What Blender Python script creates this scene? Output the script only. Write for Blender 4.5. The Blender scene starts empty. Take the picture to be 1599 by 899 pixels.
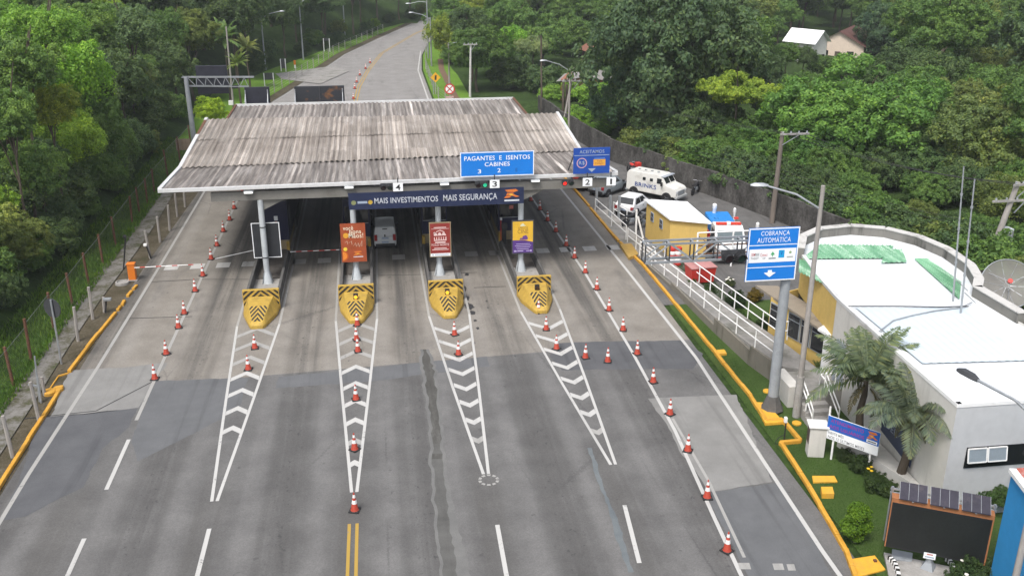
import bpy, math, random
import numpy as np
from mathutils import Vector, Matrix
random.seed(7); rng = np.random.default_rng(7)
PI = math.pi
SC = bpy.context.scene
COL = SC.collection
# ------------------------------------------------------------------ camera geometry (surveying helpers)
F_PX, CAM_H, CX, CY = 1527.0, 21.0, 799.5, 449.5
VPX, VPY = 573.0, -140.0
_th = math.atan((CY - VPY) / F_PX)
_ps = math.atan((CX - VPX) / (F_PX * math.cos(_th) + (CY - VPY) * math.sin(_th)))
FW = Vector((math.sin(_ps) * math.cos(_th), math.cos(_ps) * math.cos(_th), -math.sin(_th)))
RT = Vector((math.cos(_ps), -math.sin(_ps), 0)); UP = RT.cross(FW)
CAM = Vector((0, 0, CAM_H))
def ray(x, y): return RT * (x - CX) - UP * (y - CY) + FW * F_PX
def G(x, y, z=0.0):
    d = ray(x, y); return CAM + d * ((z - CAM_H) / d.z)
def AY(x, y, Y):
    d = ray(x, y); return CAM + d * (Y / d.y)
def lerp(a, b, t): return a + (b - a) * t
def pw(Y, pts):
    if Y <= pts[0][0]: return pts[0][1]
    for (a, b), (c, d) in zip(pts, pts[1:]):
        if Y <= c: return lerp(b, d, (Y - a) / (c - a))
    (a, b), (c, d) = pts[-2:]
    return d + (d - b) / (c - a) * (Y - c)
# ------------------------------------------------------------------ mesh builder
class MB:
    def __init__(s): s.v = []; s.f = []; s.m = []
    def add(s, vs, fs, mi=0):
        b = len(s.v); s.v += [tuple(p) for p in vs]
        for f in fs: s.f.append(tuple(b + i for i in f)); s.m.append(mi)
        return s
    def quad(s, a, b, c, d, mi=0): return s.add([a, b, c, d], [(0, 1, 2, 3)], mi)
    def poly(s, pts, mi=0): return s.add(pts, [tuple(range(len(pts)))], mi)
    def bx(s, x0, y0, z0, x1, y1, z1, mi=0):
        x0, x1 = sorted((x0, x1)); y0, y1 = sorted((y0, y1)); z0, z1 = sorted((z0, z1))
        return s.add([(x0,y0,z0),(x1,y0,z0),(x1,y1,z0),(x0,y1,z0),(x0,y0,z1),(x1,y0,z1),(x1,y1,z1),(x0,y1,z1)],
                     [(3,2,1,0),(4,5,6,7),(0,1,5,4),(1,2,6,5),(2,3,7,6),(3,0,4,7)], mi)
    def obox(s, o, u, v, w, mi=0):      # oriented box: corner o, edge vectors
        o, u, v, w = Vector(o), Vector(u), Vector(v), Vector(w)
        p = [o, o+u, o+u+v, o+v]; p += [q + w for q in p]
        fs = [(3,2,1,0),(4,5,6,7),(0,1,5,4),(1,2,6,5),(2,3,7,6),(3,0,4,7)]
        if u.cross(v).dot(w) < 0: fs = [f[::-1] for f in fs]
        return s.add(p, fs, mi)
    def beam(s, p0, p1, w, h, mi=0):
        p0, p1 = Vector(p0), Vector(p1); d = (p1 - p0).normalized()
        a = Vector((0,0,1)) if abs(d.z) < .95 else Vector((0,1,0))
        u = d.cross(a).normalized(); v = u.cross(d)
        return s.obox(p0 - u*w/2 - v*h/2, u*w, v*h, p1 - p0, mi)
    def cyl(s, p0, p1, r0, r1=None, n=10, mi=0, caps=True):
        r1 = r0 if r1 is None else r1
        p0, p1 = Vector(p0), Vector(p1); d = (p1 - p0).normalized()
        a = Vector((0,0,1)) if abs(d.z) < .95 else Vector((1,0,0))
        u = d.cross(a).normalized(); v = d.cross(u)
        vs = []
        for p, r in ((p0, r0), (p1, r1)):
            vs += [p + (u*math.cos(2*PI*k/n) + v*math.sin(2*PI*k/n))*r for k in range(n)]
        fs = [(k, (k+1) % n, n+(k+1) % n, n+k) for k in range(n)]
        if caps: fs += [tuple(range(n))[::-1], tuple(range(n, 2*n))]
        return s.add(vs, fs, mi)
    def tube(s, pts, r, n=6, mi=0):
        pts = [Vector(p) for p in pts]; rs = r if isinstance(r, (list, tuple)) else [r]*len(pts)
        vs, fs = [], []; u = None
        for i, p in enumerate(pts):
            d = (pts[min(i+1, len(pts)-1)] - pts[max(i-1, 0)]).normalized()
            if u is None:
                a = Vector((0,0,1)) if abs(d.z) < .95 else Vector((1,0,0)); u = d.cross(a).normalized()
            else: u = (u - d*u.dot(d)).normalized()
            v = d.cross(u)
            vs += [p + (u*math.cos(2*PI*k/n) + v*math.sin(2*PI*k/n))*rs[i] for k in range(n)]
        for i in range(len(pts)-1):
            fs += [(i*n+k, i*n+(k+1) % n, (i+1)*n+(k+1) % n, (i+1)*n+k) for k in range(n)]
        fs += [tuple(range(n))[::-1], tuple(range((len(pts)-1)*n, len(pts)*n))]
        return s.add(vs, fs, mi)
    def prism(s, poly, z0, z1, mi=0):
        n = len(poly)
        A = sum(poly[i][0]*poly[(i+1) % n][1] - poly[(i+1) % n][0]*poly[i][1] for i in range(n))
        if A < 0: poly = poly[::-1]
        vs = [(p[0], p[1], z0) for p in poly] + [(p[0], p[1], z1) for p in poly]
        return s.add(vs, [tuple(range(n))[::-1], tuple(range(n, 2*n))] + [(i, (i+1) % n, n+(i+1) % n, n+i) for i in range(n)], mi)
    def lathe(s, prof, n=16, c=(0,0,0), mi=0):
        vs = []; fs = []
        for r, z in prof: vs += [(c[0]+r*math.cos(2*PI*k/n), c[1]+r*math.sin(2*PI*k/n), c[2]+z) for k in range(n)]
        for i in range(len(prof)-1): fs += [(i*n+k, i*n+(k+1) % n, (i+1)*n+(k+1) % n, (i+1)*n+k) for k in range(n)]
        if prof[0][0] > 1e-4: fs.append(tuple(range(n))[::-1])
        if prof[-1][0] > 1e-4: fs.append(tuple(range((len(prof)-1)*n, len(prof)*n)))
        return s.add(vs, fs, mi)
    def loft(s, rings, mi=0, caps=True):
        n = len(rings[0]); vs = [p for r in rings for p in r]; fs = []
        for i in range(len(rings)-1): fs += [(i*n+k, i*n+(k+1) % n, (i+1)*n+(k+1) % n, (i+1)*n+k) for k in range(n)]
        if caps: fs += [tuple(range(n))[::-1], tuple(range((len(rings)-1)*n, len(rings)*n))]
        return s.add(vs, fs, mi)
    def strip(s, fl, fr, Y0, Y1, n, fz, mi=0, cols=1):
        vs = []; fs = []
        for i in range(n+1):
            Y = lerp(Y0, Y1, i/n)
            for j in range(cols+1):
                X = lerp(fl(Y), fr(Y), j/cols); vs.append((X, Y, fz(X, Y)))
        c = cols+1
        for i in range(n):
            for j in range(cols): fs.append((i*c+j, i*c+j+1, (i+1)*c+j+1, (i+1)*c+j))
        return s.add(vs, fs, mi)
    def build(s, name, mats, parent=None, world=False, smooth=None, bevel=0):
        off = Vector((0,0,0))
        if world and parent is not None:
            q = parent
            while q is not None: off += q.location; q = q.parent
        me = bpy.data.meshes.new(name)
        me.from_pydata([(p[0]-off.x, p[1]-off.y, p[2]-off.z) for p in s.v], [], s.f)
        if not isinstance(mats, (list, tuple)): mats = [mats]
        for m in mats: me.materials.append(m)
        if len(mats) > 1: me.polygons.foreach_set('material_index', s.m)
        me.update()
        if smooth is not None:
            me.polygons.foreach_set('use_smooth', [True]*len(me.polygons))
            me.set_sharp_from_angle(angle=math.radians(smooth))
        o = bpy.data.objects.new(name, me); COL.objects.link(o)
        if parent is not None: o.parent = parent
        if bevel:
            b = o.modifiers.new('bevel', 'BEVEL'); b.width = bevel; b.segments = 2; b.limit_method = 'ANGLE'
        return o
def tag(o, label=None, cat=None, group=None, kind=None):
    if label: o['label'] = label
    if cat: o['category'] = cat
    if group: o['group'] = group
    if kind: o['kind'] = kind
    return o
def thing(name, label, cat, loc=(0,0,0), rz=0.0, group=None):
    o = bpy.data.objects.new(name, None); COL.objects.link(o); o.location = Vector(loc); o.rotation_euler = (0,0,rz)
    o.empty_display_size = .2
    return tag(o, label, cat, group)
def structure(o): o['kind'] = 'structure'; return o
KIDS = {}
def copy_tree(o, parent=None):
    c = o.copy(); COL.objects.link(c)
    if parent is not None: c.parent = parent
    for ch in list(o.children): copy_tree(ch, c)
    return c
ORD = ['nearest','second nearest','third nearest','fourth nearest','fifth nearest','sixth nearest','seventh nearest','eighth nearest','ninth nearest','tenth nearest','eleventh nearest','twelfth nearest','thirteenth nearest','fourteenth nearest','fifteenth nearest','sixteenth nearest','seventeenth nearest','eighteenth nearest']
def ordn(i):
    if i < len(ORD): return ORD[i]
    k = i + 1; suf = 'th' if 10 <= k % 100 <= 20 else {1:'st',2:'nd',3:'rd'}.get(k % 10, 'th')
    return f'{k}{suf} nearest'
# ------------------------------------------------------------------ materials
class NT:
    def __init__(s, name):
        s.mat = bpy.data.materials.new(name); s.mat.use_nodes = True; s.t = s.mat.node_tree; s.t.nodes.clear()
        s.out = s.t.nodes.new('ShaderNodeOutputMaterial')
    def n(s, typ, ins=None, **kw):
        nd = s.t.nodes.new('ShaderNode' + typ)
        for k, v in kw.items(): setattr(nd, k, v)
        for k, v in (ins or {}).items():
            i = nd.inputs[k]
            if hasattr(v, 'links') or isinstance(v, bpy.types.NodeSocket): s.t.links.new(v, i)
            else:
                if isinstance(v, (tuple, list)) and len(v) == 3 and i.type == 'RGBA': v = (*v, 1)
                i.default_value = v
        return nd
    def math(s, op, a, b=0.0, clamp=False):
        return s.n('Math', {0: a, 1: b}, operation=op, use_clamp=clamp).outputs[0]
    def mix(s, f, a, b, blend='MIX'):
        m = s.n('Mix', data_type='RGBA', blend_type=blend)
        for k, v in ((0, f), (6, a), (7, b)):
            i = m.inputs[k]
            if isinstance(v, bpy.types.NodeSocket): s.t.links.new(v, i)
            else: i.default_value = (*v, 1) if isinstance(v, (tuple, list)) else v
        return m.outputs[2]
    def coord(s, stretch=(1,1,1), kind='Object', rot=(0,0,0)):
        tc = s.n('TexCoord').outputs[kind]
        return s.n('Mapping', {'Vector': tc, 'Scale': stretch, 'Rotation': rot}).outputs[0]
    def noise(s, vec, scale, detail=4.0, rough=.55):
        return s.n('TexNoise', {'Vector': vec, 'Scale': scale, 'Detail': detail, 'Roughness': rough}).outputs[0]
    def ramp(s, f, stops, interp='LINEAR'):
        r = s.n('ValToRGB', {0: f}); cr = r.color_ramp; cr.interpolation = interp
        while len(cr.elements) < len(stops): cr.elements.new(.5)
        for e, (p, c) in zip(cr.elements, stops):
            e.position = p; e.color = (*c, 1) if isinstance(c, (tuple, list)) else (c, c, c, 1)
        return r.outputs[0]
    def smooth(s, x, a, b):
        return s.n('MapRange', {0: x, 1: a, 2: b, 3: 0.0, 4: 1.0}, interpolation_type='SMOOTHSTEP').outputs[0]
    def finish(s, col, rough=.6, metal=0.0, bump=None, bstr=.3, bdist=.02, spec=.4, alpha=None, emit=None, estr=0.0):
        p = s.n('BsdfPrincipled', {'Base Color': col, 'Roughness': rough, 'Metallic': metal, 'Specular IOR Level': spec})
        if bump is not None:
            b = s.n('Bump', {'Height': bump, 'Strength': bstr, 'Distance': bdist}); s.t.links.new(b.outputs[0], p.inputs['Normal'])
        if emit is not None:
            p.inputs['Emission Color'].default_value = (*emit, 1); p.inputs['Emission Strength'].default_value = estr
        if alpha is not None: p.inputs['Alpha'].default_value = alpha
        s.t.links.new(p.outputs[0], s.out.inputs[0]); return s.mat
_mc = {}
def M(name, col, rough=.6, var=.15, scale=3.0, metal=0.0, bump=0.0, dirt=0.0, dirtcol=(.08,.07,.06), stretch=(1,1,1), spec=.4):
    if name in _mc: return _mc[name]
    t = NT(name); v = t.coord(stretch)
    n1 = t.noise(v, scale, 5.0, .6); n2 = t.noise(v, scale*7.3, 3.0)
    f = t.math('ADD', t.math('MULTIPLY', n1, .65), t.math('MULTIPLY', n2, .35))
    lo = tuple(max(0, c*(1-var)) for c in col); hi = tuple(min(1, c*(1+var)) for c in col)
    c = t.ramp(f, [(.3, lo), (.7, hi)])
    if dirt:
        d = t.smooth(t.noise(v, scale*.6, 6.0, .65), .5, .72)
        c = t.mix(t.math('MULTIPLY', d, dirt), c, dirtcol)
    r = t.math('ADD', t.math('MULTIPLY', n2, .2), rough - .1)
    _mc[name] = t.finish(c, r, metal, bump=f if bump else None, bstr=bump, bdist=.03, spec=spec)
    return _mc[name]
# ------------------------------------------------------------------ special materials
def mat_road():
    t = NT('road_surface'); tc = t.n('TexCoord').outputs['Object']
    sx = t.n('SeparateXYZ', {0: tc}); X, Y = sx.outputs[0], sx.outputs[1]
    fine = t.noise(tc, 9.0, 6.0, .7); mid = t.noise(tc, .55, 5.0, .6); grit = t.noise(tc, 42.0, 2.0, .5)
    streak = t.noise(t.coord((1.7, .045, 1)), 1.0, 4.0, .6)
    streak2 = t.noise(t.coord((7.0, .10, 1)), 1.0, 3.0, .6)
    asph = t.ramp(mid, [(.28, (.090, .088, .087)), (.5, (.116, .114, .112)), (.75, (.149, .146, .143))])
    conc = t.ramp(mid, [(.28, (.166, .151, .132)), (.5, (.206, .189, .166)), (.75, (.246, .229, .203))])
    far = t.ramp(mid, [(.3, (.195, .186, .178)), (.7, (.25, .24, .23))])
    # cross seam between the near asphalt and the toll slab, and the far carriageway
    lim = t.math('ADD', t.math('MULTIPLY', X, .06), t.math('ADD', 44.25, t.math('MULTIPLY', t.math('SUBTRACT', fine, .5), .12)))
    zone = t.math('GREATER_THAN', Y, lim)
    zone2 = t.smooth(Y, 98.0, 108.0)
    c = t.mix(zone, asph, conc); c = t.mix(zone2, c, far)
    # tyre/oil darkening down the middle of every lane (lanes are 5.2 m apart)
    ph = t.math('COSINE', t.math('MULTIPLY', t.math('SUBTRACT', X, 1.0), 2*PI/5.2))
    oil = t.smooth(ph, .15, 1.0)
    fade = t.math('SUBTRACT', 1.0, t.smooth(Y, 96.0, 112.0))
    on = t.math('ADD', t.math('MULTIPLY', t.smooth(streak, .30, .62), .75), t.math('MULTIPLY', t.smooth(streak2, .3, .75), .16))
    near = t.math('ADD', .62, t.math('MULTIPLY', t.smooth(Y, 40.0, 60.0), .38))
    oilf = t.math('MULTIPLY', t.math('MULTIPLY', t.math('MULTIPLY', oil, on), near), fade, True)
    c = t.mix(oilf, c, (.060, .058, .056))
    tip = t.smooth(t.math('COSINE', t.math('MULTIPLY', t.math('SUBTRACT', X, 3.4), 2*PI/5.2)), .35, 1.0)
    tipf = t.math('MULTIPLY', t.math('MULTIPLY', tip, t.math('SUBTRACT', 1.0, t.smooth(Y, 31.0, 38.0))), t.math('MULTIPLY', t.smooth(streak, .25, .6), .55), True)
    c = t.mix(tipf, c, (.075, .072, .068))
    # two paler wheel tracks
    wh = t.smooth(t.math('COSINE', t.math('MULTIPLY', t.math('SUBTRACT', X, 2.3), 2*PI/2.6)), .3, 1.0)
    c = t.mix(t.math('MULTIPLY', t.math('MULTIPLY', wh, streak), .22), c, (.27, .265, .26))
    # drips along the lane centres, coarse aggregate
    dr = t.smooth(t.noise(t.coord((3.2, 2.2, 1)), 1.6, 3.0, .6), .60, .68); lane = t.smooth(ph, .72, 1.0)
    c = t.mix(t.math('MULTIPLY', t.math('MULTIPLY', dr, lane), t.math('MULTIPLY', fade, .6)), c, (.040, .040, .040))
    ag = t.n('TexVoronoi', {'Vector': tc, 'Scale': 26.0}).outputs['Color']
    c = t.mix(.16, c, t.mix(1.0, c, t.ramp(t.n('SeparateColor', {0: ag}).outputs[0], [(0, .35), (1, 1.65)]), 'MULTIPLY'))
    # drips and spots
    spots = t.smooth(t.noise(tc, 2.3, 2.0, .5), .70, .76)
    c = t.mix(t.math('MULTIPLY', spots, t.math('MULTIPLY', fade, .45)), c, (.05, .05, .05))
    stain = t.smooth(t.noise(t.coord((.5, .12, 1)), 1.0, 6.0, .7), .55, .75)
    c = t.mix(t.math('MULTIPLY', stain, .5), c, (.085, .082, .08))
    # fine cracks
    vo = t.n('TexVoronoi', {'Vector': t.n('Mapping', {'Vector': tc, 'Scale': (.16, .075, 1)}).outputs[0], 'Scale': 1.0, 'Randomness': 1.0}, feature='DISTANCE_TO_EDGE').outputs[0]
    dv = t.math('ADD', vo, t.math('MULTIPLY', t.math('SUBTRACT', fine, .5), .05))
    crack = t.math('SUBTRACT', 1.0, t.smooth(dv, .002, .006))
    cm = t.math('MULTIPLY', crack, t.smooth(t.noise(tc, .13, 2.0), .45, .6))
    c = t.mix(t.math('MULTIPLY', cm, .35), c, (.05, .05, .05))
    g = t.mix(1.0, c, t.ramp(t.math('ADD', t.math('MULTIPLY', grit, .5), t.math('MULTIPLY', fine, .5)), [(.25, .86), (.75, 1.12)]), 'MULTIPLY')
    return t.finish(g, .86, bump=grit, bstr=.25, bdist=.006, spec=.25)
def mat_patch(name, lo, hi, streaks=.3):
    t = NT(name); v = t.coord(); mid = t.noise(v, .8, 6.0, .65); gr = t.noise(v, 30.0, 2.0)
    st = t.noise(t.coord((2.0, .07, 1)), 1.0, 4.0)
    c = t.ramp(mid, [(.3, lo), (.7, hi)])
    c = t.mix(t.math('MULTIPLY', t.smooth(st, .5, .7), streaks), c, tuple(x*.5 for x in lo))
    c = t.mix(1.0, c, t.ramp(gr, [(.25, .88), (.75, 1.12)]), 'MULTIPLY')
    return t.finish(c, .86, bump=gr, bstr=.2, bdist=.006, spec=.25)
def mat_paint(name, col, under=(.17,.168,.165), wear=.5):
    t = NT(name); v = t.coord(); a = t.noise(v, 7.0, 6.0, .75); b = t.noise(v, .6, 3.0)
    w = t.smooth(t.math('ADD', a, t.math('MULTIPLY', t.math('SUBTRACT', b, .5), .7)), .62, .74)
    c = t.mix(t.math('MULTIPLY', w, wear), col, under)
    d = t.noise(t.coord((2.0, .12, 1)), 1.0, 4.0)
    c = t.mix(t.math('MULTIPLY', t.smooth(d, .45, .75), .35), c, tuple(x*.45 for x in col))
    return t.finish(c, .75, spec=.3)
def mat_ground():
    t = NT('forest_floor'); v = t.coord(); a = t.noise(v, .22, 6.0, .65); b = t.noise(v, 2.5, 5.0, .7)
    c = t.ramp(t.math('ADD', t.math('MULTIPLY', a, .5), t.math('MULTIPLY', b, .5)), [(.3, (.018, .028, .010)), (.48, (.03, .055, .014)), (.62, (.05, .085, .022)), (.78, (.075, .06, .038))])
    return t.finish(c, .95, bump=b, bstr=.8, bdist=.25, spec=.1)
def mat_grass(name, lo, mid, hi, patch=.35):
    t = NT(name); v = t.coord(); a = t.noise(v, .5, 6.0, .65); b = t.noise(v, 11.0, 5.0, .75); d = t.noise(v, .17, 4.0)
    c = t.ramp(t.math('ADD', t.math('MULTIPLY', a, .45), t.math('MULTIPLY', b, .55)), [(.3, lo), (.5, mid), (.7, hi)])
    c = t.mix(t.math('MULTIPLY', t.smooth(d, .55, .75), patch), c, (.10, .095, .045))
    return t.finish(c, .95, bump=b, bstr=.9, bdist=.08, spec=.1)
def mat_verge():
    t = NT('verge_soil'); v = t.coord(); a = t.noise(v, .7, 7.0, .7); b = t.noise(v, 9.0, 5.0, .7)
    c = t.ramp(t.math('ADD', t.math('MULTIPLY', a, .6), t.math('MULTIPLY', b, .4)), [(.3, (.030, .045, .016)), (.45, (.065, .055, .035)), (.56, (.10, .085, .06)), (.7, (.16, .15, .13))])
    return t.finish(c, .95, bump=b, bstr=.7, bdist=.06, spec=.1)
def mat_moss():
    t = NT('mossy_pavement'); v = t.coord(); a = t.noise(v, .9, 7.0, .72); b = t.noise(v, 8.0, 5.0, .7)
    f = t.math('ADD', t.math('MULTIPLY', a, .7), t.math('MULTIPLY', b, .3))
    c = t.ramp(f, [(.36, (.045, .060, .022)), (.45, (.085, .080, .055)), (.52, (.15, .143, .13)), (.7, (.23, .222, .21))])
    return t.finish(c, .95, bump=b, bstr=.4, bdist=.03, spec=.1)
def mat_kerb():
    t = NT('yellow_kerb'); v = t.coord(); a = t.noise(v, 1.4, 6.0, .7); b = t.noise(v, 14.0, 3.0)
    c = t.ramp(a, [(.3, (.46, .225, .022)), (.65, (.60, .32, .04))])
    w = t.smooth(t.math('ADD', t.math('MULTIPLY', b, .5), t.math('MULTIPLY', a, .5)), .57, .68)
    c = t.mix(t.math('MULTIPLY', w, .85), c, (.15, .12, .075))
    return t.finish(c, .7, bump=b, bstr=.3, bdist=.02)
def mat_roof():
    t = NT('weathered_corrugated_sheet'); tc = t.coord()
    s1 = t.noise(t.coord((2.6, .10, .1)), 1.0, 4.0, .6); s2 = t.noise(t.coord((13.0, .30, .2)), 1.0, 4.0, .65)
    big = t.noise(tc, .17, 5.0, .6); fine = t.noise(tc, 6.0, 5.0, .7)
    sx = t.n('SeparateXYZ', {0: tc})
    f = t.math('ADD', t.math('MULTIPLY', s1, .20), t.math('ADD', t.math('MULTIPLY', s2, .48), t.math('MULTIPLY', big, .32)))
    c = t.ramp(f, [(.36, (.150, .126, .106)), (.45, (.222, .194, .170)), (.53, (.295, .264, .236)), (.63, (.42, .385, .352))])
    wh = t.smooth(t.math('ADD', t.math('MULTIPLY', t.noise(t.coord((1.3, .16, .2)), 1.0, 5.0, .7), .6), t.math('MULTIPLY', t.noise(t.coord((.12, .2, .2)), 1.0, 3.0), .4)), .56, .66)
    c = t.mix(t.math('MULTIPLY', wh, .4), c, (.52, .49, .46))
    dk = t.smooth(t.noise(t.coord((.22, .3, .3)), 1.0, 5.0, .65), .56, .68)
    c = t.mix(t.math('MULTIPLY', dk, .5), c, (.085, .070, .060))
    sh = t.n('TexWhiteNoise', {'Vector': t.n('CombineXYZ', {0: t.math('FLOOR', t.math('DIVIDE', sx.outputs[0], 1.08)), 1: t.math('FLOOR', t.math('DIVIDE', sx.outputs[1], 7.2))}).outputs[0]}, noise_dimensions='2D').outputs['Value']
    c = t.mix(1.0, c, t.ramp(sh, [(0, .84), (.8, 1.04), (1, 1.2)]), 'MULTIPLY')
    ix = t.math('FLOOR', t.math('DIVIDE', sx.outputs[0], .18)); wn = t.n('TexWhiteNoise', {'W': ix}, noise_dimensions='1D').outputs['Value']
    c = t.mix(1.0, c, t.ramp(wn, [(0, .80), (.55, 1.0), (1, 1.32)]), 'MULTIPLY')
    c = t.mix(1.0, c, t.ramp(fine, [(.25, .82), (.75, 1.14)]), 'MULTIPLY')
    return t.finish(c, .9, bump=fine, bstr=.2, bdist=.02, spec=.2)
def mat_eave():
    t = NT('eave_corrugated_sheet')
    s1 = t.noise(t.coord((2.2, .2, .1)), 1.0, 4.0, .6); s2 = t.noise(t.coord((8.0, .3, .2)), 1.0, 4.0, .65)
    fine = t.noise(t.coord(), 6.0, 5.0, .7)
    c = t.ramp(t.math('ADD', t.math('MULTIPLY', s1, .5), t.math('MULTIPLY', s2, .5)), [(.34, (.11, .097, .088)), (.5, (.20, .18, .166)), (.64, (.33, .307, .287)), (.72, (.55, .53, .51))])
    sx = t.n('SeparateXYZ', {0: t.coord()}); ix = t.math('FLOOR', t.math('DIVIDE', sx.outputs[0], .18)); wn = t.n('TexWhiteNoise', {'W': ix}, noise_dimensions='1D').outputs['Value']
    c = t.mix(1.0, c, t.ramp(wn, [(0, .72), (.6, 1.0), (.9, 1.3), (1, 2.6)]), 'MULTIPLY')
    return t.finish(t.mix(1.0, c, t.ramp(fine, [(.25, .82), (.75, 1.14)]), 'MULTIPLY'), .9, spec=.2)
def mat_wall():
    t = NT('mouldy_concrete_wall'); v = t.coord(); dr = t.noise(t.coord((.8, .8, .42)), 1.0, 7.0, .75); b = t.noise(v, 5.0, 5.0, .7)
    c = t.ramp(t.math('ADD', t.math('MULTIPLY', dr, .65), t.math('MULTIPLY', b, .35)), [(.35, (.022, .021, .019)), (.48, (.060, .057, .053)), (.6, (.115, .11, .104)), (.72, (.20, .19, .18))])
    return t.finish(c, .95, bump=b, bstr=.4, bdist=.03, spec=.1)
def mat_render(name, col, streak=.5, low=(.12,.115,.10)):
    t = NT(name); v = t.coord(); dr = t.noise(t.coord((1.3, 1.3, .14)), 1.0, 6.0, .7); b = t.noise(v, 3.0, 5.0, .6); big = t.noise(v, .4, 3.0)
    c = t.ramp(b, [(.3, tuple(x*.9 for x in col)), (.7, col)])
    c = t.mix(t.math('MULTIPLY', t.smooth(t.math('ADD', t.math('MULTIPLY', dr, .6), t.math('MULTIPLY', big, .4)), .5, .68), streak), c, low)
    return t.finish(c, .85, bump=b, bstr=.15, bdist=.01, spec=.2)
def mat_bark():
    t = NT('tree_bark'); v = t.coord((3, 3, .6)); a = t.noise(v, 2.0, 5.0, .7)
    return t.finish(t.ramp(a, [(.3, (.045, .035, .026)), (.55, (.11, .09, .07)), (.75, (.20, .175, .145))]), .95, bump=a, bstr=.7, bdist=.05, spec=.1)
def mat_leaf(name, rough=.55, trans=.3):
    t = NT(name); oi = t.n('ObjectInfo'); ge = t.n('NewGeometry')
    r = ge.outputs['Random Per Island']
    # hue shift per leaf around the colour of the tree
    br = t.ramp(r, [(0.0, (.62, .66, .62)), (.5, (1.0, 1.0, 1.0)), (.85, (1.28, 1.18, .95)), (1.0, (1.65, 1.38, .9))])
    nz = t.noise(t.coord(kind='Object'), 1.1, 3.0)
    c = t.mix(1.0, oi.outputs['Color'], br, 'MULTIPLY')
    c = t.mix(1.0, c, t.ramp(nz, [(.3, (.72, .78, .85)), (.7, (1.25, 1.15, 1.0))]), 'MULTIPLY')
    p = t.n('BsdfPrincipled', {'Base Color': c, 'Roughness': rough, 'Specular IOR Level': .25})
    tr = t.n('BsdfTranslucent', {'Color': t.mix(1.0, c, (1.25, 1.35, .55), 'MULTIPLY')})
    ms = t.n('MixShader', {0: trans, 1: p.outputs[0], 2: tr.outputs[0]})
    t.t.links.new(ms.outputs[0], t.out.inputs[0]); return t.mat
def mat_glass(name, col=(.012, .014, .017), rough=.08):
    t = NT(name); return t.finish(col, rough, spec=.6)
def mat_emit(name, col, s):
    t = NT(name); return t.finish(col, .4, emit=col, estr=s)
def mat_holes(name, col, alpha):
    t = NT(name); return t.finish(col, .6, alpha=alpha)
ROAD = mat_road(); WHITE_PAINT = mat_paint('white_road_paint', (.44, .435, .42), wear=.9); OLD_PAINT = mat_paint('worn_road_paint', (.31, .305, .29), wear=.95)
YELLOW_PAINT = mat_paint('yellow_road_paint', (.36, .235, .05), wear=.8)
GROUND = mat_ground(); KERB = mat_kerb(); ROOF = mat_roof(); EAVE = mat_eave(); WALL = mat_wall(); BARK = mat_bark(); LEAF = mat_leaf('leaf'); VERGE = mat_verge()
LAWN = mat_grass('mown_grass', (.030, .055, .014), (.055, .095, .024), (.085, .13, .040), .3)
MEADOW = mat_grass('far_lawn', (.07, .135, .020), (.115, .215, .028), (.155, .27, .045), .2)
SHADEGRASS = mat_grass('rough_grass', (.035, .075, .014), (.065, .135, .022), (.105, .18, .035), .25)
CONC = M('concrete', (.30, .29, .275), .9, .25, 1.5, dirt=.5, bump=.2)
CONC_POLE = M('pole_concrete', (.30, .28, .26), .9, .22, 2.0, dirt=.4, stretch=(1,1,.3))
SIDEWALK = M('pavement_concrete', (.25, .24, .225), .9, .25, 1.0, dirt=.6, dirtcol=(.06,.065,.035), bump=.2)
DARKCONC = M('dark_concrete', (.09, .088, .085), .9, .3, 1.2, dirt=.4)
GALV = M('galvanised_steel', (.36, .38, .40), .5, .18, 2.0, .55, dirt=.25)
GREY_STEEL = M('grey_painted_steel', (.27, .29, .31), .55, .15, 2.0, dirt=.3)
DK_STEEL = M('dark_steel', (.045, .047, .052), .6, .25, 3.0)
BLACK = M('black_plastic', (.018, .018, .02), .55, .2, 4.0)
RUBBER = M('rubber', (.02, .02, .021), .85, .25, 6.0)
RUST = M('rusty_steel', (.12, .055, .03), .85, .45, 4.0, dirt=.3)
WHITE = M('white_paint', (.78, .78, .77), .5, .06, 3.0, dirt=.18, dirtcol=(.35,.33,.30))
WHITE_CLEAN = M('white_roof_sheet', (.86, .875, .89), .45, .03, .5, dirt=.10, dirtcol=(.6,.62,.62))
TRIM = M('white_gutter', (.56, .565, .565), .5, .12, 1.0, dirt=.45, dirtcol=(.22,.20,.18))
COL_WHITE = M('column_white', (.43, .46, .48), .55, .1, 1.5, dirt=.3)
YELLOW = M('barrier_yellow', (.42, .275, .050), .65, .22, 2.5, dirt=.6, dirtcol=(.16,.115,.045), bump=.15)
STRIPE = M('barrier_black', (.022, .021, .018), .65, .3, 4.0)
NAVY = M('booth_navy', (.010, .012, .045), .45, .2, 1.5, dirt=.2)
BANNER = M('banner_navy', (.014, .022, .062), .5, .2, 1.0)
SIGN_BLUE = M('sign_blue', (.008, .18, .62), .4, .06, 1.0)
SIGN_BLUE2 = M('faded_sign_blue', (.012, .065, .33), .45, .15, 1.5)
SIGN_WHITE = M('sign_white', (.80, .82, .84), .45, .04, 2.0)
SIGN_GREY = M('faded_lettering', (.30, .36, .46), .5, .1, 3.0)
BAN_TEXT = M('banner_lettering', (.50, .53, .58), .5, .08, 3.0)
CONE_RED = M('cone_orange', (.38, .050, .028), .55, .2, 5.0, dirt=.35, dirtcol=(.18,.05,.03))
CONE_WHITE = M('cone_band', (.70, .70, .69), .5, .1, 6.0, dirt=.3)
ORANGE = M('cabinet_orange', (.62, .17, .015), .5, .12, 2.0)
RED = M('red_paint', (.48, .035, .025), .5, .15, 2.0)
YWALL = mat_render('yellow_render', (.60, .42, .13), .25, (.30,.22,.09))
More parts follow.
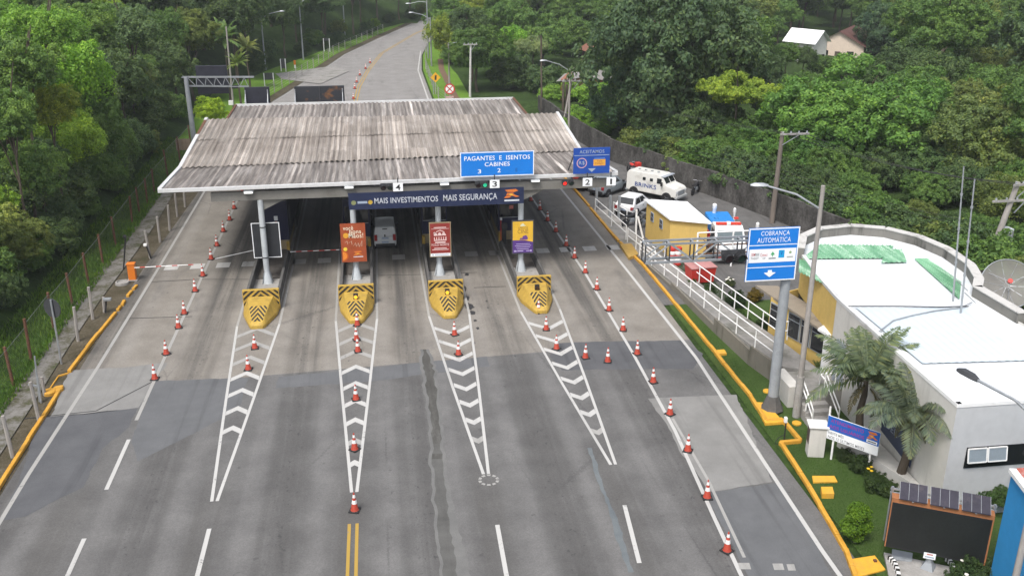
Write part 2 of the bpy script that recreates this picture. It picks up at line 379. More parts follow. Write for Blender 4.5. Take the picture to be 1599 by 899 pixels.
WWALL = mat_render('white_render', (.57, .555, .52), .55, (.30,.29,.27))
GLASS = mat_glass('dark_glass'); CARGLASS = mat_glass('car_glass', (.02, .023, .026))
PANEGLASS = mat_glass('window_glass', (.10, .13, .15), .1)
CHROME = M('chrome', (.6, .6, .62), .25, .05, 3.0, .8)
# ------------------------------------------------------------------ terrain
XL = [(0,-19.6),(108,-19.8),(122,-19.8),(142,-14.5),(192,1.5),(240,22)]
ROADL = [(0,-15.15),(60,-15.05),(80,-14.4),(100,-14.0),(117.5,-12.3),(133.4,-9.1),(157.7,-4.7),(178,.8),(199.8,7.3),(225,17),(255,32)]
ROADR = [(0,15.75),(74,15.6),(84,15.0),(98,11.0),(106,8.4),(117,6.6),(139.7,6.5),(155,7.3),(170.3,9.2),(185,12.6),(205,19.0),(228,29),(255,43)]
WALLP = [(40,36.0),(62.2,29.1),(67.7,27.3),(72.8,25.3),(83.9,20.6),(97,18.6),(108,17.6)]
def fl(Y): return pw(Y, ROADL)
def fr(Y): return pw(Y, ROADR)
def smoothstep(a, b, x):
    t = max(0., min(1., (x-a)/(b-a))); return t*t*(3-2*t)
def terr(X, Y):
    if X < 0 or Y > 175 and X < fl(Y) - 2:
        xl = pw(Y, XL); d = xl - X
        if d > 0:
            return 26*(1-math.exp(-d*.55/26)) + .5*math.sin(X*.4+Y*.23)*min(1, d/6)
        e = fl(Y) - 2.6 - X      # lawn between road and wood: gentle bank
        return max(0., e)*.07*smoothstep(100, 118, Y) if e > 0 else 0.
    wx = pw(Y, WALLP) if 40 < Y < 108 else (36 if Y <= 40 else fr(Y)+3)
    d = X - wx - 2.2
    z = 0.
    if d > 0:
        z = 1.25*smoothstep(0, 1.6, d)*(1 if Y < 110 else .2) + .7*math.sin(X*.11)*math.sin(Y*.09)*min(1, d/12)
        z += min(28., max(0., Y-195)*.16)*smoothstep(0, 25, d) + max(0, X-110)*.1
    return z
def build_ground():
    xs = np.concatenate([np.arange(-230,-60,8.), np.arange(-60,64,1.6), np.arange(64,300,8.)])
    ys = np.concatenate([np.arange(-60,20,10.), np.arange(20,200,2.0), np.arange(200,620,12.)])
    mb = MB(); nx = len(xs)
    for y in ys:
        for x in xs: mb.v.append((x, y, terr(x, y) - .06))
    for j in range(len(ys)-1):
        for i in range(nx-1):
            a = j*nx+i; mb.f.append((a, a+1, a+nx+1, a+nx)); mb.m.append(0)
    structure(mb.build('ground', GROUND, smooth=60))
build_ground()
zc = lambda z: (lambda X, Y: z)
structure(MB().strip(fl, fr, -10, 255, 150, zc(0.0)).build('road', ROAD))
YARD = mat_patch('yard_asphalt', (.085, .083, .082), (.14, .137, .132), .4)
structure(MB().strip(lambda Y: fr(Y)-.02, lambda Y: pw(Y, WALLP) if Y > 40 else 36., 50, 107, 60, zc(-.006), cols=4).build('yard_pavement', YARD))
structure(MB().strip(lambda Y: fr(Y)+.3, lambda Y: 36., 8, 50, 60, zc(-.012), cols=4).build('lawn', LAWN))
structure(MB().strip(lambda Y: pw(Y, XL)+.2, lambda Y: -16.9, 14, 98, 60, lambda X, Y: .01+terr(X,Y), cols=3).build('rough_grass', SHADEGRASS))
structure(MB().strip(lambda Y: -17.1, lambda Y: fl(Y)-.02, 14, 100, 80, zc(-.02)).build('verge', VERGE))
structure(MB().strip(lambda Y: -17.55+.1*math.sin(Y*.3), lambda Y: -16.25+.12*math.sin(Y*.21), 14, 92, 60, zc(.035)).build('sidewalk', mat_moss()))
structure(MB().strip(lambda Y: pw(Y, XL)+.3, lambda Y: fl(Y)-.9, 98, 215, 90, lambda X, Y: .05+terr(X,Y), cols=6).build('hillside_lawn', MEADOW))
structure(MB().strip(lambda Y: fl(Y)-1.2, lambda Y: fl(Y)+.1, 98, 230, 80, zc(.062)).build('dirt_shoulder', VERGE))
structure(MB().strip(lambda Y: fr(Y)+.2, lambda Y: fr(Y)+4.6-max(0,Y-135)*.06, 100, 190, 60, lambda X, Y: .05+terr(X,Y), cols=4).build('roadside_lawn', MEADOW))
pth = MB().strip(lambda Y: fr(Y)+2.4, lambda Y: fr(Y)+3.2, 104, 150, 30, lambda X, Y: .09+terr(X,Y)).build('dirt_path', M('red_earth', (.14,.085,.055), .95, .3, 2.0)); structure(pth)
# a paved entry that crosses the far lawn
p = [G(430,118), G(520,104), G(545,112), G(500,132), G(440,125)]
structure(MB().poly([(q.x, q.y, .075+max(0, terr(q.x,q.y))) for q in p]).build('paved_entry', SIDEWALK))
# ------------------------------------------------------------------ road patches and markings
def gp(pts, z): return [tuple(G(x, y, z)) for x, y in pts]
def flat(name, pts, m, z=.004, jag=.045):
    P_ = [G(x, y) for x, y in pts]; out = []; r = random.Random(int(pts[0][0]*7+pts[0][1]))
    for a, b in zip(P_, P_[1:]+P_[:1]):
        n = max(1, int((b-a).length/.22)); w = 0.
        for k in range(n):
            w = .7*w + r.uniform(-jag, jag); f = min(1, k/3, (n-k)/3); q = a.lerp(b, k/n); d = (b-a).normalized(); out.append((q.x-d.y*w*f, q.y+d.x*w*f, z))
    return structure(MB().poly(out).build(name, m))
LIGHTP = mat_patch('new_concrete_patch', (.175, .173, .166), (.228, .225, .217), .35)
DARKP = mat_patch('new_asphalt_patch', (.078, .080, .086), (.104, .106, .112), .35)
MIDP = mat_patch('old_asphalt_patch', (.100, .103, .108), (.128, .131, .136), .4)
flat('road_patch', [(108,578),(190,574),(262,566),(244,590),(216,636),(160,643),(78,651),(95,612)], LIGHTP)
flat('road_patch', [(64,652),(215,637),(200,668),(160,700),(130,760),(40,806),(5,812)], DARKP)
flat('road_patch', [(868,536),(940,533),(1062,531),(1098,552),(1082,576),(990,576),(878,578),(858,556)], DARKP)
flat('road_patch', [(1012,622),(1150,616),(1206,752),(1108,768),(1062,706),(1040,660)], LIGHTP)
flat('road_patch', [(1100,770),(1220,752),(1300,899),(1168,899)], MIDP)
flat('road_patch', [(436,588),(760,556),(765,572),(742,574),(610,592),(430,606)], MIDP)
flat('road_patch', [(240,595),(388,590),(372,640),(215,720),(205,690)], MIDP)
# brown sealed crack that wanders down the middle lane
def seal():
    cen = [(664,545),(668,566),(671,588),(676,620),(680,660),(682,700),(685,740),(688,780),(695,830),(700,870),(704,920)]
    wid = [3,6,8,7,6,7,8,8,9,10,10]
    L, R_ = [], []
    for i in range(len(cen)-1):
        for k in range(5):
            t = k/5; x = lerp(cen[i][0], cen[i+1][0], t); y = lerp(cen[i][1], cen[i+1][1], t); w = lerp(wid[i], wid[i+1], t)
            L.append((x - w + random.uniform(-2.8,2.8), y)); R_.append((x + w + random.uniform(-2.8,2.8), y))
    mb = MB(); hl = MB(); lo_ = MB()
    for i in range(len(L)-1):
        (mb if L[i][1] < 700 + 12*math.sin(i) else lo_).poly(gp([L[i], R_[i], R_[i+1], L[i+1]], .0068))
        e = lambda p, k: (p[0] + (-5 if k == 0 else 5 + max(0, (p[1]-740))*.10), p[1])
        hl.poly(gp([e(L[i],0), e(R_[i],1), e(R_[i+1],1), e(L[i+1],0)], .0045))
    structure(lo_.build('road_repair', mat_patch('worn_seal', (.072,.071,.067), (.118,.117,.112), .3)))
    structure(hl.build('road_repair', mat_patch('pale_halo', (.115,.115,.113), (.165,.164,.158), .3)))
    t = NT('sealed_crack'); v = t.coord((2.2,.3,1)); a = t.noise(v, 1.3, 6.0, .7); b = t.noise(t.coord(), 8.0, 4.0)
    c = t.ramp(t.math('ADD', t.math('MULTIPLY', a, .7), t.math('MULTIPLY', b, .3)), [(.3, (.040,.038,.033)), (.5, (.068,.066,.060)), (.66, (.105,.103,.096))])
    structure(mb.build('road_repair', t.finish(c, .85)))
seal()
ML = .009
marks = MB(); worn = MB(); yel = MB()
def wl(mb, x0, y0, x1, y1, w, z=ML):
    n = max(1, int(abs(y1-y0)/3)); d = Vector((x1-x0, y1-y0, 0)); pr = Vector((d.y, -d.x, 0)).normalized()*w/2
    a = Vector((x0, y0, z)); b = Vector((x1, y1, z)); mb.quad(a+pr, b+pr, b-pr, a-pr)
def pl(mb, pts, w):
    for (a, b) in zip(pts, pts[1:]): wl(mb, a[0], a[1], b[0], b[1], w)
def pxl(mb, pts, w): pl(mb, [tuple(G(x, y)[:2]) for x, y in pts], w)
pl(worn, [(-14.5,22),(-14.5,36),(-14.25,46),(-14.1,60),(-14.0,78),(-13.6,98),(-12.0,117.5),(-8.8,133.4),(-4.4,157.7),(7.4,199)], .17)
pl(marks, [(14.75,20),(14.75,27),(15.05,36),(15.3,43),(15.0,56),(14.4,76),(13.2,88),(9.9,100),(6.1,117),(6.0,139.7),(7.4,160)], .17)
for a, b in ((28,31.3),(34.5,38.4)): wl(marks, -11.15, a, -11.15, b, .16)
wl(worn, -11.2, 40.1, -11.2, 45, .16); wl(worn, -11.2, 45, -11.0, 98, .16)
wl(marks, -6.8, 24, -6.8, 31.3, .16)
wl(marks, 3.55, 26, 3.62, 30.1, .16); wl(marks, 8.2, 27.2, 8.55, 30.7, .16)
wl(yel, -1.83, 15, -1.75, 30.9, .12); wl(yel, -1.53, 15, -1.47, 30.9, .12)
pl(marks, [(11.2,22),(11.65,29.5),(12.1,36),(12.28,44),(12.3,56),(12.05,64),(11.55,76),(11.2,96)], .15)
pl(worn, [(11.9,27),(12.25,32),(12.3,37)], .12)
for cy0, cy1 in ((118,135),): pass
pl(yel, [(-2.6,104),(-2.6,118),(-2.3,127),(-1.2,140),(1.0,158),(7.5,184),(13.0,200)], .13)
pl(yel, [(-2.25,104),(-2.25,118),(-1.95,127),(-.85,140),(1.35,158),(7.85,184),(13.4,200)], .13)
ISL = [-6.95, -1.68, 3.42, 8.55]
TIP = [(-6.87,33.1), (-1.6,33.0), (3.6,33.6), (8.8,33.6)]
for i, c in enumerate(ISL):
    tx, ty = TIP[i]
    for s in (-1, 1):
        pl(marks, [(tx+s*.10, ty), (lerp(tx,c,.5)+s*.62, 41.5), (c+s*1.12, 50.2)], .125)
        pl(worn, [(c+s*1.12, 50.2), (c+s*1.2, 60), (c+s*1.2, 97)], .13)
    up = i < 2; n = (7, 9, 8, 8)[i]
    for k in range(n):
        Yb = 49.0 - 1.72*k if up else 48.7 - 1.72*k
        t = (Yb - ty)/(50.2 - ty); hw = lerp(.12, 1.10, t) - .07
        if hw < .16: continue
        xc = lerp(tx, c, t); dz = .98*hw*(1 if up else -1); th = .42
        target = worn if (up and k < 3) or k == 7 else marks
        for s in (-1, 1):
            target.quad((xc, Yb+dz, ML-.002), (xc+s*hw, Yb, ML-.002), (xc+s*hw, Yb-th, ML-.002), (xc, Yb+dz-th, ML-.002)) if s > 0 else \
            target.quad((xc+s*hw, Yb, ML-.002), (xc, Yb+dz, ML-.002), (xc, Yb+dz-th, ML-.002), (xc+s*hw, Yb-th, ML-.002))
    if i == 2:
        for k in range(10):
            a = k*2*PI/10; worn.quad(*[(tx+.06+math.cos(a+da)*r, ty-.45+math.sin(a+da)*r, ML) for da, r in ((0,.3),(.4,.3),(.4,.42),(0,.42))])
# worn row of white blocks across every lane
for k in range(19):
    x = -13.3 + 1.58*k
    if any(abs(x - c) < 1.3 for c in ISL): continue
    (marks if x < -8 or x > 10 else worn).quad((x-.42, 59.9, ML), (x+.42, 59.9, ML), (x+.42, 60.85, ML), (x-.42, 60.85, ML))
for a, b, y in ((1152,1170,883),(1206,1222,884),(1228,1240,885)):
    worn.poly(gp([(a,y-5),(b,y-5),(b+3,y+5),(a+3,y+5)], ML))
structure(marks.build('road_markings', WHITE_PAINT)); structure(worn.build('worn_road_markings', OLD_PAINT)); structure(yel.build('yellow_road_markings', YELLOW_PAINT))
flat('road_repair', [(917,699),(924,699),(990,893),(981,893)], mat_patch('blacked_out_line', (.10,.115,.125), (.15,.165,.17)), .006)
# slab joints
j = MB()
for pts in ([(20,655),(150,641),(245,592)], [(235,440),(310,436),(410,436)], [(195,497),(300,494)], [(740,449),(790,447)], [(0,640),(110,600)], [(585,430),(690,428),(745,425)]):
    if pts[0][0] == 0: continue
    P3 = [G(x, y, .0075) for x, y in pts]
    for a, b in zip(P3, P3[1:]):
        d = (b-a).normalized(); w = Vector((-d.y, d.x, 0))*.035; j.quad(a-w, b-w, b+w, a+w)
structure(j.build('slab_joint', M('tar_joint', (.03,.03,.03), .8, .3, 3.0)))
# tar splash beside the third island
def blots():
    mb = MB(); r = random.Random(3)
    t0 = [(718,437,7),(722,450,8),(727,465,7),(733,478,9),(738,488,6),(742,500,3),(746,512,3),(736,520,2),(741,535,2),(729,428,5),(716,425,5),(760,470,2),(762,480,2)]
    for k, (x, y, w) in enumerate(t0):
        c = G(x, y, .0062+.0002*k); n = 14; s = w/26
        mb.poly([(c.x+math.cos(2*PI*i/n)*s*r.uniform(.55,1.2)*.8, c.y+math.sin(2*PI*i/n)*s*r.uniform(.6,1.3)*1.5, c.z) for i in range(n)])
    structure(mb.build('oil_stain', M('tar', (.035,.035,.037), .6, .3, 4.0)))
blots()
# ------------------------------------------------------------------ kerbs (yellow, 0.14 m)
def kerb(name, pts, w=.17, h=.15, label=None):
    mb = MB()
    for a, b in zip(pts, pts[1:]):
        d = Vector((b[0]-a[0], b[1]-a[1], 0)); L = d.length; d.normalize(); n = max(1, round(L/1.0)); pr = Vector((-d.y, d.x, 0))
        for k in range(n):
            o = Vector((a[0], a[1], -.03)) + d*(L*k/n) + pr*random.uniform(-.012,.012)
            mb.obox(o - pr*w/2, d*(L/n-.012), pr*w, (0,0,h+.03+random.uniform(-.012,.012)))
    o = mb.build(name, KERB, bevel=.025); structure(o); return o
def gk(pts): return [tuple(G(x, y)[:2]) for x, y in pts]
kerb('kerb', [(-15.3,18),(-15.32,34.8),(-15.35,43.9)])
kerb('kerb', gk([(108,582),(145,533),(181,490)]))
kerb('kerb', gk([(76,610),(91,588),(108,583)]), .07, .06)
for a, b in (((184,486),(189,480)),((191,478),(195,471)),((199,464),(206,456)),((208,453),(214,447))): kerb('kerb', gk([a, b]))
kr = gk([(1340,915),(1320,860),(1296,818),(1265,765),(1222,697),(1218,693)])
kerb('kerb', kr); kerb('kerb', gk([(1218,693),(1250,690)])); kerb('kerb', gk([(1250,690),(1222,657)]))
kerb('kerb', gk([(1222,657),(1196,660)])); kerb('kerb', gk([(1196,659),(1172,620),(1131,570),(1118,553),(1040,458),(1004,415),(968,380)]))
kerb('kerb', gk([(966,378),(950,360),(936,343),(922,326)])); kerb('kerb', gk([(920,323),(906,307),(893,292)]) + [(15.2,86)])
# ------------------------------------------------------------------ flat graphics (signs, posters)
_tc = {}
def text_geo(body, bold=.0):
    k = (body, bold)
    if k in _tc: return _tc[k]
    cu = bpy.data.curves.new('lettering', 'FONT'); cu.body = body; cu.size = 1.0; cu.offset = bold*.45; cu.space_character = 1.06; cu.resolution_u = 3
    o = bpy.data.objects.new('lettering_source', cu); COL.objects.link(o)
    dg = bpy.context.evaluated_depsgraph_get(); dg.update()
    me = bpy.data.meshes.new_from_object(o.evaluated_get(dg))
    vs = [(v.co.x, v.co.y) for v in me.vertices]; fs = [tuple(p.vertices) for p in me.polygons]
    bpy.data.objects.remove(o); bpy.data.curves.remove(cu); bpy.data.meshes.remove(me)
    x0 = min(v[0] for v in vs); x1 = max(v[0] for v in vs); y0 = min(v[1] for v in vs); y1 = max(v[1] for v in vs)
    _tc[k] = (vs, fs, x0, x1, y0, y1); return _tc[k]
class Panel:
    """flat board in a plane: o lower-left corner, u right, v up (unit), n towards the reader"""
    def __init__(s, root, o, u, v, w, h):
        s.root = root; s.o = Vector(o); s.u = Vector(u).normalized(); s.v = Vector(v).normalized(); s.n = s.u.cross(s.v); s.w = w; s.h = h
    def P(s, x, y, off): return s.o + s.u*(x*s.w) + s.v*(y*s.h) + s.n*off
    def board(s, name, m, t=.05, over=0.0, mats=None):
        mb = MB().obox(s.P(0,0,-t) - s.u*over - s.v*over, s.u*(s.w+2*over), s.v*(s.h+2*over), s.n*t)
        return mb.build(name, m, s.root, world=True)
    def rect(s, name, x0, y0, x1, y1, m, lv=1, parent=None):
        e = .004*lv; return MB().quad(s.P(x0,y0,e), s.P(x1,y0,e), s.P(x1,y1,e), s.P(x0,y1,e)).build(name, m, parent or s.root, world=True)
    def poly(s, name, pts, m, lv=1, parent=None):
        return MB().poly([s.P(x, y, .004*lv) for x, y in pts]).build(name, m, parent or s.root, world=True)
    def polys(s, name, plist, m, lv=1, parent=None):
        mb = MB()
        for pts in plist: mb.poly([s.P(x, y, .004*lv) for x, y in pts])
        return mb.build(name, m, parent or s.root, world=True)
    def disc(s, name, x, y, r, m, lv=1, r0=0.0, n=24, a0=0, a1=2*PI):
        mb = MB(); e = .004*lv; R = r*s.h; Q = r0*s.h; c = s.P(x, y, e)
        q = lambda a, rr: c + s.u*math.cos(a)*rr + s.v*math.sin(a)*rr
        full = abs(a1-a0-2*PI) < 1e-6
        if Q == 0 and full: mb.poly([q(a0+(a1-a0)*k/n, R) for k in range(n)])
        else:
            for k in range(n):
                a, b = a0+(a1-a0)*k/n, a0+(a1-a0)*(k+1)/n
                mb.poly([q(a,Q), q(a,R), q(b,R), q(b,Q)] if Q > 0 else [c, q(a,R), q(b,R)])
        return mb.build(name, m, s.root, world=True)
    def text(s, body, x0, y0, x1, y1, m, lv=2, bold=.0, name='lettering', shear=0.0):
        vs, fs, a0, a1, b0, b1 = text_geo(body, bold)
        mb = MB(); mb.add([s.P(x0+(x1-x0)*((x-a0)/(a1-a0)) + shear*(y-b0), y0+(y1-y0)*(y-b0)/(b1-b0), .004*lv) for x, y in vs], fs)
        return mb.build(name, m, s.root, world=True)
    def frame(s, name, m, t=.03, lv=1):
        a = t/s.w; b = t/s.h; e = .004*lv
        mb = MB()
        for x0,y0,x1,y1 in ((0,0,1,b),(0,1-b,1,1),(0,b,a,1-b),(1-a,b,1,1-b)): mb.quad(s.P(x0,y0,e), s.P(x1,y0,e), s.P(x1,y1,e), s.P(x0,y1,e))
        return mb.build(name, m, s.root, world=True)
def front_panel(root, x0, z0, x1, z1, Y): return Panel(root, (x0, Y, z0), (1,0,0), (0,0,1), x1-x0, z1-z0)
def logo(p, x, y, w, h, lv=2, strip=True):
    """the operator's orange swoosh emblem over a small white caption"""
    q = lambda pts: [(x + a*w, y + b*h) for a, b in pts]
    OR = M('logo_orange', (.62,.17,.03), .5, .15, 9.0); YE = M('logo_yellow', (.72,.42,.05), .5, .15, 9.0)
    p.polys('emblem', [q([(.05,.95),(.75,1.0),(.92,.86),(.62,.76),(.2,.8)]), q([(.2,.72),(.62,.72),(.5,.56),(.14,.52)]), q([(.55,.68),(.72,.55),(1.0,.42),(.78,.38),(.45,.52)]), q([(.1,.48),(.5,.5),(.36,.36),(0.0,.32)])], OR, lv)
    p.poly('emblem', q([(.3,.62),(.5,.66),(.62,.54),(.4,.52)]), YE, lv+1)
    if strip: p.rect('caption_strip', x+.02*w, y+.08*h, x+.98*w, y+.2*h, M('caption_white', (.6,.62,.66), .5, .25, 22.0), lv)
# ------------------------------------------------------------------ canopy
TZ = [(6.20, 5.68, 6.30), (6.20, 5.60, 6.20)]
eL = G(250,297,6.2); eR = G(962,270,6.2); cL = G(284,263,5.66); cR = G(904,236,5.66); rL = G(325,187,6.3); rR = G(868,178,6.3)
bL = G(370,166,5.95); bR = G(800,155,5.95); fL = Vector((bL.x-.1, rL.y-1.0, 5.75)); fR = Vector((bR.x+.3, rR.y-1.0, 5.75))
can = thing('toll_canopy', 'wide toll plaza canopy with weathered corrugated roof standing across the whole road', 'canopy', (0, 66, 0))
def corr(name, a0, a1, b0, b1, m, rows=4, pitch=.36, amp=.042, thick=.0, ragged=0):
    L = (a1-a0).length; nw = int(L/pitch); n = nw*6; mb = MB(); r = random.Random(len(name)+nw)
    offs = [r.uniform(-.05,.05) for _ in range(nw+2)]
    for i in range(rows+1):
        for k in range(n+1):
            t = k/n; p = lerp(a0, a1, t).lerp(lerp(b0, b1, t), i/rows)
            z = amp*math.cos(2*PI*k/6) + .012*math.sin(k*.13+i)
            dy = (offs[(k//6)]*ragged if i == 0 else 0)
            mb.v.append((p.x, p.y+dy, p.z+z))
    for i in range(rows):
        for k in range(n):
            a = i*(n+1)+k; mb.f.append((a, a+1, a+n+2, a+n+1)); mb.m.append(0)
    return mb.build(name, m, can, world=True, smooth=80)
mid = lambda a, b, t: a.lerp(b, t)
corr('roof_sheet', cL + Vector((0,-.25,.10)), cR + Vector((0,-.25,.10)), mid(cL, rL, .52) + Vector((0,.2,.05)), mid(cR, rR, .52) + Vector((0,.2,.05)), ROOF, ragged=1)
corr('roof_sheet', mid(cL, rL, .52) + Vector((0,-.02,.085)), mid(cR, rR, .52) + Vector((0,-.02,.085)), rL + Vector((0,0,.06)), rR + Vector((0,0,.06)), ROOF, ragged=1)
corr('eave_sheet', eL + Vector((.1,.14,-.02)), eR + Vector((-.1,.14,-.02)), cL + Vector((0,.3,0)), cR + Vector((0,.3,0)), EAVE, 2)
corr('rear_roof_sheet', fL, fR, bL, bR, EAVE, 3)
def gut(name, pts, m, w=.16, h=.2):
    mb = MB()
    for a, b in zip(pts, pts[1:]): mb.beam(a, b, w, h)
    return mb.build(name, m, can, world=True)
gut('front_gutter', [eL + Vector((-.12,0,-.04)), eR + Vector((.1,0,-.04))], TRIM, .17, .19)
gut('verge_trim', [eL + Vector((-.04,.1,.0)), cL + Vector((-.1,0,.06)), mid(cL, rL, .62) + Vector((-.1,0,.06))], TRIM, .22, .2)
gut('verge_trim', [mid(cL, rL, .62) + Vector((-.1,0,.06)), mid(cL, rL, .95) + Vector((-.1,0,.06))], RUST, .2, .18)
gut('verge_trim', [mid(cL, rL, .95) + Vector((-.1,0,.06)), rL + Vector((-.1,0,.08))], TRIM, .24, .2)
gut('verge_trim', [eR + Vector((.04,.1,0)), cR + Vector((.1,0,.06)), rR + Vector((.1,0,.08))], TRIM, .2, .2)
gut('rear_gutter', [bL + Vector((-.1,.1,.05)), bR + Vector((.1,.1,.05))], TRIM, .18, .2)
gut('verge_trim', [fL + Vector((-.08,0,.05)), bL + Vector((-.08,.1,.07))], RUST, .16, .16)
gut('verge_trim', [fR + Vector((.08,0,.05)), bR + Vector((.08,.1,.07))], RUST, .16, .16)
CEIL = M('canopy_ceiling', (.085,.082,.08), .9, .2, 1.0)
def under(a, b, c, d, dz):
    up = [p + Vector((0,0,-dz)) for p in (a, b, c, d)]; lo = [p + Vector((0,0,-dz-.06)) for p in (a, b, c, d)]
    return MB().add(up + lo, [(0,1,2,3), (7,6,5,4), (0,4,5,1), (1,5,6,2), (2,6,7,3), (3,7,4,0)])
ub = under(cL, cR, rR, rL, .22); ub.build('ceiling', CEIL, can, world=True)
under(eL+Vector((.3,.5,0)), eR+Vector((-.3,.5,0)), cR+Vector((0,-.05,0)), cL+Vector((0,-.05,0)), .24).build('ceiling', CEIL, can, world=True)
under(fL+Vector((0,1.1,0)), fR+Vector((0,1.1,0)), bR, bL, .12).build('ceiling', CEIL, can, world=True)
BEAM = M('canopy_beam', (.17,.165,.15), .75, .2, 1.0, dirt=.4)
MB().bx(-9.7, 56.15, 5.35, 13.9, 56.45, 5.86).build('front_beam', BEAM, can, world=True)
MB().bx(-9.7, 72.0, 5.25, 13.2, 72.3, 5.55).build('cross_beam', BEAM, can, world=True)
for x in (-6.98, -1.7, 3.35, 8.4):
    MB().bx(x-.12, 56.45, 5.05, x+.12, 80.5, 5.32).build('long_beam', BEAM, can, world=True)
COLX = [-6.98, -1.71, 3.32, 8.33]
for x in COLX:
    for Y in (56.3, 72.15, 80.0):
        cb = MB().cyl((x,Y,.2), (x,Y,5.35), .17, n=14)
        if Y < 60:
            for k in range(4):
                a = k*PI/2+PI/4; cb.add([(x+math.cos(a)*.16,Y+math.sin(a)*.16,1.1),(x+math.cos(a)*.42,Y+math.sin(a)*.42,.2),(x+math.cos(a)*.1,Y+math.sin(a)*.1,.2)], [(0,1,2),(2,1,0)])
            cb.lathe([(.34,.2),(.31,.28),(.18,.85),(.17,.9)], 14, (x,Y,0))
        cb.build('column', COL_WHITE, can, world=True, smooth=40)
    MB().add([(x-.15,56.3,5.3),(x+1.5,56.3,5.34),(x+.15,56.3,4.7),(x-.15,56.34,5.3),(x+1.5,56.34,5.34),(x+.15,56.34,4.7)], [(0,1,2),(5,4,3)]).build('bracket', BEAM, can, world=True)
for px, py in ((388,299),(545,291),(694,286),(836,281),(1040,0)):
    if py == 0: continue
    q = AY(px, py, 55.95)
    f = MB().obox((q.x-.28, 55.85, q.z-.12), (.56,0,0), (0,.3,0), (0,0,.16)).build('floodlight', GALV, can, world=True, bevel=.03)
    MB().quad((q.x-.24,55.845,q.z-.10),(q.x+.24,55.845,q.z-.10),(q.x+.24,55.845,q.z+.0),(q.x-.24,55.845,q.z+.0)).build('lens', mat_emit('lamp_lens', (.85,.87,.85), .5), f, world=False).location = (-can.location.x*0, 0, 0)
for o in list(can.children):      # lenses were given in world coordinates
    for ch in o.children: ch.location = -can.location
# ------------------------------------------------------------------ message boards behind the canopy
def board_back(px0, py0, px1, py1, Y, label, rust=False, legs=True):
    a = AY(px0, py1, Y); b = AY(px1, py0, Y)
    t = thing('message_board', label, 'message board', (a.x, Y, 0), 0, 'dark boards behind the canopy')
    m = DK_STEEL
    if rust:
        n = NT('rusted_board'); s = n.smooth(n.noise(n.coord((1,1,1.3)), .8, 4.0, .6), .52, .66)
        m = n.finish(n.mix(s, (.022,.024,.030), (.16,.07,.025)), .7)
    else:
        m = M('board_back', (.018,.019,.030), .6, .3, 2.0)
    MB().bx(a.x, Y, a.z, b.x, Y+.22, b.z).build('panel', m, t, world=True, bevel=.02)
    for k in range(1, 2 if rust else 1): 
        x = (a.x+b.x)/2; MB().bx(x-.04, Y-.05, a.z, x+.04, Y, b.z).build('rib', DK_STEEL, t, world=True)
    if legs:
        for x in (a.x+.05, b.x-.15): MB().beam((x, Y-.1, 0 if not rust else 5.5), (x, Y-.1, b.z-.2), .07, .07).build('leg', GALV, t, world=True)
        for x in (a.x+.05, b.x-.15): MB().beam((x, Y-1.2, a.z-.1), (x, Y-.05, b.z-.5), .05, .05).build('brace', GALV, t, world=True)
    return t
board_back(461, 134, 537, 160, 84.2, 'long dark message board with rust blotches standing over the rear roof edge', True)
board_back(384, 136, 420, 165, 84.2, 'small square dark message board standing left of the rusty one', False)
# ------------------------------------------------------------------ signs on the canopy edge
def sgn(name, label, cat, px, Y, group=None):
    (ax, ay), (bx_, by) = px; a = AY(ax, by, Y); b = AY(bx_, ay, Y)
    t = thing(name, label, cat, ((a.x+b.x)/2, Y, a.z), 0, group); return t, front_panel(t, a.x, a.z, b.x, b.z, Y)
t, p = sgn('lane_sign', 'bright blue sign reading PAGANTES E ISENTOS CABINES on the canopy edge', 'sign', ((719,235),(834,277)), 55.75)
p.board('board', SIGN_BLUE, .06); p.frame('border', SIGN_WHITE, .05)
p.text('PAGANTES  E  ISENTOS', .055, .66, .945, .84, SIGN_WHITE, bold=.02); p.text('CABINES', .33, .41, .67, .58, SIGN_WHITE, bold=.02)
p.text('3', .235, .13, .28, .30, SIGN_WHITE, bold=.02); p.text('2', .50, .15, .545, .32, SIGN_WHITE, bold=.02); p.text('1', .745, .14, .775, .31, M('ghost_digit', (.01,.13,.46), .5, .1), 1)
for x in (.03, .97): MB().beam(p.P(x,0,-.1), p.P(x,.9,-.1), .06, .06).build('support', GALV, t, world=True); MB().beam(p.P(x,.85,-.1), p.P(x,0,-1.2), .05, .05).build('brace', DK_STEEL, t, world=True)
t, p = sgn('payment_sign', 'faded dark blue sign reading ACEITAMOS at the right end of the canopy', 'sign', ((895,230),(953,272)), 55.75)
p.board('board', SIGN_BLUE2, .06); p.rect('divider', .02,.70,.98,.725, SIGN_GREY); p.text('ACEITAMOS', .16,.79,.84,.92, SIGN_GREY, bold=.02)
p.disc('ring', .23,.42,.20, M('faded_pink', (.55,.33,.36), .5, .15, 6.0), 1, .165); p.text('R$', .15,.34,.31,.50, SIGN_GREY, bold=.015)
p.rect('card', .55,.30,.88,.60, M('faded_orange', (.66,.33,.05), .5, .12, 5.0)); p.rect('card_top', .55,.55,.88,.62, SIGN_BLUE2, 2); p.rect('card_strip', .57,.57,.86,.60, M('card_blue', (.12,.25,.55), .5), 3)
p.text('Vale', .64,.45,.79,.53, M('card_text', (.35,.10,.05), .5), 2); p.text('Pedágio', .60,.33,.83,.43, M('card_text', (.35,.10,.05), .5), 2)
p.poly('arrow', [(.40,.20),(.62,.20),(.51,.06)], SIGN_GREY); MB().beam(p.P(.03,.8,-.1), p.P(-.06,0,-.9), .05, .05).build('brace', DK_STEEL, t, world=True)
t, p = sgn('slogan_banner', 'long navy banner reading MAIS INVESTIMENTOS MAIS SEGURANÇA under the canopy edge', 'banner', ((545,292),(818,328)), 55.6)
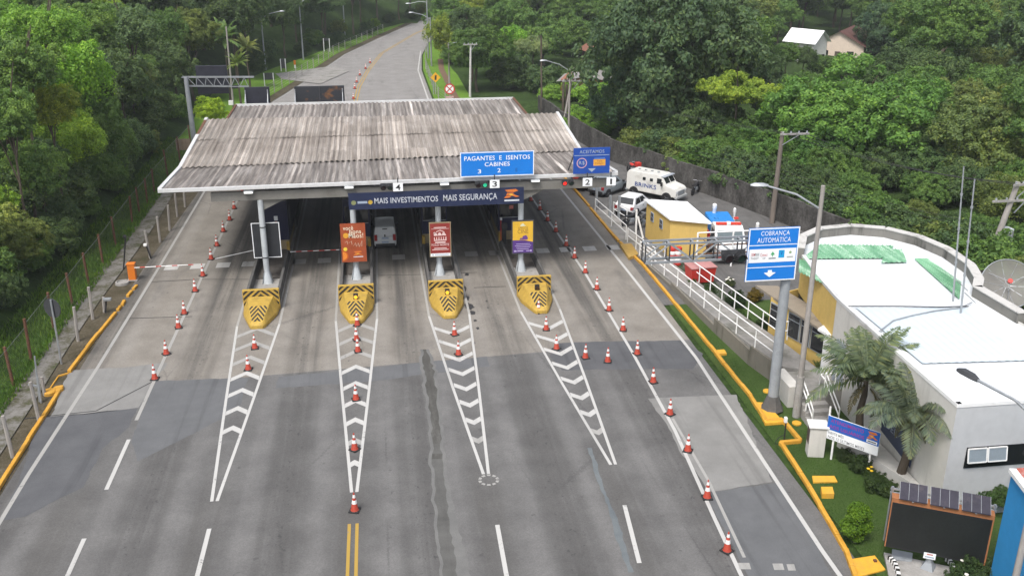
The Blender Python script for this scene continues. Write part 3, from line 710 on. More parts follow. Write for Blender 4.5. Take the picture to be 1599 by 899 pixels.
p.board('banner_sheet', BANNER, .04)
p.text('MAIS INVESTIMENTOS', .145,.32,.505,.66, BAN_TEXT, bold=.022); p.text('MAIS SEGURANÇA', .535,.24,.845,.70, BAN_TEXT, bold=.022)
logo(p, .885,.10,.09,.80)
p.disc('badge', .028,.42,.14, M('badge_olive', (.20,.22,.10), .5)); p.rect('badge_caption', .05,.36,.105,.50, SIGN_GREY); p.disc('badge', .122,.42,.13, M('badge_gold', (.45,.30,.04), .5))
for n_, (a, b), lab in (('4', ((614,286),(629,299)), 'third lane, between banner and gutter'), ('3', ((765,281),(780,294)), 'second lane, beside the green signal'), ('2', ((910,278),(925,291)), 'lane beside the red signal'), ('1', ((947,277),(962,290)), 'far right end of the gutter')):
    t, p = sgn('lane_number_plate', f'white plate with the number {n_} under the canopy, {lab}', 'number plate', ((a[0],a[1]),(b[0],b[1])), 55.5, 'lane number plates')
    p.board('plate', SIGN_WHITE, .05); p.text(n_, .26 if n_ != '1' else .38,.16,.74 if n_ != '1' else .58,.86, BLACK, bold=.03 if n_ != '1' else 0)
    MB().bx(t.location.x-.03, 55.6, p.o.z+p.h, t.location.x+.03, 55.66, p.o.z+p.h+.3).build('hanger', DK_STEEL, t, world=True)
def signal(px, py, on, label, Y=55.6, s=.2):
    q = AY(px, py, Y); t = thing('traffic_light', label, 'traffic light', q, 0, 'lane signals under the canopy')
    for k, dx in enumerate((-.32, .32)):
        MB().cyl((dx,.25,0),(dx,-.05,0), .27, n=18).build('housing', BLACK, t)
        lit = on and ((on == 'red') == (k == 0))
        m = mat_emit(f'lit_{on}', (.85,.03,.02) if on == 'red' else (.02,.42,.22), .7) if lit else (M('dark_lens', (.03,.012,.012), .3) if k == 0 else M('dark_green_lens', (.012,.03,.02), .3))
        MB().cyl((dx,-.05,0),(dx,-.07,0), .19, n=18).build('lens', m, t)
        MB().loft([[(dx+math.cos(a)*.25, y, math.sin(a)*.25) for a in [PI*j/10 for j in range(11)]] + [(dx+math.cos(a)*.23, y, math.sin(a)*.23) for a in [PI*(10-j)/10 for j in range(11)]] for y in (-.05,-.3)]).build('visor', BLACK, t)
    MB().bx(-.6,.2,.1,.6,.3,.35).build('bracket', DK_STEEL, t); return t
sg = signal(752, 289, 'green', 'signal with its green lamp lit, beside the number 3 plate')
sr = signal(887, 286, 'red', 'signal with its red lamp lit, left of the number 2 plate')
su = signal(604, 293, None, 'unlit dark signal left of the number 4 plate')
for o in (sg, sr, su): o.scale = (.62,)*3
# ------------------------------------------------------------------ islands, noses, posters, booths
NAMES = ['leftmost', 'second from left', 'third from left', 'rightmost']
for i, c in enumerate(ISL):
    isl = thing('toll_island', f'long narrow concrete toll island with low side walls, {NAMES[i]} of the four', 'toll island', (c, 53, 0), 0, 'concrete toll islands')
    MB().bx(c-.98, 52.42, 0, c+.98, 96, .2).build('kerb_base', CONC, isl, world=True, bevel=.03)
    for s in (-1, 1):
        x = c + s*.88
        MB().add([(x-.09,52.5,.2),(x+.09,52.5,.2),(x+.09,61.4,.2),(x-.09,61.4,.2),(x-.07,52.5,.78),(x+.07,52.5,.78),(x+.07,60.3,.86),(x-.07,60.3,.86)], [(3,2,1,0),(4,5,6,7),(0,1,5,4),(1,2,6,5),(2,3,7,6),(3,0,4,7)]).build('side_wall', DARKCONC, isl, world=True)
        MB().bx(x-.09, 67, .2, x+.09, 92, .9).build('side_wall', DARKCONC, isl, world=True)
    MB().bx(c-.75, 56.9, .2, c+.75, 62.2, .26).build('inner_floor', M('island_floor', (.10,.09,.08), .9, .3), isl, world=True)
    no = thing('crash_barrier', f'yellow wedge crash barrier with black chevrons on the {NAMES[i]} toll island', 'crash barrier', (c, 51, 0), 0, 'yellow island noses')
    rings = []
    for Y, hw, cb, tp, zt in ((52.38,.97,.24,.68,.84),(51.5,.92,.24,.60,.82),(51.0,.78,.23,.54,.80),(50.3,.56,.22,.38,.52),(49.85,.42,.2,.29,.34),(49.66,.30,.18,.22,.22)):
        rings.append([(c-hw,Y,0),(c-hw,Y,cb),(c-tp,Y,zt),(c+tp,Y,zt),(c+hw,Y,cb),(c+hw,Y,0)])
    MB().loft(rings).build('body', YELLOW, no, world=True, bevel=.03)
    MB().bx(c-1.0, 52.38, 0, c+1.0, 52.62, 1.22).build('back_plate', YELLOW, no, world=True, bevel=.02)
    def plate_f(x, z): return (c+x, 52.372, z)
    for k in range(6):
        cc = 1.92 - .31*k
        for sd in (-1, 1):
            poly = [(0,cc),(1.5,cc-1.5*.88),(1.5,cc-1.5*.88-.15),(0,cc-.15)]
            def half(poly, fn):
                out = []
                for q in range(len(poly)):
                    a, b = poly[q], poly[(q+1) % len(poly)]; fa, fb = fn(a), fn(b)
                    if fa >= 0: out.append(a)
                    if (fa >= 0) != (fb >= 0): tt = fa/(fa-fb); out.append((lerp(a[0],b[0],tt), lerp(a[1],b[1],tt)))
                return out
            for fn in (lambda q: 1.19-q[1], lambda q: .965-q[0], lambda q: q[1]-max(.84-max(0,q[0]-.68)*2.05, .3)):
                if len(poly) >= 3: poly = half(poly, fn)
            if len(poly) >= 3: MB().poly([plate_f(sd*x, z) for x, z in poly]).build('chevron_stripe', STRIPE, no, world=True)
    # chevrons lying on the sloping front face
    def top_f(x, s):
        Y = lerp(49.85, 51.0, s); z = .34+(Y-49.85)*(.18/.45) if Y < 50.3 else .52+(Y-50.3)*(.28/.70)
        return (c+x, Y, z+.012)
    for k in range(5):
        cc = 1.50 - .30*k
        for sd in (-1, 1):
            poly = [(0,cc),(.8,cc-.8*1.35),(.8,cc-.8*1.35-.15),(0,cc-.15)]
            for fn in (lambda q: 1.0-q[1], lambda q: q[1]-.03, lambda q: .27+.24*q[1]-q[0]):
                if len(poly) >= 3: poly = half(poly, fn)
            if len(poly) >= 3: MB().poly([top_f(sd*x, s) for x, s in poly]).build('chevron_stripe', STRIPE, no, world=True)
    if i:
        lm = MB().bx(c-.13, 51.25, .78, c+.13, 51.45, 1.12).build('lamp_box', BLACK, no, world=True, bevel=.02)
        MB().cyl((c,51.25,.95),(c,51.2,.95), .10, n=14).build('lens', mat_emit('amber_lens', (.85,.42,.03), .55) if i < 3 else M('dark_amber', (.05,.025,.01), .3), no, world=True)
# posters hanging on the front columns
def poster(px0, py0, px1, py1, label, cat='poster'):
    return sgn('column_poster', label, cat, ((px0,py0),(px1,py1)), 55.95, 'posters on the canopy columns')
t, p = poster(395,352,434,409, 'dark back of a framed poster on the left column')
p.v = Vector((0,0,1)); p.o.y = 56.62
p.board('panel', M('poster_back', (.022,.024,.028), .6, .25), .05); p.frame('frame', SIGN_WHITE, .045)
for z in (.93, .07): MB().lathe([(.19,-.03),(.19,.03)], 14, (COLX[0], 56.3, p.o.z+p.h*z)).build('clamp', DK_STEEL, t, world=True)
t, p = poster(535,349,569,409, 'orange poster with oranges reading você bons Mãos on the second column')
OP = M('poster_orange', (.30,.062,.020), .55, .3, 1.6); CR = M('poster_cream', (.72,.66,.52), .5, .05)
p.board('panel', OP, .06, .03); p.rect('sheet', .02,.02,.98,.98, OP, 1)
p.text('você', .10,.84,.52,.95, CR, bold=.02); p.text('bons', .36,.745,.84,.855, CR, bold=.02); p.text('Mãos!', .32,.63,.92,.755, CR, bold=.02)
p.disc('fruit', .20,.70,.07, M('fruit_yellow', (.62,.30,.03), .5, .3, 8.0), 2); p.disc('fruit', .025,.16,.145, M('fruit_orange', (.48,.095,.012), .5, .3, 8.0), 2, a0=-PI/2, a1=PI/2); p.disc('fruit_flesh', .03,.16,.11, M('fruit_flesh', (.68,.22,.03), .5, .35, 14.0), 3, a0=-PI/2, a1=PI/2); p.disc('fruit_shine', .15,.34,.05, M('fruit_bright', (.75,.55,.05), .5), 4)
for k, (x0, y0, x1, y1) in enumerate(((.15,.52,.24,.55),(.24,.55,.26,.47),(.3,.5,.42,.55),(.42,.55,.44,.46),(.5,.42,.58,.5),(.58,.5,.62,.4),(.62,.4,.7,.49),(.7,.49,.74,.39),(.74,.39,.86,.55),(.86,.55,.84,.40))):
    MB().beam(p.P(x0,y0,.01), p.P(x1,y1,.01), .014, .006).build('script_stroke', CR, t, world=True)
logo(p, .46,.10,.42,.18)
t, p = poster(672,347,703,401, 'red poster with a white gabled market emblem on the third column')
RP = M('poster_red', (.25,.032,.026), .55, .2, 2.0); p.board('panel', M('poster_edge', (.25,.2,.12), .6), .06, .03); p.rect('sheet', .02,.02,.98,.98, RP); p.rect('footer', .02,.01,.98,.095, SIGN_WHITE, 2)
PK = M('poster_pink', (.70,.52,.50), .5, .1)
p.rect('text_line', .20,.845,.80,.872, PK, 2); p.rect('text_line', .08,.815,.92,.825, PK, 2)
p.polys('emblem', [[(.2+.2*k,.62),(.2+.2*k,.69),(.30+.2*k,.72),(.4+.2*k,.62)] for k in range(3)], PK, 2); p.rect('emblem', .2,.47,.8,.58, PK, 3)
for k in range(5): p.rect('emblem_slot', .24+.11*k,.50,.31+.11*k,.60, RP, 4)
p.polys('emblem', [[(.30,.74),(.5,.79),(.72,.73),(.70,.71),(.5,.765),(.31,.72)]], PK, 2); p.poly('emblem', [(.17,.70),(.23,.735),(.30,.70),(.23,.665)], PK, 2)
p.rect('text_line', .25,.40,.75,.44, PK, 2); p.text('POLO NORTE', .08,.315,.92,.385, PK, bold=.02); p.rect('text_line', .2,.235,.8,.26, PK, 2); p.rect('text_line', .1,.195,.9,.215, PK, 2)
p.rect('footer_mark', .1,.035,.16,.07, SIGN_GREY, 3); p.rect('footer_mark', .22,.04,.9,.06, SIGN_GREY, 3)
t, p = poster(800,344,833,396, 'yellow and purple poster reading CINE on the right column')
YP = M('poster_yellow', (.66,.40,.035), .55, .15, 1.5); PU = M('poster_purple', (.085,.035,.20), .55, .15, 2.0)
p.board('panel', DK_STEEL, .06, .04); p.rect('sheet', .02,.02,.98,.98, YP); p.poly('band', [(.02,.02),(.98,.02),(.98,.34),(.6,.40),(.02,.41)], PU, 2)
IN = M('poster_ink', (.22,.12,.03), .5); p.text('AMIGOS', .27,.745,.74,.815, IN, 2); p.text('CINE', .25,.61,.76,.735, IN, 2, bold=.0)
p.poly('splash', [(.36,.86),(.5,.93),(.58,.87),(.66,.84),(.4,.83)], M('poster_pale', (.6,.62,.45), .5), 2)
p.polys('picture', [[(.34,.42),(.42,.50),(.46,.42)], [(.44,.42),(.5,.53),(.66,.56),(.74,.48),(.72,.42)]], M('poster_violet', (.12,.05,.22), .5), 3)
LV = M('poster_lilac', (.42,.36,.58), .5)
for k, (a, b) in enumerate(((.18,.84),(.12,.9),(.18,.84),(.22,.78))): p.rect('text_line', a,.285-.055*k,b,.302-.055*k, LV, 3)
p.rect('footer_mark', .08,.05,.2,.10, LV, 3); p.rect('footer_mark', .24,.06,.52,.09, LV, 3); p.rect('footer_mark', .66,.06,.82,.085, LV, 3); p.disc('footer_mark', .88,.075,.03, LV, 3)
# booths
for i, c in enumerate(ISL):
    t = thing('toll_booth', f'navy toll booth on the {NAMES[i]} island' + (' with a fire extinguisher on its blank wall' if i == 0 else ' with a dark glazed front'), 'toll booth', (c, 63, .2), 0, 'navy toll booths')
    hw = .86; y0, y1 = 62.4, 75.0
    MB().bx(c-hw+.04, y0+.04, .2, c+hw-.04, y1, .85).build('plinth', M('booth_plinth', (.30,.24,.14), .8, .25), t, world=True)
    for s in (-1, 1): MB().bx(c+s*(hw-.1)-.1, y0-.3, .2, c+s*(hw-.1)+.1, y0-.1, .8).build('yellow_post', YELLOW, t, world=True, bevel=.02)
    w = MB()
    if i == 0: w.bx(c-hw, y0, .85, c+hw, y1, 3.5)
    else:
        w.bx(c-hw, y0, .85, c+hw, y1, 1.75); w.bx(c-hw, y0, 2.95, c+hw, y1, 3.5)
        for sx in (-1, 1):
            w.bx(c+sx*hw, y0, 1.75, c+sx*(hw-.1), y0+.1, 2.95); w.bx(c+sx*hw, y1-.1, 1.75, c+sx*(hw-.1), y1, 2.95)
    w.build('body', NAVY, t, world=True)
    MB().bx(c-hw-.06, y0-.08, 3.5, c+hw+.06, y1+.06, 3.6).build('roof', DARKCONC, t, world=True)
    if i:
        fw = MB(); fw.bx(c-hw+.1, y0+.03, 1.76, c+hw-.1, y0+.06, 2.94); gl = fw.build('window', GLASS, t, world=True)
        MB().bx(c-hw+.1, y0-.01, 1.75, c+hw-.1, y0+.02, 1.8).build('sill', GALV, t, world=True)
        for sx in (-1, 1): MB().bx(c+sx*(hw-.05), y0+.12, 1.77, c+sx*(hw-.02), y1-.12, 2.94).build('window', GLASS, t, world=True)
        if i == 3: MB().quad((c-.1,y0+.02,2.35),(c+.18,y0+.02,2.35),(c+.18,y0+.02,2.6),(c-.1,y0+.02,2.6)).build('notice', M('notice_red', (.5,.16,.13), .5), t, world=True)
    else:
        e = MB().cyl((c+.1,y0-.08,1.75),(c+.1,y0-.08,2.15), .075, n=12).build('extinguisher', RED, t, world=True, smooth=40)
        MB().bx(c-.02, y0-.012, 2.2, c+.22, y0-.004, 2.5).build('notice', SIGN_WHITE, t, world=True)
    for sx in (-1, 1):
        MB().bx(c+sx*(hw+.005), y0+.9, .9, c+sx*(hw+.035), y0+1.9, 2.9).build('door', M('booth_door', (.10,.105,.12), .5, .2), t, world=True)
q = AY(787, 392, 61.5); t = thing('payment_terminal', 'dark payment terminal with a white top in front of the rightmost booth', 'terminal', (q.x, 61.4, .2))
MB().bx(-.14,-.1,0,.14,.1,1.15).build('pedestal', BLACK, t, bevel=.03); MB().bx(-.2,-.16,1.15,.2,.14,1.5).build('head', DK_STEEL, t, bevel=.03); MB().cyl((-.22,-.05,.1),(-.22,-.05,1.75), .035, n=8).build('striped_post', RED, t); MB().bx(-.28,-.1,1.72,-.14,.02,1.9).build('cap', SIGN_WHITE, t, bevel=.02)
# barrier arms
def arm(p0, p1, label, m2=True, n=9, base=True, r=.026):
    p0, p1 = Vector(p0), Vector(p1); t = thing('barrier_gate', label, 'barrier arm', p0, 0, 'lane barrier arms')
    for k in range(n): MB().cyl(lerp(p0,p1,k/n), lerp(p0,p1,(k+1)/n), r, n=8).build('arm_segment', RED if (k % 2 and m2) else WHITE, t, world=True)
    if base:
        MB().bx(p0.x-.15, p0.y-.15, 0.2, p0.x+.15, p0.y+.15, p0.z+.1).build('motor_box', DK_STEEL, t, world=True, bevel=.02)
    return t
arm((-1.68-.95, 59.3, 1.05), (-5.85, 59.6, .95), 'red and white arm closed across the lane between the first two islands')
arm((-6.95-.98, 60.2, 1.0), tuple(AY(336,404,60.2)), 'white arm reaching left from the leftmost island', False)
q = G(208,437); cab = thing('barrier_cabinet', 'orange barrier cabinet with a red and white arm beside the left kerb', 'barrier cabinet', (q.x, q.y, 0))
MB().bx(-.22,-.18,.05,.22,.18,1.02).build('cabinet', ORANGE, cab, bevel=.03); MB().bx(-.25,-.21,1.02,.25,.21,1.10).build('lid', ORANGE, cab, bevel=.02); MB().bx(-.3,-.25,0,.3,.25,.06).build('foot', CONC, cab)
e = AY(302,413,q.y) - Vector((q.x,q.y,0)); s = Vector((.22,-.22,.86))
for k in range(11): MB().cyl(lerp(s,e,k/11), lerp(s,e,(k+1)/11), .028, n=8).build('arm_segment', RED if k % 3 == 1 else WHITE, cab)
# ------------------------------------------------------------------ traffic cones
def make_cone():
    t = thing('traffic_cone', 'orange traffic cone with two white bands', 'traffic cone', (0,0,0), 0, 'traffic cones')
    MB().bx(-.21,-.21,0,.21,.21,.05).build('base', RUBBER, t, bevel=.015)
    pr = lambda z: .155 - .13*(z-.05)/.8
    MB().lathe([(.17,.05),(pr(.09),.09),(pr(.85),.85),(0.0,.86)], 18).build('body', CONE_RED, t, smooth=40)
    for a, b in ((.36,.52),(.63,.76)):
        MB().lathe([(pr(a)+.004,a),(pr(b)+.004,b)], 18).build('reflective_band', CONE_WHITE, t, smooth=40)
    return t
cone0 = make_cone(); cone_used = [0]
def cone(px, py, label, exact=None):
    q = G(px, py-2) if exact is None else Vector(exact)
    o = cone0 if not cone_used[0] else copy_tree(cone0); cone_used[0] = 1
    o.location = (q.x, q.y, .010); o.scale = (.93,.93,.93); o.rotation_euler = (random.uniform(-.02,.02), random.uniform(-.02,.02), random.uniform(0, 1.5)); o['label'] = label
rows = [('along the left lane line', [(242,594),(260,555),(279,514),(288,492),(305,457),(317,433),(330,407),(339,386),(349,364),(359,346),(366,328),(373,315),(379,303)]),
        ('in the leftmost painted wedge', [(388,579),(398,546)]),
        ('in the second painted wedge from left', [(554,799),(554,704),(556,626),(559,551),(557,533),(558,510)]),
        ('in the third painted wedge from left', [(716,556),(710,525)]),
        ('in the rightmost painted wedge', [(869,547),(853,517),(841,490)]),
        ('along the right lane line', [(1135,862),(1104,779),(1074,706),(1046,649),(1020,599),(995,555),(973,518),(951,487),(932,454),(914,428),(897,405),(884,386),(868,364),(855,347),(843,330),(829,316)]),
        ('on the far yellow centre line', [(552,157),(554,141),(557,131),(562,120),(571,110),(578,101)])]
for where, pts in rows:
    for k, (x, y) in enumerate(pts): cone(x, y, f'orange traffic cone {where}, {ordn(k)} the camera')
cone(914, 561, 'left one of two traffic cones on the dark road patch right of the wedges'); cone(949, 567, 'right one of two traffic cones on the dark road patch right of the wedges')
# ------------------------------------------------------------------ vehicles (local x forward, y left, z up)
def bil(q, u, v): return Vector(q[0]).lerp(Vector(q[1]), u).lerp(Vector(q[3]).lerp(Vector(q[2]), u), v)
def facepanel(q, u0, v0, u1, v1, off=.012):
    a, b, c, d = bil(q,u0,v0), bil(q,u1,v0), bil(q,u1,v1), bil(q,u0,v1)
    n = (b-a).cross(d-a).normalized()*off; return [a+n, b+n, c+n, d+n]
def wheel(root, x, y, r, w, rimm):
    s = 1 if y > 0 else -1
    t = MB(); prof = [(.62*r,-w/2),(.93*r,-w/2),(r,-w*.36),(r,w*.36),(.93*r,w/2),(.62*r,w/2)]
    n = 20; vs = []; fs = []
    for rr, o in prof: vs += [(x+rr*math.cos(2*PI*k/n), y+o, r+rr*math.sin(2*PI*k/n)) for k in range(n)]
    for i in range(5): fs += [(i*n+k, i*n+(k+1) % n, (i+1)*n+(k+1) % n, (i+1)*n+k) for k in range(n)]
    t.add(vs, fs); o = t.build('wheel', RUBBER, root, smooth=40)
    rm = MB().cyl((x, y-w*.3, r), (x, y+w*.36*s, r), .63*r, n=n)
    for k in range(5):
        a = k*2*PI/5; rm.beam((x, y+w*.40*s, r), (x+math.cos(a)*.56*r, y+w*.40*s, r+math.sin(a)*.56*r), .16*r, .02)
    rm.build('rim', rimm, o)
    return o
def car_paint(name, col, metal=0.0, dirt=.1):
    t = NT(name); v = t.coord(); a = t.noise(v, 1.3, 4.0); b = t.noise(v, 6.0, 4.0)
    c = t.mix(t.math('MULTIPLY', t.smooth(a, .45, .75), dirt), col, (.25,.22,.18))
    sp = t.n('SeparateXYZ', {0: v}).outputs[2]
    low = t.math('MULTIPLY', t.math('SUBTRACT', 1.0, t.smooth(sp, .3, .75)), t.math('MULTIPLY', b, dirt*3), True)
    c = t.mix(low, c, (.20,.165,.12))
    return t.finish(c, .28, metal, spec=.5)
def car(name, label, cat, pos, head, L=3.7, W=1.6, H=1.46, paint=None, kind='hatch', group=None, plate='white'):
    t = thing(name, label, cat, pos, head, group); w = W/2; hl = L/2; zb = .24; belt = .60*H+.02
    van = kind == 'van'
    st = [(-hl,.80,.34,belt-.12),(-hl+.07,.93,.26,belt-.03),(-hl*.55,1.0,.22,belt),(0,1.0,.22,belt),(hl*.42,.99,.22,belt-.02),(hl*.72,.95,.24,belt-.11),(hl*.93,.86,.26,belt-.22),(hl,.66,.36,belt-.34)]
    rings = []
    for x, k, b, tp in st:
        y = w*k
        rings.append([(x,-y*.86,b),(x,-y,b+.14),(x,-y,lerp(b,tp,.62)),(x,-y*.95,tp-.04),(x,-y*.84,tp),(x,y*.84,tp),(x,y*.95,tp-.04),(x,y,lerp(b,tp,.62)),(x,y,b+.14),(x,y*.86,b)])
    bo = MB().loft(rings)
    b0, b1 = -hl*.92, hl*(.56 if not van else .62); r0, r1 = -hl*(.64 if not van else .88), hl*(.06 if not van else .30)
    wb, wt = w*.93, w*.74 if not van else w*.82
    C = dict(brL=(b0,wb,belt-.06), brR=(b0,-wb,belt-.06), bfL=(b1,wb*.96,belt-.08), bfR=(b1,-wb*.96,belt-.08), trL=(r0,wt,H-.05), trR=(r0,-wt,H-.05), tfL=(r1,wt,H-.04), tfR=(r1,-wt,H-.04))
    order = ['brR','bfR','bfL','brL','trR','tfR','tfL','trL']
    bo.add([C[k] for k in order], [(0,1,5,4),(1,2,6,5),(2,3,7,6),(3,0,4,7),(4,5,6,7)])
    mx = (r0+r1)/2
    bo.add([C['trR'],C['tfR'],C['tfL'],C['trL'],(r0+.12,-wt*.8,H),(r1-.1,-wt*.8,H+.01),(r1-.1,wt*.8,H+.01),(r0+.12,wt*.8,H)], [(0,1,5,4),(1,2,6,5),(2,3,7,6),(3,0,4,7),(4,5,6,7)])
    bo.build('body', paint, t, smooth=35, bevel=.03)
    right = [C['brR'],C['bfR'],C['tfR'],C['trR']]; left = [C['bfL'],C['brL'],C['trL'],C['tfL']]
    rear = [C['brL'],C['brR'],C['trR'],C['trL']]; front = [C['bfR'],C['bfL'],C['tfL'],C['tfR']]
    cuts = ((.10,.47),(.50,.86)) if not van else ((.66,.90),)
    for a, b in cuts:
        MB().poly(facepanel(right, a,.18,b,.86)).build('side_window', CARGLASS, t); MB().poly(facepanel(left, 1-b,.18,1-a,.86)).build('side_window', CARGLASS, t)
    if not van: MB().poly(facepanel(rear, .08,.22,.92,.9)).build('rear_window', CARGLASS, t)
    MB().poly(facepanel(front, .06,.1,.94,.92)).build('windshield', CARGLASS, t)
    for s in (-1, 1):
        MB().bx(-hl-.015, s*w*.66, belt-.30, -hl+.13, s*w*.92, belt-.06 if not van else belt+.1).build('taillight', M('tail_red', (.30,.02,.02), .25), t, bevel=.02)
        MB().bx(hl*.90, s*w*.46, belt-.44, hl*.975, s*w*.80, belt-.29).build('headlight', M('lamp_glass', (.6,.62,.65), .15), t, bevel=.02)
        MB().bx(b1-.35, s*w*1.0, belt-.04, b1-.20, s*(w+.18), belt+.12).build('mirror', BLACK, t, bevel=.02)
        MB().bx(-.25, s*(w+.004), belt-.2, -.10, s*(w+.024), belt-.16).build('door_handle', BLACK, t)
        for x in (-hl*.64, hl*.62):
            MB().cyl((x, s*(w-.12), .29), (x, s*(w+.008), .29), .355, n=18).build('wheel_arch', BLACK, t)
            wheel(t, x, s*(w-.08), .29, .19, GALV)
    MB().bx(-hl-.05, -w*.82, .27, -hl+.08, w*.82, .50).build('rear_bumper', BLACK if kind != 'saloon' else paint, t, bevel=.03)
    MB().bx(hl-.16, -w*.66, .27, hl+.03, w*.66, .45).build('front_bumper', BLACK, t, bevel=.03)
    MB().bx(-hl-.06, -.22, .55, -hl-.045 + (.0), .22, .68).build('licence_plate', SIGN_GREY, t)
    return t
P_WHITE = car_paint('car_white', (.70,.71,.72)); P_GREY = car_paint('car_grey', (.30,.34,.37), .35); P_DK = car_paint('car_dark', (.05,.06,.09), .2); P_VAN = car_paint('van_white', (.56,.58,.59), .0, .12)
car('white_hatchback', 'white hatchback with black wheel arches parked behind the metal posts', 'car', (18.65,68.35,0), math.radians(50), 3.55, 1.62, 1.45, P_WHITE, group='vehicles parked in the yard')
car('grey_hatchback', 'silver grey car parked behind the number 1 plate, half hidden by the signs', 'car', (18.0,73.85,0), math.radians(42), 3.6, 1.6, 1.5, P_GREY, group='vehicles parked in the yard')
car('dark_car', 'dark car parked behind the number 2 plate', 'car', (16.9,75.9,0), math.radians(42), 3.7, 1.6, 1.4, P_DK, group='vehicles parked in the yard')
v = car('white_van', 'white van seen from behind driving through the second toll lane', 'van', (.12,63.65,0), PI/2, 3.7, 1.54, 1.62, P_VAN, 'van')
for s in (0,):
    MB().bx(-1.90,-.22,.82,-1.87,.22,.94).build('plate_recess', SIGN_GREY, v)
    MB().bx(-1.87,-.03,.96,-1.84,.05,1.12).build('handle', BLACK, v); MB().bx(-1.69,-.16,1.42,-1.66,.16,1.48).build('brake_light', BLACK, v)
# armoured truck
def armoured():
    t = thing('armoured_truck', 'dusty white armoured truck lettered BRINKS parked by the retaining wall', 'truck', (21.35,72.0,0), math.radians(-47), 'vehicles parked in the yard'); t.scale = (.82,.82,.82)
    P = car_paint('armoured_white', (.66,.655,.62), 0, .35); w = 1.0
    prof = [(-2.75,.55),(-2.75,2.15),(-2.55,2.42),(.75,2.42),(1.15,2.30),(1.60,1.62),(2.55,1.36),(2.72,1.15),(2.72,.55)]
    def sec(k, z): return w*(1 - .10*max(0, (z-1.2)/1.2))
    vs = [(x,-sec(0,z),z) for x, z in prof] + [(x,sec(0,z),z) for x, z in prof]; n = len(prof)
    MB().add(vs, [tuple(range(n)), tuple(range(n,2*n))[::-1]] + [(i, n+i, n+(i+1) % n, (i+1) % n) for i in range(n)]).build('body', P, t, bevel=.05)
    for s in (-1, 1):
        for x in (-1.85, 1.75):
            MB().cyl((x,s*(w-.2),.42),(x,s*(w+.02),.42), .52, n=20).build('wheel_arch', BLACK, t); wheel(t, x, s*(w-.10), .42, .26, GALV)
        y = s*(sec(0,1.85)+.006)
        for x0, x1, z0, z1 in ((-.95,-.62,1.72,2.0),(-.15,.18,1.72,2.0),(.62,1.12,1.62,2.12)):
            MB().quad((x0,y+s*.02,z0),(x1,y+s*.02,z0),(x1,y-s*.008,z1),(x0,y-s*.008,z1)).build('side_window', CARGLASS, t)
        MB().bx(1.15, s*(w+.05), 1.5, 1.3, s*(w+.25), 1.85).build('mirror', BLACK, t, bevel=.02)
        MB().bx(2.66, s*.62, .95, 2.75, s*.88, 1.12).build('headlight', M('lamp_glass', (.6,.62,.65), .15), t, bevel=.02)
    q = [(1.15,-.88,2.30),(1.15,.88,2.30),(1.60,.94,1.62),(1.60,-.94,1.62)]
    q = [(1.60,-.94,1.62),(1.60,.94,1.62),(1.15,.88,2.30),(1.15,-.88,2.30)]
    for a, b in ((.06,.47),(.53,.94)): MB().poly(facepanel(q, a,.14,b,.88,.015)).build('windshield', CARGLASS, t)
    MB().bx(1.05,-.95,2.28,1.42,.95,2.36).build('visor', M('visor_grey', (.33,.36,.40), .5), t, bevel=.02)
    MB().bx(2.70,-.55,.72,2.76,.55,1.12).build('grille', GREY_STEEL, t); MB().bx(2.62,-1.0,.42,2.86,1.0,.64).build('front_bumper', M('bumper_grey', (.35,.36,.36), .6), t, bevel=.03)
    for x in (-1.9,-1.2,-.5,.2): MB().bx(x-.1,-.1,2.42,x+.1,.1,2.50).build('roof_vent', GALV, t, bevel=.02)
    MB().bx(-2.8,-1.02,.48,-2.6,1.02,.66).build('rear_bumper', GREY_STEEL, t)
    vs, fs, a0, a1, b0, b1 = text_geo('BRINKS', .02)
    for s in (-1, 1):
        mb = MB().add([((-1.75 + (x-a0)/(a1-a0)*2.35)*(-s if s > 0 else 1) - (1.15 if s > 0 else 0), s*(w+.012), 1.02+(y-b0)/(b1-b0)*.42) for x, y in vs], fs); mb.build('lettering', M('brand_blue', (.03,.07,.26), .5, .1), t)
    return t
armoured()
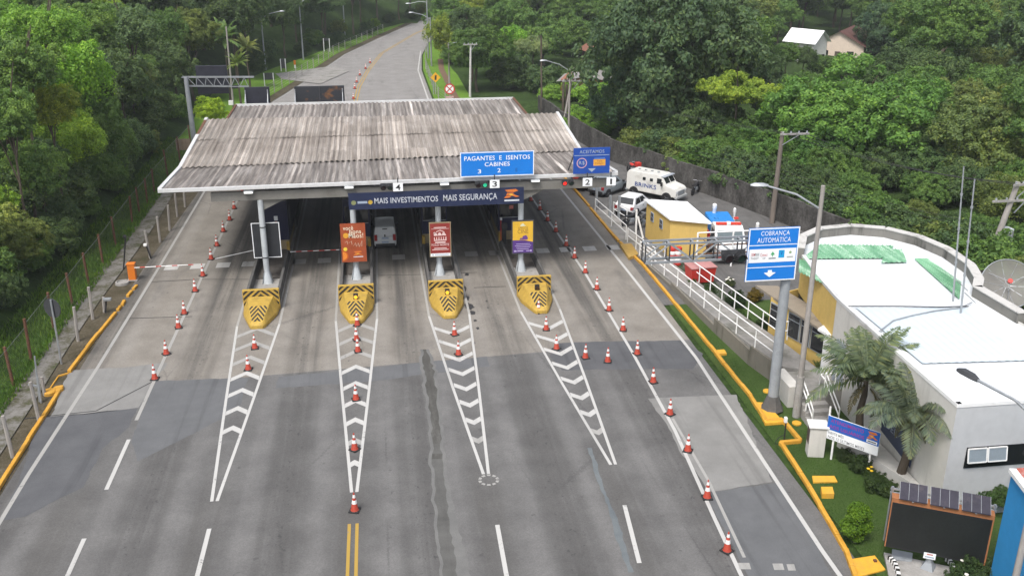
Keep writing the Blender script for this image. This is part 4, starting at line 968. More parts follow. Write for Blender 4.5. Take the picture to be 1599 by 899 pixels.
# rescue truck facing the camera
def rescue():
    t = thing('rescue_truck', 'white rescue truck with red light bars and a blue load behind the shed', 'truck', (22.2,58.9,0), math.radians(-98), 'vehicles parked in the yard')
    w = .98
    prof = [(.35,.5),(.35,2.0),(.55,2.14),(1.45,2.14),(1.75,1.95),(2.25,1.28),(2.75,1.12),(2.85,.95),(2.85,.5)]; n = len(prof)
    y = lambda z: w*(1-.08*max(0,(z-1.1)))
    MB().add([(x,-y(z),z) for x, z in prof]+[(x,y(z),z) for x, z in prof], [tuple(range(n)), tuple(range(n,2*n))[::-1]]+[(i,n+i,n+(i+1) % n,(i+1) % n) for i in range(n)]).build('cab', P_WHITE, t, bevel=.05)
    q = [(2.25,-.94,1.28),(2.25,.94,1.28),(1.75,.88,1.95),(1.75,-.88,1.95)]
    MB().poly(facepanel(q, .05,.06,.95,.94,.015)).build('windshield', M('pale_windscreen', (.10,.13,.14), .1), t)
    for s in (-1, 1):
        q = [(.5,s*.965,1.2),(2.05,s*.965,1.2),(1.62,s*.905,1.93),(.55,s*.905,1.93)]; q = q if s < 0 else [q[1],q[0],q[3],q[2]]
        MB().poly(facepanel(q, .15,.1,.9,.9,.02)).build('side_window', CARGLASS, t)
        MB().bx(1.9,s*1.05,1.3,2.05,s*1.28,1.65).build('mirror', BLACK, t, bevel=.03); MB().bx(2.78,s*.6,.85,2.88,s*.9,1.02).build('headlight', M('lamp_glass', (.6,.62,.65), .15), t, bevel=.02)
        for x in (-1.9, 2.0): MB().cyl((x,s*.75,.4),(x,s*1.0,.4), .48, n=18).build('wheel_arch', BLACK, t); wheel(t, x, s*.90, .4, .24, GALV)
        MB().bx(1.15,s*.12,2.16,1.4,s*.80,2.30).build('light_bar', mat_emit('beacon_red', (.55,.05,.03), .05), t, bevel=.03)
        MB().bx(.45,s*.5,2.3,.62,s*.78,2.44).build('beacon', RED if s > 0 else M('load_blue', (.02,.20,.55), .5), t, bevel=.03)
    MB().bx(1.12,-.12,2.16,1.42,.12,2.34).build('siren_box', WHITE, t, bevel=.02)
    MB().bx(2.84,-.55,.62,2.89,.55,.85).build('grille', DK_STEEL, t); MB().bx(2.75,-1,.42,2.98,1,.62).build('front_bumper', RED, t, bevel=.03)
    MB().bx(-3.0,-1.0,.75,.3,1.0,.95).build('flatbed', RED, t, bevel=.02)
    for s in (-1, 1): MB().bx(-2.9,s*.9,.95,.2,s*.97,1.25).build('bed_side', RED, t)
    MB().bx(-2.6,-.8,.96,-.1,.8,1.9).build('load_box', M('load_blue', (.02,.20,.55), .5), t, bevel=.1)
rescue()
# motorcycles
def bike(pos, head, label, col, red=False):
    t = thing('motorcycle', label, 'motorcycle', pos, head, 'parked motorcycles')
    for x in (-.62, .62):
        mb = MB(); n = 18; pts = [(x+.29*math.cos(2*PI*k/n), 0, .3+.29*math.sin(2*PI*k/n)) for k in range(n+1)]
        mb.tube(pts, .055, 6); mb.cyl((x,-.04,.3),(x,.04,.3), .18, n=12); mb.build('wheel', RUBBER, t, smooth=40)
    MB().tube([(-.62,0,.3),(-.2,0,.42),(.2,0,.45),(.42,0,.8)], .05).build('frame', DK_STEEL, t)
    MB().bx(-.2,-.13,.28,.2,.13,.55).build('engine', GREY_STEEL, t, bevel=.04)
    MB().loft([[(x, math.cos(a)*wy, z+math.sin(a)*hz) for a in [PI*j/4 for j in range(8)]] for x, wy, hz, z in ((-.08,.10,.06,.76),(.1,.16,.12,.80),(.34,.13,.11,.82),(.44,.05,.04,.82))]).build('tank', col, t, smooth=50)
    MB().loft([[(x, math.cos(a)*wy, z+math.sin(a)*hz) for a in [PI*j/4 for j in range(8)]] for x, wy, hz, z in ((-.75,.09,.05,.80),(-.4,.14,.06,.77),(-.05,.11,.05,.74))]).build('seat', BLACK, t, smooth=50)
    MB().tube([(.62,.07,.3),(.42,.07,.85),(.38,.1,.98),(.30,.36,1.0)], .022).tube([(.62,-.07,.3),(.42,-.07,.85),(.38,-.1,.98),(.30,-.36,1.0)], .022).build('handlebar', CHROME, t)
    MB().loft([[(x, math.cos(a)*wy, z+math.sin(a)*wy) for a in [PI*j/4 for j in range(8)]] for x, wy, z in ((.42,.10,.86),(.52,.09,.86))]).build('headlight', CHROME, t)
    MB().tube([(-.1,.16,.3),(-.75,.18,.38)], .04).build('exhaust', CHROME, t)
    if red: MB().bx(-.95,-.22,.82,-.5,.22,1.2).build('top_box', RED, t, bevel=.05)
    return t
q = G(988,272); bike((q.x,q.y,0), 1.9, 'motorcycle with a red box parked against the retaining wall behind the armoured truck', RED, True)
q = G(1086,302); bike((q.x,q.y,0), .9, 'dark motorcycle leaning by the retaining wall in front of the armoured truck', BLACK)
q = G(986,352); bike((q.x,q.y,0), .5, 'dark motorcycle just behind the two leaning white posts', BLACK)
q = G(1004,355); bike((q.x,q.y,0), .8, 'dark motorcycle beside the yellow shed', BLACK)
# red crate seen left of the dark car
q = G(905,300); t = thing('red_bin', 'red bin standing behind the red signal', 'bin', (q.x+.2,q.y+1.2,0)); MB().prism([(-.6,-.5),(.6,-.5),(.6,.5),(-.6,.5)],.1,1.3).build('bin_body', RED, t, bevel=.04); MB().bx(-.64,-.54,1.3,.64,.54,1.38).build('lid', M('bin_lid', (.25,.05,.04), .6), t, bevel=.02)
# ------------------------------------------------------------------ yellow shed
def shed():
    z = 2.55
    a, b, c, d = G(1005,312,z), G(1046,343,z), G(1111,349,z), G(1073,316,z)
    t = thing('yellow_shed', 'small yellow shed with a plain white sloping roof behind the ramp', 'shed', ((a.x+c.x)/2, (a.y+c.y)/2, 0))
    ctr = (a+b+c+d)/4
    f = lambda p: ctr.lerp(p, .90)
    A, B, Cc, D = [f(p) for p in (a, b, c, d)]
    mb = MB(); P4 = [A, B, Cc, D]
    lo = [Vector((p.x,p.y,0)) for p in P4]; hi = [Vector((p.x,p.y,z-.06)) for p in P4]
    mb.add(lo+hi, [(0,1,5,4),(1,2,6,5),(2,3,7,6),(3,0,4,7)]); mb.build('wall', YWALL, t, world=True)
    MB().add([p+Vector((0,0,-.05)) for p in (a,b,c,d)]+[p+Vector((0,0,.06)) for p in (a,b,c,d)], [(3,2,1,0),(4,5,6,7),(0,1,5,4),(1,2,6,5),(2,3,7,6),(3,0,4,7)]).build('roof', WHITE_CLEAN, t, world=True)
    n = (B-A).cross(Vector((0,0,1))).normalized(); n = n if n.x < 0 or n.dot(A-ctr) > 0 else -n
    for u in (.28, .66):
        p = A.lerp(B, u); d1 = (B-A).normalized()
        w = MB().obox(Vector((p.x,p.y,1.45))+n*.01-d1*.25, d1*.5, Vector((0,0,.62)), n*.05).build('window', SIGN_GREY, t, world=True)
        g = MB()
        for k in range(2):
            for m_ in range(2):
                o = Vector((p.x,p.y,1.49+.29*m_))+n*.064-d1*(.21-.22*k); g.quad(o, o+d1*.19, o+d1*.19+Vector((0,0,.25)), o+Vector((0,0,.25)))
        g.build('pane', GLASS, w, world=True)
    return B, Cc
SB, SCc = shed()
for k, (x, y) in enumerate(((1049,414),(1058,414))):
    q = G(x, y); t = thing('water_barrel', f'upright red and white striped barrel in front of the shed, the {["left","right"][k]} of a pair', 'barrel', (q.x,q.y,0), 0, 'striped barrels')
    for m_ in range(5): MB().lathe([(.2,.02+.24*m_),(.215,.05+.24*m_),(.215,.22+.24*m_),(.2,.25+.24*m_)], 16).build('band', RED if m_ % 2 == 0 else WHITE, t, smooth=40)
q = G(1092,440); t = thing('red_skip', 'open red waste container under the truss end', 'container', (q.x,q.y,0), .1)
MB().add([(-.7,-.45,.12),(.7,-.45,.12),(.7,.45,.12),(-.7,.45,.12),(-.8,-.55,1.05),(.8,-.55,1.05),(.8,.55,1.05),(-.8,.55,1.05)], [(3,2,1,0),(0,1,5,4),(1,2,6,5),(2,3,7,6),(3,0,4,7)]).build('bin_body', RED, t); MB().bx(-.84,-.6,1.05,.84,.6,1.12).build('lid', M('pink_lid', (.42,.20,.19), .6), t, bevel=.02)
for x in (-.55,.55): MB().cyl((x,-.45,.07),(x,-.36,.07),.07,n=10).build('wheel', RUBBER, t)
# ------------------------------------------------------------------ retaining wall
t = thing('retaining_wall', 'long mould stained grey concrete wall behind the parked vehicles', 'wall', (25,73,0)); mb = MB()
for i in range(30):
    Y0, Y1 = lerp(46,107,i/30), lerp(46,107,(i+1)/30); o = Vector((pw(Y0,WALLP),Y0,-.1)); e = Vector((pw(Y1,WALLP),Y1,-.1))
    mb.obox(o, e-o, (.22,0.05,0), (0,0,2.05+.05*math.sin(i*1.7)))
mb.build('wall_panel', WALL, t, world=True)
# ------------------------------------------------------------------ ramp, rails, stairs
RP_ = [(15.55,69.0,.02),(15.85,61.5,.10),(16.35,58.0,.16),(16.95,52.5,.35),(17.35,46.0,.75),(17.75,41.8,.98),(18.3,39.4,1.0)]
RI_ = [(17.0,69.0,.02),(17.3,61.5,.10),(17.8,58.0,.16),(18.45,52.5,.35),(18.95,46.0,.75),(19.5,41.8,.98),(19.9,38.6,1.0)]
t = thing('access_ramp', 'concrete ramp rising to the office door along the right kerb', 'ramp', (17.5,50,0)); mb = MB()
n = len(RP_)
vs = [p for p in RP_]+[p for p in RI_]+[(x,y,-.05) for x, y, z in RP_]+[(x,y,-.05) for x, y, z in RI_]
fs = []
for i in range(n-1): fs += [(i, n+i, n+i+1, i+1), (2*n+i, i, i+1, 2*n+i+1), (n+i, 3*n+i, 3*n+i+1, n+i+1)]
fs += [(n-1, 2*n-1, 4*n-1, 3*n-1)]
mb.add(vs, fs); mb.build('ramp_slab', SIDEWALK, t, world=True)
m2 = MB()
for i in range(2, n-1):
    a, b = Vector(RP_[i]), Vector(RP_[i+1]); d = b-a; m2.obox(a+Vector((-.14,0,-a.z-.05)), Vector((d.x,d.y,0)), (.12,0,0), (0,0,a.z+.09))
m2.build('edge_wall', mat_render('ramp_wall', (.20,.185,.155), .8, (.06,.06,.045)), t, world=True)
MB().bx(18.3,36.9,-.02,20.4,38.9,.98).build('landing', SIDEWALK, t, world=True)
MB().bx(17.75,37.3,-.02,18.28,39.2,1.02).build('landing_wall', WWALL, t, world=True)
structure(flat('paved_pad', [(967,381),(993,381),(1000,398),(984,404)], KERB, .03)) if False else None
q = gp([(968,381),(986,380),(997,396),(982,402)], .19); t = thing('yellow_step', 'faded yellow slab set in the ramp end beside the kerb', 'slab', q[0]); MB().prism([(p[0],p[1]) for p in q], .0, .19).build('slab', M('faded_yellow', (.42,.27,.07), .8, .2), t, world=True)
st = thing('concrete_stairs', 'short concrete stairs with white rails in front of the office door', 'stairs', (18.7,36.5,0)); sdir = (G(1268,650)-G(1262,606,.9)); sdir.z = 0
for k in range(5):
    y1 = 36.9-.34*k; MB().bx(18.0-.02*k, y1-.34, -.02, 19.15, y1, .82-.18*k).build('step', CONC, st, world=True)
def rail(label, pts, post_every=1, h=(.50,1.0), r=.032, close=False):
    t = thing('handrail', label, 'handrail', pts[0], 0, 'white tubular handrails')
    P_ = [Vector(p) for p in pts]
    for hh in h: MB().tube([p+Vector((0,0,hh)) for p in P_], r, 8).build('rail', WHITE, t, world=True, smooth=60)
    for i, p in enumerate(P_):
        if i % post_every == 0 or i == len(P_)-1: MB().cyl(p, p+Vector((0,0,h[-1])), r, n=8).build('post', WHITE, t, world=True)
    return t
def along(pts, n):
    P_ = [Vector(p) for p in pts]; L = [0]
    for a, b in zip(P_, P_[1:]): L.append(L[-1]+(b-a).length)
    out = []
    for k in range(n):
        s = L[-1]*k/(n-1)
        for i in range(len(P_)-1):
            if s <= L[i+1]+1e-6: out.append(tuple(P_[i].lerp(P_[i+1], (s-L[i])/(L[i+1]-L[i])))); break
    return out
off = lambda pts, dx: [(x+dx, y, z) for x, y, z in pts]
rail('long white handrail along the kerb side of the ramp', along(off([RP_[2],RP_[3],RP_[4],RP_[5],(18.1,39.6,1.0)], .0), 10))
rail('white handrail along the garden side of the ramp', along([(18.35,54.0,.28),(18.9,46.3,.75),(19.25,42.4,.96)], 8) + [(19.75,42.4,.96)])
rail('white handrail on the kerb beside the yellow slab', along([(16.3,61.0,.1),(16.75,57.2,.18),(16.9,56.4,.2)], 4))
rail('first white handrail from the canopy, with a closed end frame', [(15.75,68.6,.03),(16.1,64.8,.06),(16.35,61.6,.1)])
rail('short white rail in front of the white hatchback', [(16.9,67.6,0),(17.35,65.4,0)])
rail('white rail down the road side of the stairs', [(18.05,36.95,.95),(18.0,36.0,.5),(17.95,35.2,.05)], h=(.55,.9)); rail('white rail down the wall side of the stairs', [(19.2,37.4,.98),(19.2,36.9,.95),(19.15,35.2,.05)], h=(.55,.9))
rail('white rail closing the landing beside the office wall', [(19.2,37.4,.98),(19.95,37.4,.98)], h=(.55,.9))
# grey posts and leaning planks by the white hatchback
for k, (x, y, hh) in enumerate(((931,322,2.2),(966,342,1.75),(952,338,1.6))):
    q = G(x, y); tag(MB().bx(q.x-.09,q.y-.09,0,q.x+.09,q.y+.09,hh).build('metal_post', GALV, bevel=.01), ['grey metal post beside the first handrail','grey metal post at the corner of the white hatchback','grey metal post behind the short white rail'][k], 'post', 'grey metal posts')
for k, (x0,y0,x1,y1) in enumerate(((993,366,994,327),(1004,372,996,338))):
    a = G(x0,y0); b = AY(x1,y1,a.y+.1); mb = MB().beam(a, b, .12, .1); tag(mb.build('white_post', WHITE, bevel=.01), ['upright whitish post by the motorcycles','leaning whitish post by the motorcycles'][k], 'post', 'whitish posts by the motorcycles')
q = G(1038,412); tag(MB().bx(q.x-.06,q.y-.06,0,q.x+.06,q.y+.06,1.6).build('white_post', WHITE), 'white post in front of the shed corner', 'post')
# white pipe frame behind the truss
t = thing('pipe_frame', 'white pipe frame with cross bars in front of the rescue truck', 'frame', (20.5,55.8,0))
for x in (19.4,21.7,23.4): MB().cyl((x,55.8,0),(x,55.8,2.3), .06, n=8).build('post', WHITE, t, world=True)
for z in (2.3,1.45,.9): MB().cyl((19.4,55.8,z),(23.4,55.8,z), .045, n=8).build('bar', WHITE if z > 2 else RUST, t, world=True)
MB().beam((19.4,55.8,2.1),(20.9,55.8,1.0), .07,.05).beam((20.9,55.8,2.0),(19.8,55.8,1.0), .07,.05).build('brace', RUST, t, world=True)
for k, (x, y, hh, r_) in enumerate(((1112,352,2.5,.13),(1144,345,1.9,.09),(1180,362,1.6,.1))):
    q = G(x, y+22); tag(MB().lathe([(r_,0),(r_,hh-.3),(r_*1.25,hh-.25),(r_*1.1,hh),(0,hh+.08)], 12, (q.x,q.y,0)).build('white_bollard', WHITE, smooth=40), ['fat whitish post left of the rescue truck','thin white post above the rescue truck roof','thin white post right of the rescue truck'][k], 'post', 'white posts in the yard')
# ------------------------------------------------------------------ big blue sign, pole and signal arm
SP = G(1205,640)
pole = thing('sign_pole', 'thick grey steel pole carrying the automatic payment sign and signal arm', 'pole', (SP.x,SP.y,0))
MB().cyl((SP.x,SP.y,0),(SP.x,SP.y,7.6), .24, .20, n=18).build('shaft', GREY_STEEL, pole, world=True, smooth=40)
MB().lathe([(.52,0),(.45,.12),(.27,.62),(.25,.65)], 8, (SP.x,SP.y,.1)).build('base_cone', DARKCONC, pole, world=True)
SY = SP.y-.32
t, p = sgn('payment_lane_sign', 'large blue sign reading COBRANÇA AUTOMÁTICA with a white logo strip', 'sign', ((1163,354),(1250,440)), SY)
p.board('board', SIGN_BLUE, .06); p.frame('border', SIGN_WHITE, .05)
p.text('COBRANÇA', .235,.84,.80,.945, SIGN_WHITE, bold=.0); p.text('AUTOMÁTICA', .175,.73,.835,.845, SIGN_WHITE, bold=.0)
p.rect('divider', .02,.675,.98,.69, SIGN_WHITE); p.rect('divider', .02,.255,.98,.27, SIGN_WHITE); p.rect('logo_strip', .035,.355,.965,.61, SIGN_WHITE)
RDT = M('logo_red', (.50,.10,.10), .5); GYT = M('logo_grey', (.16,.17,.19), .5)
p.text('SEM', .08,.485,.155,.54, RDT, 3, .02); p.text('PARAR', .155,.485,.235,.54, GYT, 3, .02); p.text('TAGGY', .075,.42,.23,.465, GYT, 3, .02); p.text('Conect', .26,.47,.40,.535, RDT, 3); p.text('car', .31,.42,.37,.455, GYT, 3)
GR = M('logo_green', (.08,.36,.15), .5); p.poly('logo_mark', [(.46,.50),(.50,.56),(.545,.50),(.51,.49),(.51,.46),(.495,.46),(.495,.49)], GR, 3); p.rect('logo_mark', .43,.42,.57,.44, GYT, 3)
p.rect('logo_mark', .62,.435,.735,.58, M('logo_cyan', (.01,.30,.62), .5), 3); p.text('V', .655,.48,.70,.56, SIGN_BLUE2, 4, .02)
p.disc('logo_mark', .85,.53,.025, M('logo_olive', (.25,.36,.20), .5), 3); p.rect('logo_mark', .79,.43,.91,.455, M('logo_grey_pale', (.38,.40,.38), .5), 3)
p.poly('arrow', [(.36,.155),(.44,.165),(.44,.205),(.52,.205),(.52,.165),(.60,.155),(.48,.07)], SIGN_WHITE, 3)
for z in (.25,.8): MB().lathe([(.26,-.04),(.26,.04)], 14, (SP.x,SP.y,p.o.z+p.h*z)).build('clamp', DK_STEEL, t, world=True)
tr = thing('signal_arm', 'horizontal grey lattice arm reaching over the right lane from the big sign pole', 'lattice arm', (SP.x-2,SP.y+.1,6))
TY = SP.y+.05; a = AY(1007,411,TY); b = AY(1006,383,TY); c = AY(1168,404,TY); d = AY(1166,378,TY)
for dy in (0, .5):
    MB().beam((a.x,TY+dy,a.z),(SP.x,TY+dy,a.z+.02), .09,.09).build('chord', GALV, tr, world=True); MB().beam((a.x,TY+dy,b.z),(SP.x,TY+dy,b.z+.02), .08,.08).build('chord', GALV, tr, world=True)
    for k in range(6):
        x0 = lerp(a.x,SP.x,k/6); x1 = lerp(a.x,SP.x,(k+1)/6); z0, z1 = (a.z,b.z) if k % 2 == 0 else (b.z,a.z)
        MB().beam((x0,TY+dy,z0),(x1,TY+dy,z1), .05,.05).build('lattice_bar', GREY_STEEL, tr, world=True); MB().beam((x0,TY+dy,a.z),(x0,TY+dy,b.z), .05,.05).build('lattice_bar', DK_STEEL, tr, world=True)
for k in range(7):
    x0 = lerp(a.x,SP.x,k/6); MB().beam((x0,TY,a.z),(x0,TY+.5,a.z), .05,.05).build('lattice_bar', DK_STEEL, tr, world=True); MB().beam((x0,TY,b.z),(x0,TY+.5,b.z), .05,.05).build('lattice_bar', GREY_STEEL, tr, world=True)
sl = signal(1147, 403, None, 'unlit pair of round black signal lamps beside the blue sign', TY-.35); sl.scale = (.85,.85,.85); del sl['group']
# tall street light pole at the stairs
def arm_light(name, label, base, h, tip, r=.13, mat=CONC_POLE, square=False, low=None, head=1.0, group=None, drop=.25):
    t = thing(name, label, 'street light', base, 0, group); b = Vector(base)
    MB().cyl(b, b+Vector((0,0,h)), r, r*.62, n=10).build('pole', mat, t, world=True, smooth=50)
    if low: MB().cyl(b, b+Vector((0,0,low)), r*1.25, r*1.2, n=10).build('pole_sleeve', CONC, t, world=True, smooth=50)
    top = b+Vector((0,0,h-drop)); tip = Vector(tip); m_ = top.lerp(tip, .45)+Vector((0,0,.15*(tip-top).length*.5))
    MB().tube([top, m_, tip], .045*max(1,head*.9), 8).build('arm', GALV, t, world=True, smooth=60)
    d = (tip-top); d.z = 0; d = d.normalized(); s = Vector((-d.y,d.x,0))
    MB().loft([[tip+d*x*head+s*w*head+Vector((0,0,z*head)) for w, z in ((-wd,0),(-wd*.6,ht),(wd*.6,ht),(wd,0),(wd*.5,-.05),(-wd*.5,-.05))] for x, wd, ht in ((-.1,.06,.05),(.1,.13,.1),(.45,.14,.1),(.62,.06,.04))]).build('lamp_head', GALV if head <= 1 else DK_STEEL, t, world=True, smooth=50)
    return t
LPB = G(1243,650); tp = AY(1283,290,LPB.y)
arm_light('street_light', 'tall slender concrete street light beside the stairs, right of the blue sign', (LPB.x,LPB.y,0), tp.z, AY(1196,290,LPB.y+.6), .14, CONC_POLE, low=2.0, drop=1.0)
q = G(1522,596,8.0); e = G(1640,660,8.0); arm_light('street_light', 'street light with a dark lamp head reaching over the white roof from the right', (e.x,e.y,0), 8.0, (q.x,q.y,8.1), .12, CONC_POLE, head=1.1)
# ------------------------------------------------------------------ utility poles
def upole(base, top, label, cross, trans=False, mat=CONC_POLE, r=.17, dirx=1):
    b, tp = Vector(base), Vector(top); t = thing('utility_pole', label, 'utility pole', b, 0, 'utility poles')
    MB().cyl(b, tp, r, r*.7, n=10).build('pole', mat, t, world=True, smooth=50)
    for (dz, x0, x1, ry) in cross:
        c = tp+Vector((0,0,dz)); a = c+Vector((x0,-.15,0))+Vector((0,ry*x0,0)); e = c+Vector((x1,-.15,0))+Vector((0,ry*x1,0))
        MB().beam(a, e, .12, .12).build('crossarm', CONC, t, world=True)
        MB().beam(c+Vector((0,-.15,-.75)), c.lerp(e,.65)+Vector((0,-.1,0)), .05,.05).build('brace', GALV, t, world=True)
        for k in range(4):
            p_ = a.lerp(e, (k+.3)/3.6); MB().lathe([(.05,.06),(.07,.1),(.05,.14),(.07,.18),(.0,.22)], 8, tuple(p_)).build('insulator', GALV, t, world=True)
    if trans:
        c = b.lerp(tp, .47); MB().bx(c.x+.15,c.y-.35,c.z-.35,c.x+.75,c.y+.3,c.z+.45).build('transformer', M('transformer_grey', (.42,.45,.48), .5, .1), t, world=True, bevel=.05)
        for k in range(4): MB().bx(c.x+.24+.13*k,c.y-.42,c.z-.3,c.x+.28+.13*k,c.y-.35,c.z+.35).build('fin', GALV, t, world=True)
    return t, tp
PB = G(1205,348); _, T1 = upole((PB.x,PB.y,0), AY(1222,206,PB.y), 'weathered pole with one crossarm rising from the end of the retaining wall', [(-.15,-.2,1.9,0)], mat=M('old_pole', (.16,.135,.115), .9, .25, 1.5, stretch=(1,1,.2)), r=.2)
PR = G(1532,438); _, T2 = upole((PR.x,PR.y,0), AY(1590,284,PR.y), 'utility pole with a grey transformer box and two crossarms beside the dish', [(-.15,-.4,1.5,.2),(-1.1,-1.5,.9,0)], True, r=.22)
PA = G(878,207); _, T3 = upole((PA.x,PA.y,0), AY(896,104,PA.y), 'pale concrete pole with a crossarm at the far end of the retaining wall', [(-1.4,-1.2,.9,0)], r=.15)
PQ = G(846,180); _, T4 = upole((PQ.x,PQ.y,0), AY(845,56,PQ.y), 'thin leaning wooden pole in front of the dark bushes', [], mat=BARK, r=.12)
PD = G(734,152); _, T5 = upole((PD.x,PD.y,0), AY(735,69,PD.y), 'white concrete pole with a short crossarm on the roadside lawn', [(-.05,-.9,.8,0)], mat=M('pale_pole', (.50,.49,.47), .8, .15, 2.0), r=.16)
for k, (x, y, yt) in enumerate(((879,190,128),(884,188,132))):
    q = G(x, y); tpz = AY(x+1, yt, q.y); tag(MB().cyl((q.x,q.y,0), tpz, .16, .13, n=8).build('wooden_post', BARK), ['left of two dark posts beside the pale pole','right of two dark posts beside the pale pole'][k], 'post', 'pair of dark posts')
def cable(a, b, sag, label, r=.014):
    a, b = Vector(a), Vector(b); pts = [a.lerp(b, k/24)-Vector((0,0,sag*4*(k/24)*(1-k/24))) for k in range(25)]
    tag(MB().tube(pts, r, 5).build('overhead_cable', BLACK), label, 'cable', 'overhead cables')
for k in range(3):
    cable(T3+Vector((-.8+.7*k,-.15,-1.35)), T1+Vector((.2+.7*k,-.15,-.1)), .6+.1*k, f'overhead cable from the far pale pole to the weathered pole, {["upper","middle","lower"][k]} of three')
    cable(T1+Vector((.2+.7*k,-.15,-.1)), T2+Vector((-.3+.7*k,-.15,-.1)), .5+.12*k, f'overhead cable from the weathered pole to the transformer pole, {["upper","middle","lower"][k]} of three')
for k in range(4):
    cable(T3+Vector((0,-.1,-3.4-.35*k)), T1+Vector((0,-.1,-2.6-.3*k)), .5, f'low telephone cable along the retaining wall, {["topmost","second","third","lowest"][k]} of four', .014)
    cable(T1+Vector((0,-.1,-2.6-.3*k)), T2+Vector((0,-.1,-2.8-.3*k)), .4, f'low telephone cable passing behind the office roof, {["topmost","second","third","lowest"][k]} of four', .014)
# ------------------------------------------------------------------ office building
def office():
    t = thing('office_building', 'low white and yellow office with a white and green metal roof and rounded rear parapet', 'building', (23,37,0))
    H0 = 4.6
    poly = [(19.85,28.35),(19.95,33),(20.05,36.4),(20.15,38.6),(20.55,41.8),(21.0,44.4),(21.9,46.2),(23.3,47.3),(25.1,47.6),(26.7,46.9),(27.7,45.4),(28.1,43.4),(27.9,41.0),(27.2,39.2),(26.5,38.2),(26.6,35),(27.4,28.3)]
    # smooth the rear curve
    n = len(poly)
    def wall(i0, i1, m, z0, z1, name='wall', th=.16):
        mb = MB()
        for i in range(i0, i1):
            a, b = Vector((*poly[i % n],0)), Vector((*poly[(i+1) % n],0)); d = (b-a).normalized(); nn = Vector((d.y,-d.x,0))
            mb.obox(a+Vector((0,0,z0))-d*.0, b-a, -nn*th if False else Vector((-d.y,d.x,0))*-th, (0,0,z1-z0))
        return mb.build(name, m, t, world=True)
    # walls as one solid extruded shell, faces grouped by colour
    def shell(idx, m, z0, z1, name):
        mb = MB()
        for i in idx:
            a, b = poly[i % n], poly[(i+1) % n]; mb.quad((a[0],a[1],z0),(b[0],b[1],z0),(b[0],b[1],z1),(a[0],a[1],z1))
        return mb.build(name, m, t, world=True)
    shell([2,1,0], WWALL, -.05, H0, 'wall'); shell([3,4,5], YWALL, 2.7, H0, 'wall')
    LA, LB = Vector((19.35,43.9,0)), Vector((20.62,39.6,0)); ld = (LB-LA).normalized(); ln = Vector((ld.y,-ld.x,0)); ln = ln if ln.x < 0 else -ln
    MB().obox(LA, LB-LA, -ln*.18, (0,0,2.7)).build('wall', YWALL, t, world=True); MB().obox(LA, Vector((1.9,.9,0)), ln*-.05+Vector((.02,.1,0)), (0,0,2.7)).build('wall', YWALL, t, world=True)
    for u0, u1 in ((.02,.20),(.33,.53),(.545,.70),(.715,.93)):
        o = LA.lerp(LB, u0)+Vector((0,0,1.18)); e = LA.lerp(LB, u1)+Vector((0,0,1.18)); L = (e-o).length
        f_ = MB().obox(o, e-o, ln*.05, (0,0,1.3)).build('window', GREY_STEEL, t, world=True)
        MB().obox(o+ld*.06+ln*.052+Vector((0,0,.06)), ld*(L-.12), ln*.012, (0,0,.86)).build('pane', GLASS, f_, world=True); MB().obox(o+ld*.06+ln*.052+Vector((0,0,.98)), ld*(L-.12), ln*.012, (0,0,.26)).build('pane', GLASS, f_, world=True)
    shell(range(6,15), mat_render('old_parapet', (.36,.35,.33), .8, (.07,.07,.06)), -.05, H0+.45, 'wall'); shell([15], WWALL, -.05, H0+.1, 'wall')
    shell([16], mat_render('grey_white_render', (.50,.51,.52), .45, (.20,.21,.22)), -.05, H0, 'wall')
    # corrugated metal roof
    inner = poly
    def inside(x, y):
        c = False; j = n-1
        for i in range(n):
            xi, yi = inner[i]; xj, yj = inner[j]
            if (yi > y) != (yj > y) and x < (xj-xi)*(y-yi)/(yj-yi)+xi: c = not c
            j = i
        return c
    nt = NT('office_roof'); v = nt.coord(); s = nt.noise(nt.coord((.3,3.5,1)), 1.0, 4.0); b = nt.noise(v, .5, 4.0)
    white = nt.finish(nt.ramp(nt.math('ADD', nt.math('MULTIPLY', s, .5), nt.math('MULTIPLY', b, .5)), [(.3, (.56,.60,.64)), (.5, (.66,.69,.71)), (.7, (.73,.745,.755))]), .45)
    nt = NT('office_green_roof'); s = nt.noise(nt.coord((5,.4,1)), 1.0, 4.0); b = nt.noise(nt.coord(), 1.5, 5.0, .7)
    green = nt.finish(nt.ramp(nt.math('ADD', nt.math('MULTIPLY', s, .75), nt.math('MULTIPLY', b, .25)), [(.36, (.10,.27,.15)), (.48, (.17,.37,.22)), (.58, (.30,.50,.35)), (.66, (.62,.70,.63))]), .55)
    MB().poly([(x,y,H0-.02) for x, y in poly]).build('roof', white, t, world=True)
    def roofsheet(pts_px, m, z, name='roof_sheet', pitch=.22, amp=.03):
        P_ = [G(x, y, z) for x, y in pts_px]; a, b, c, d = P_
        L = (b-a).length; k = max(2, int(L/pitch))*4; mb = MB()
        for i in range(k+1):
            p0 = a.lerp(b, i/k); p1 = d.lerp(c, i/k); z_ = amp*math.cos(2*PI*i/4); mb.v += [(p0.x,p0.y,p0.z+z_),(p1.x,p1.y,p1.z+z_)]
        for i in range(k): mb.f.append((2*i,2*i+2,2*i+3,2*i+1)); mb.m.append(0)
        return mb.build(name, m, t, world=True, smooth=70)
    roofsheet([(1252,404),(1384,403),(1396,383),(1282,381)], green, H0+.05); roofsheet([(1376,410),(1416,409),(1408,389),(1384,388)], green, H0+.08)
    roofsheet([(1498,467),(1428,404),(1450,404),(1501,440)], green, H0+.05); roofsheet([(1294,447),(1247,424),(1248,404),(1262,408)], green, H0+.05)
    roofsheet([(1336,480),(1508,480),(1612,562),(1440,567)], M('bluish_roof_sheet', (.52,.59,.64), .45, .06, .6, stretch=(.4,4,1)), H0+.05, pitch=.35, amp=.012)
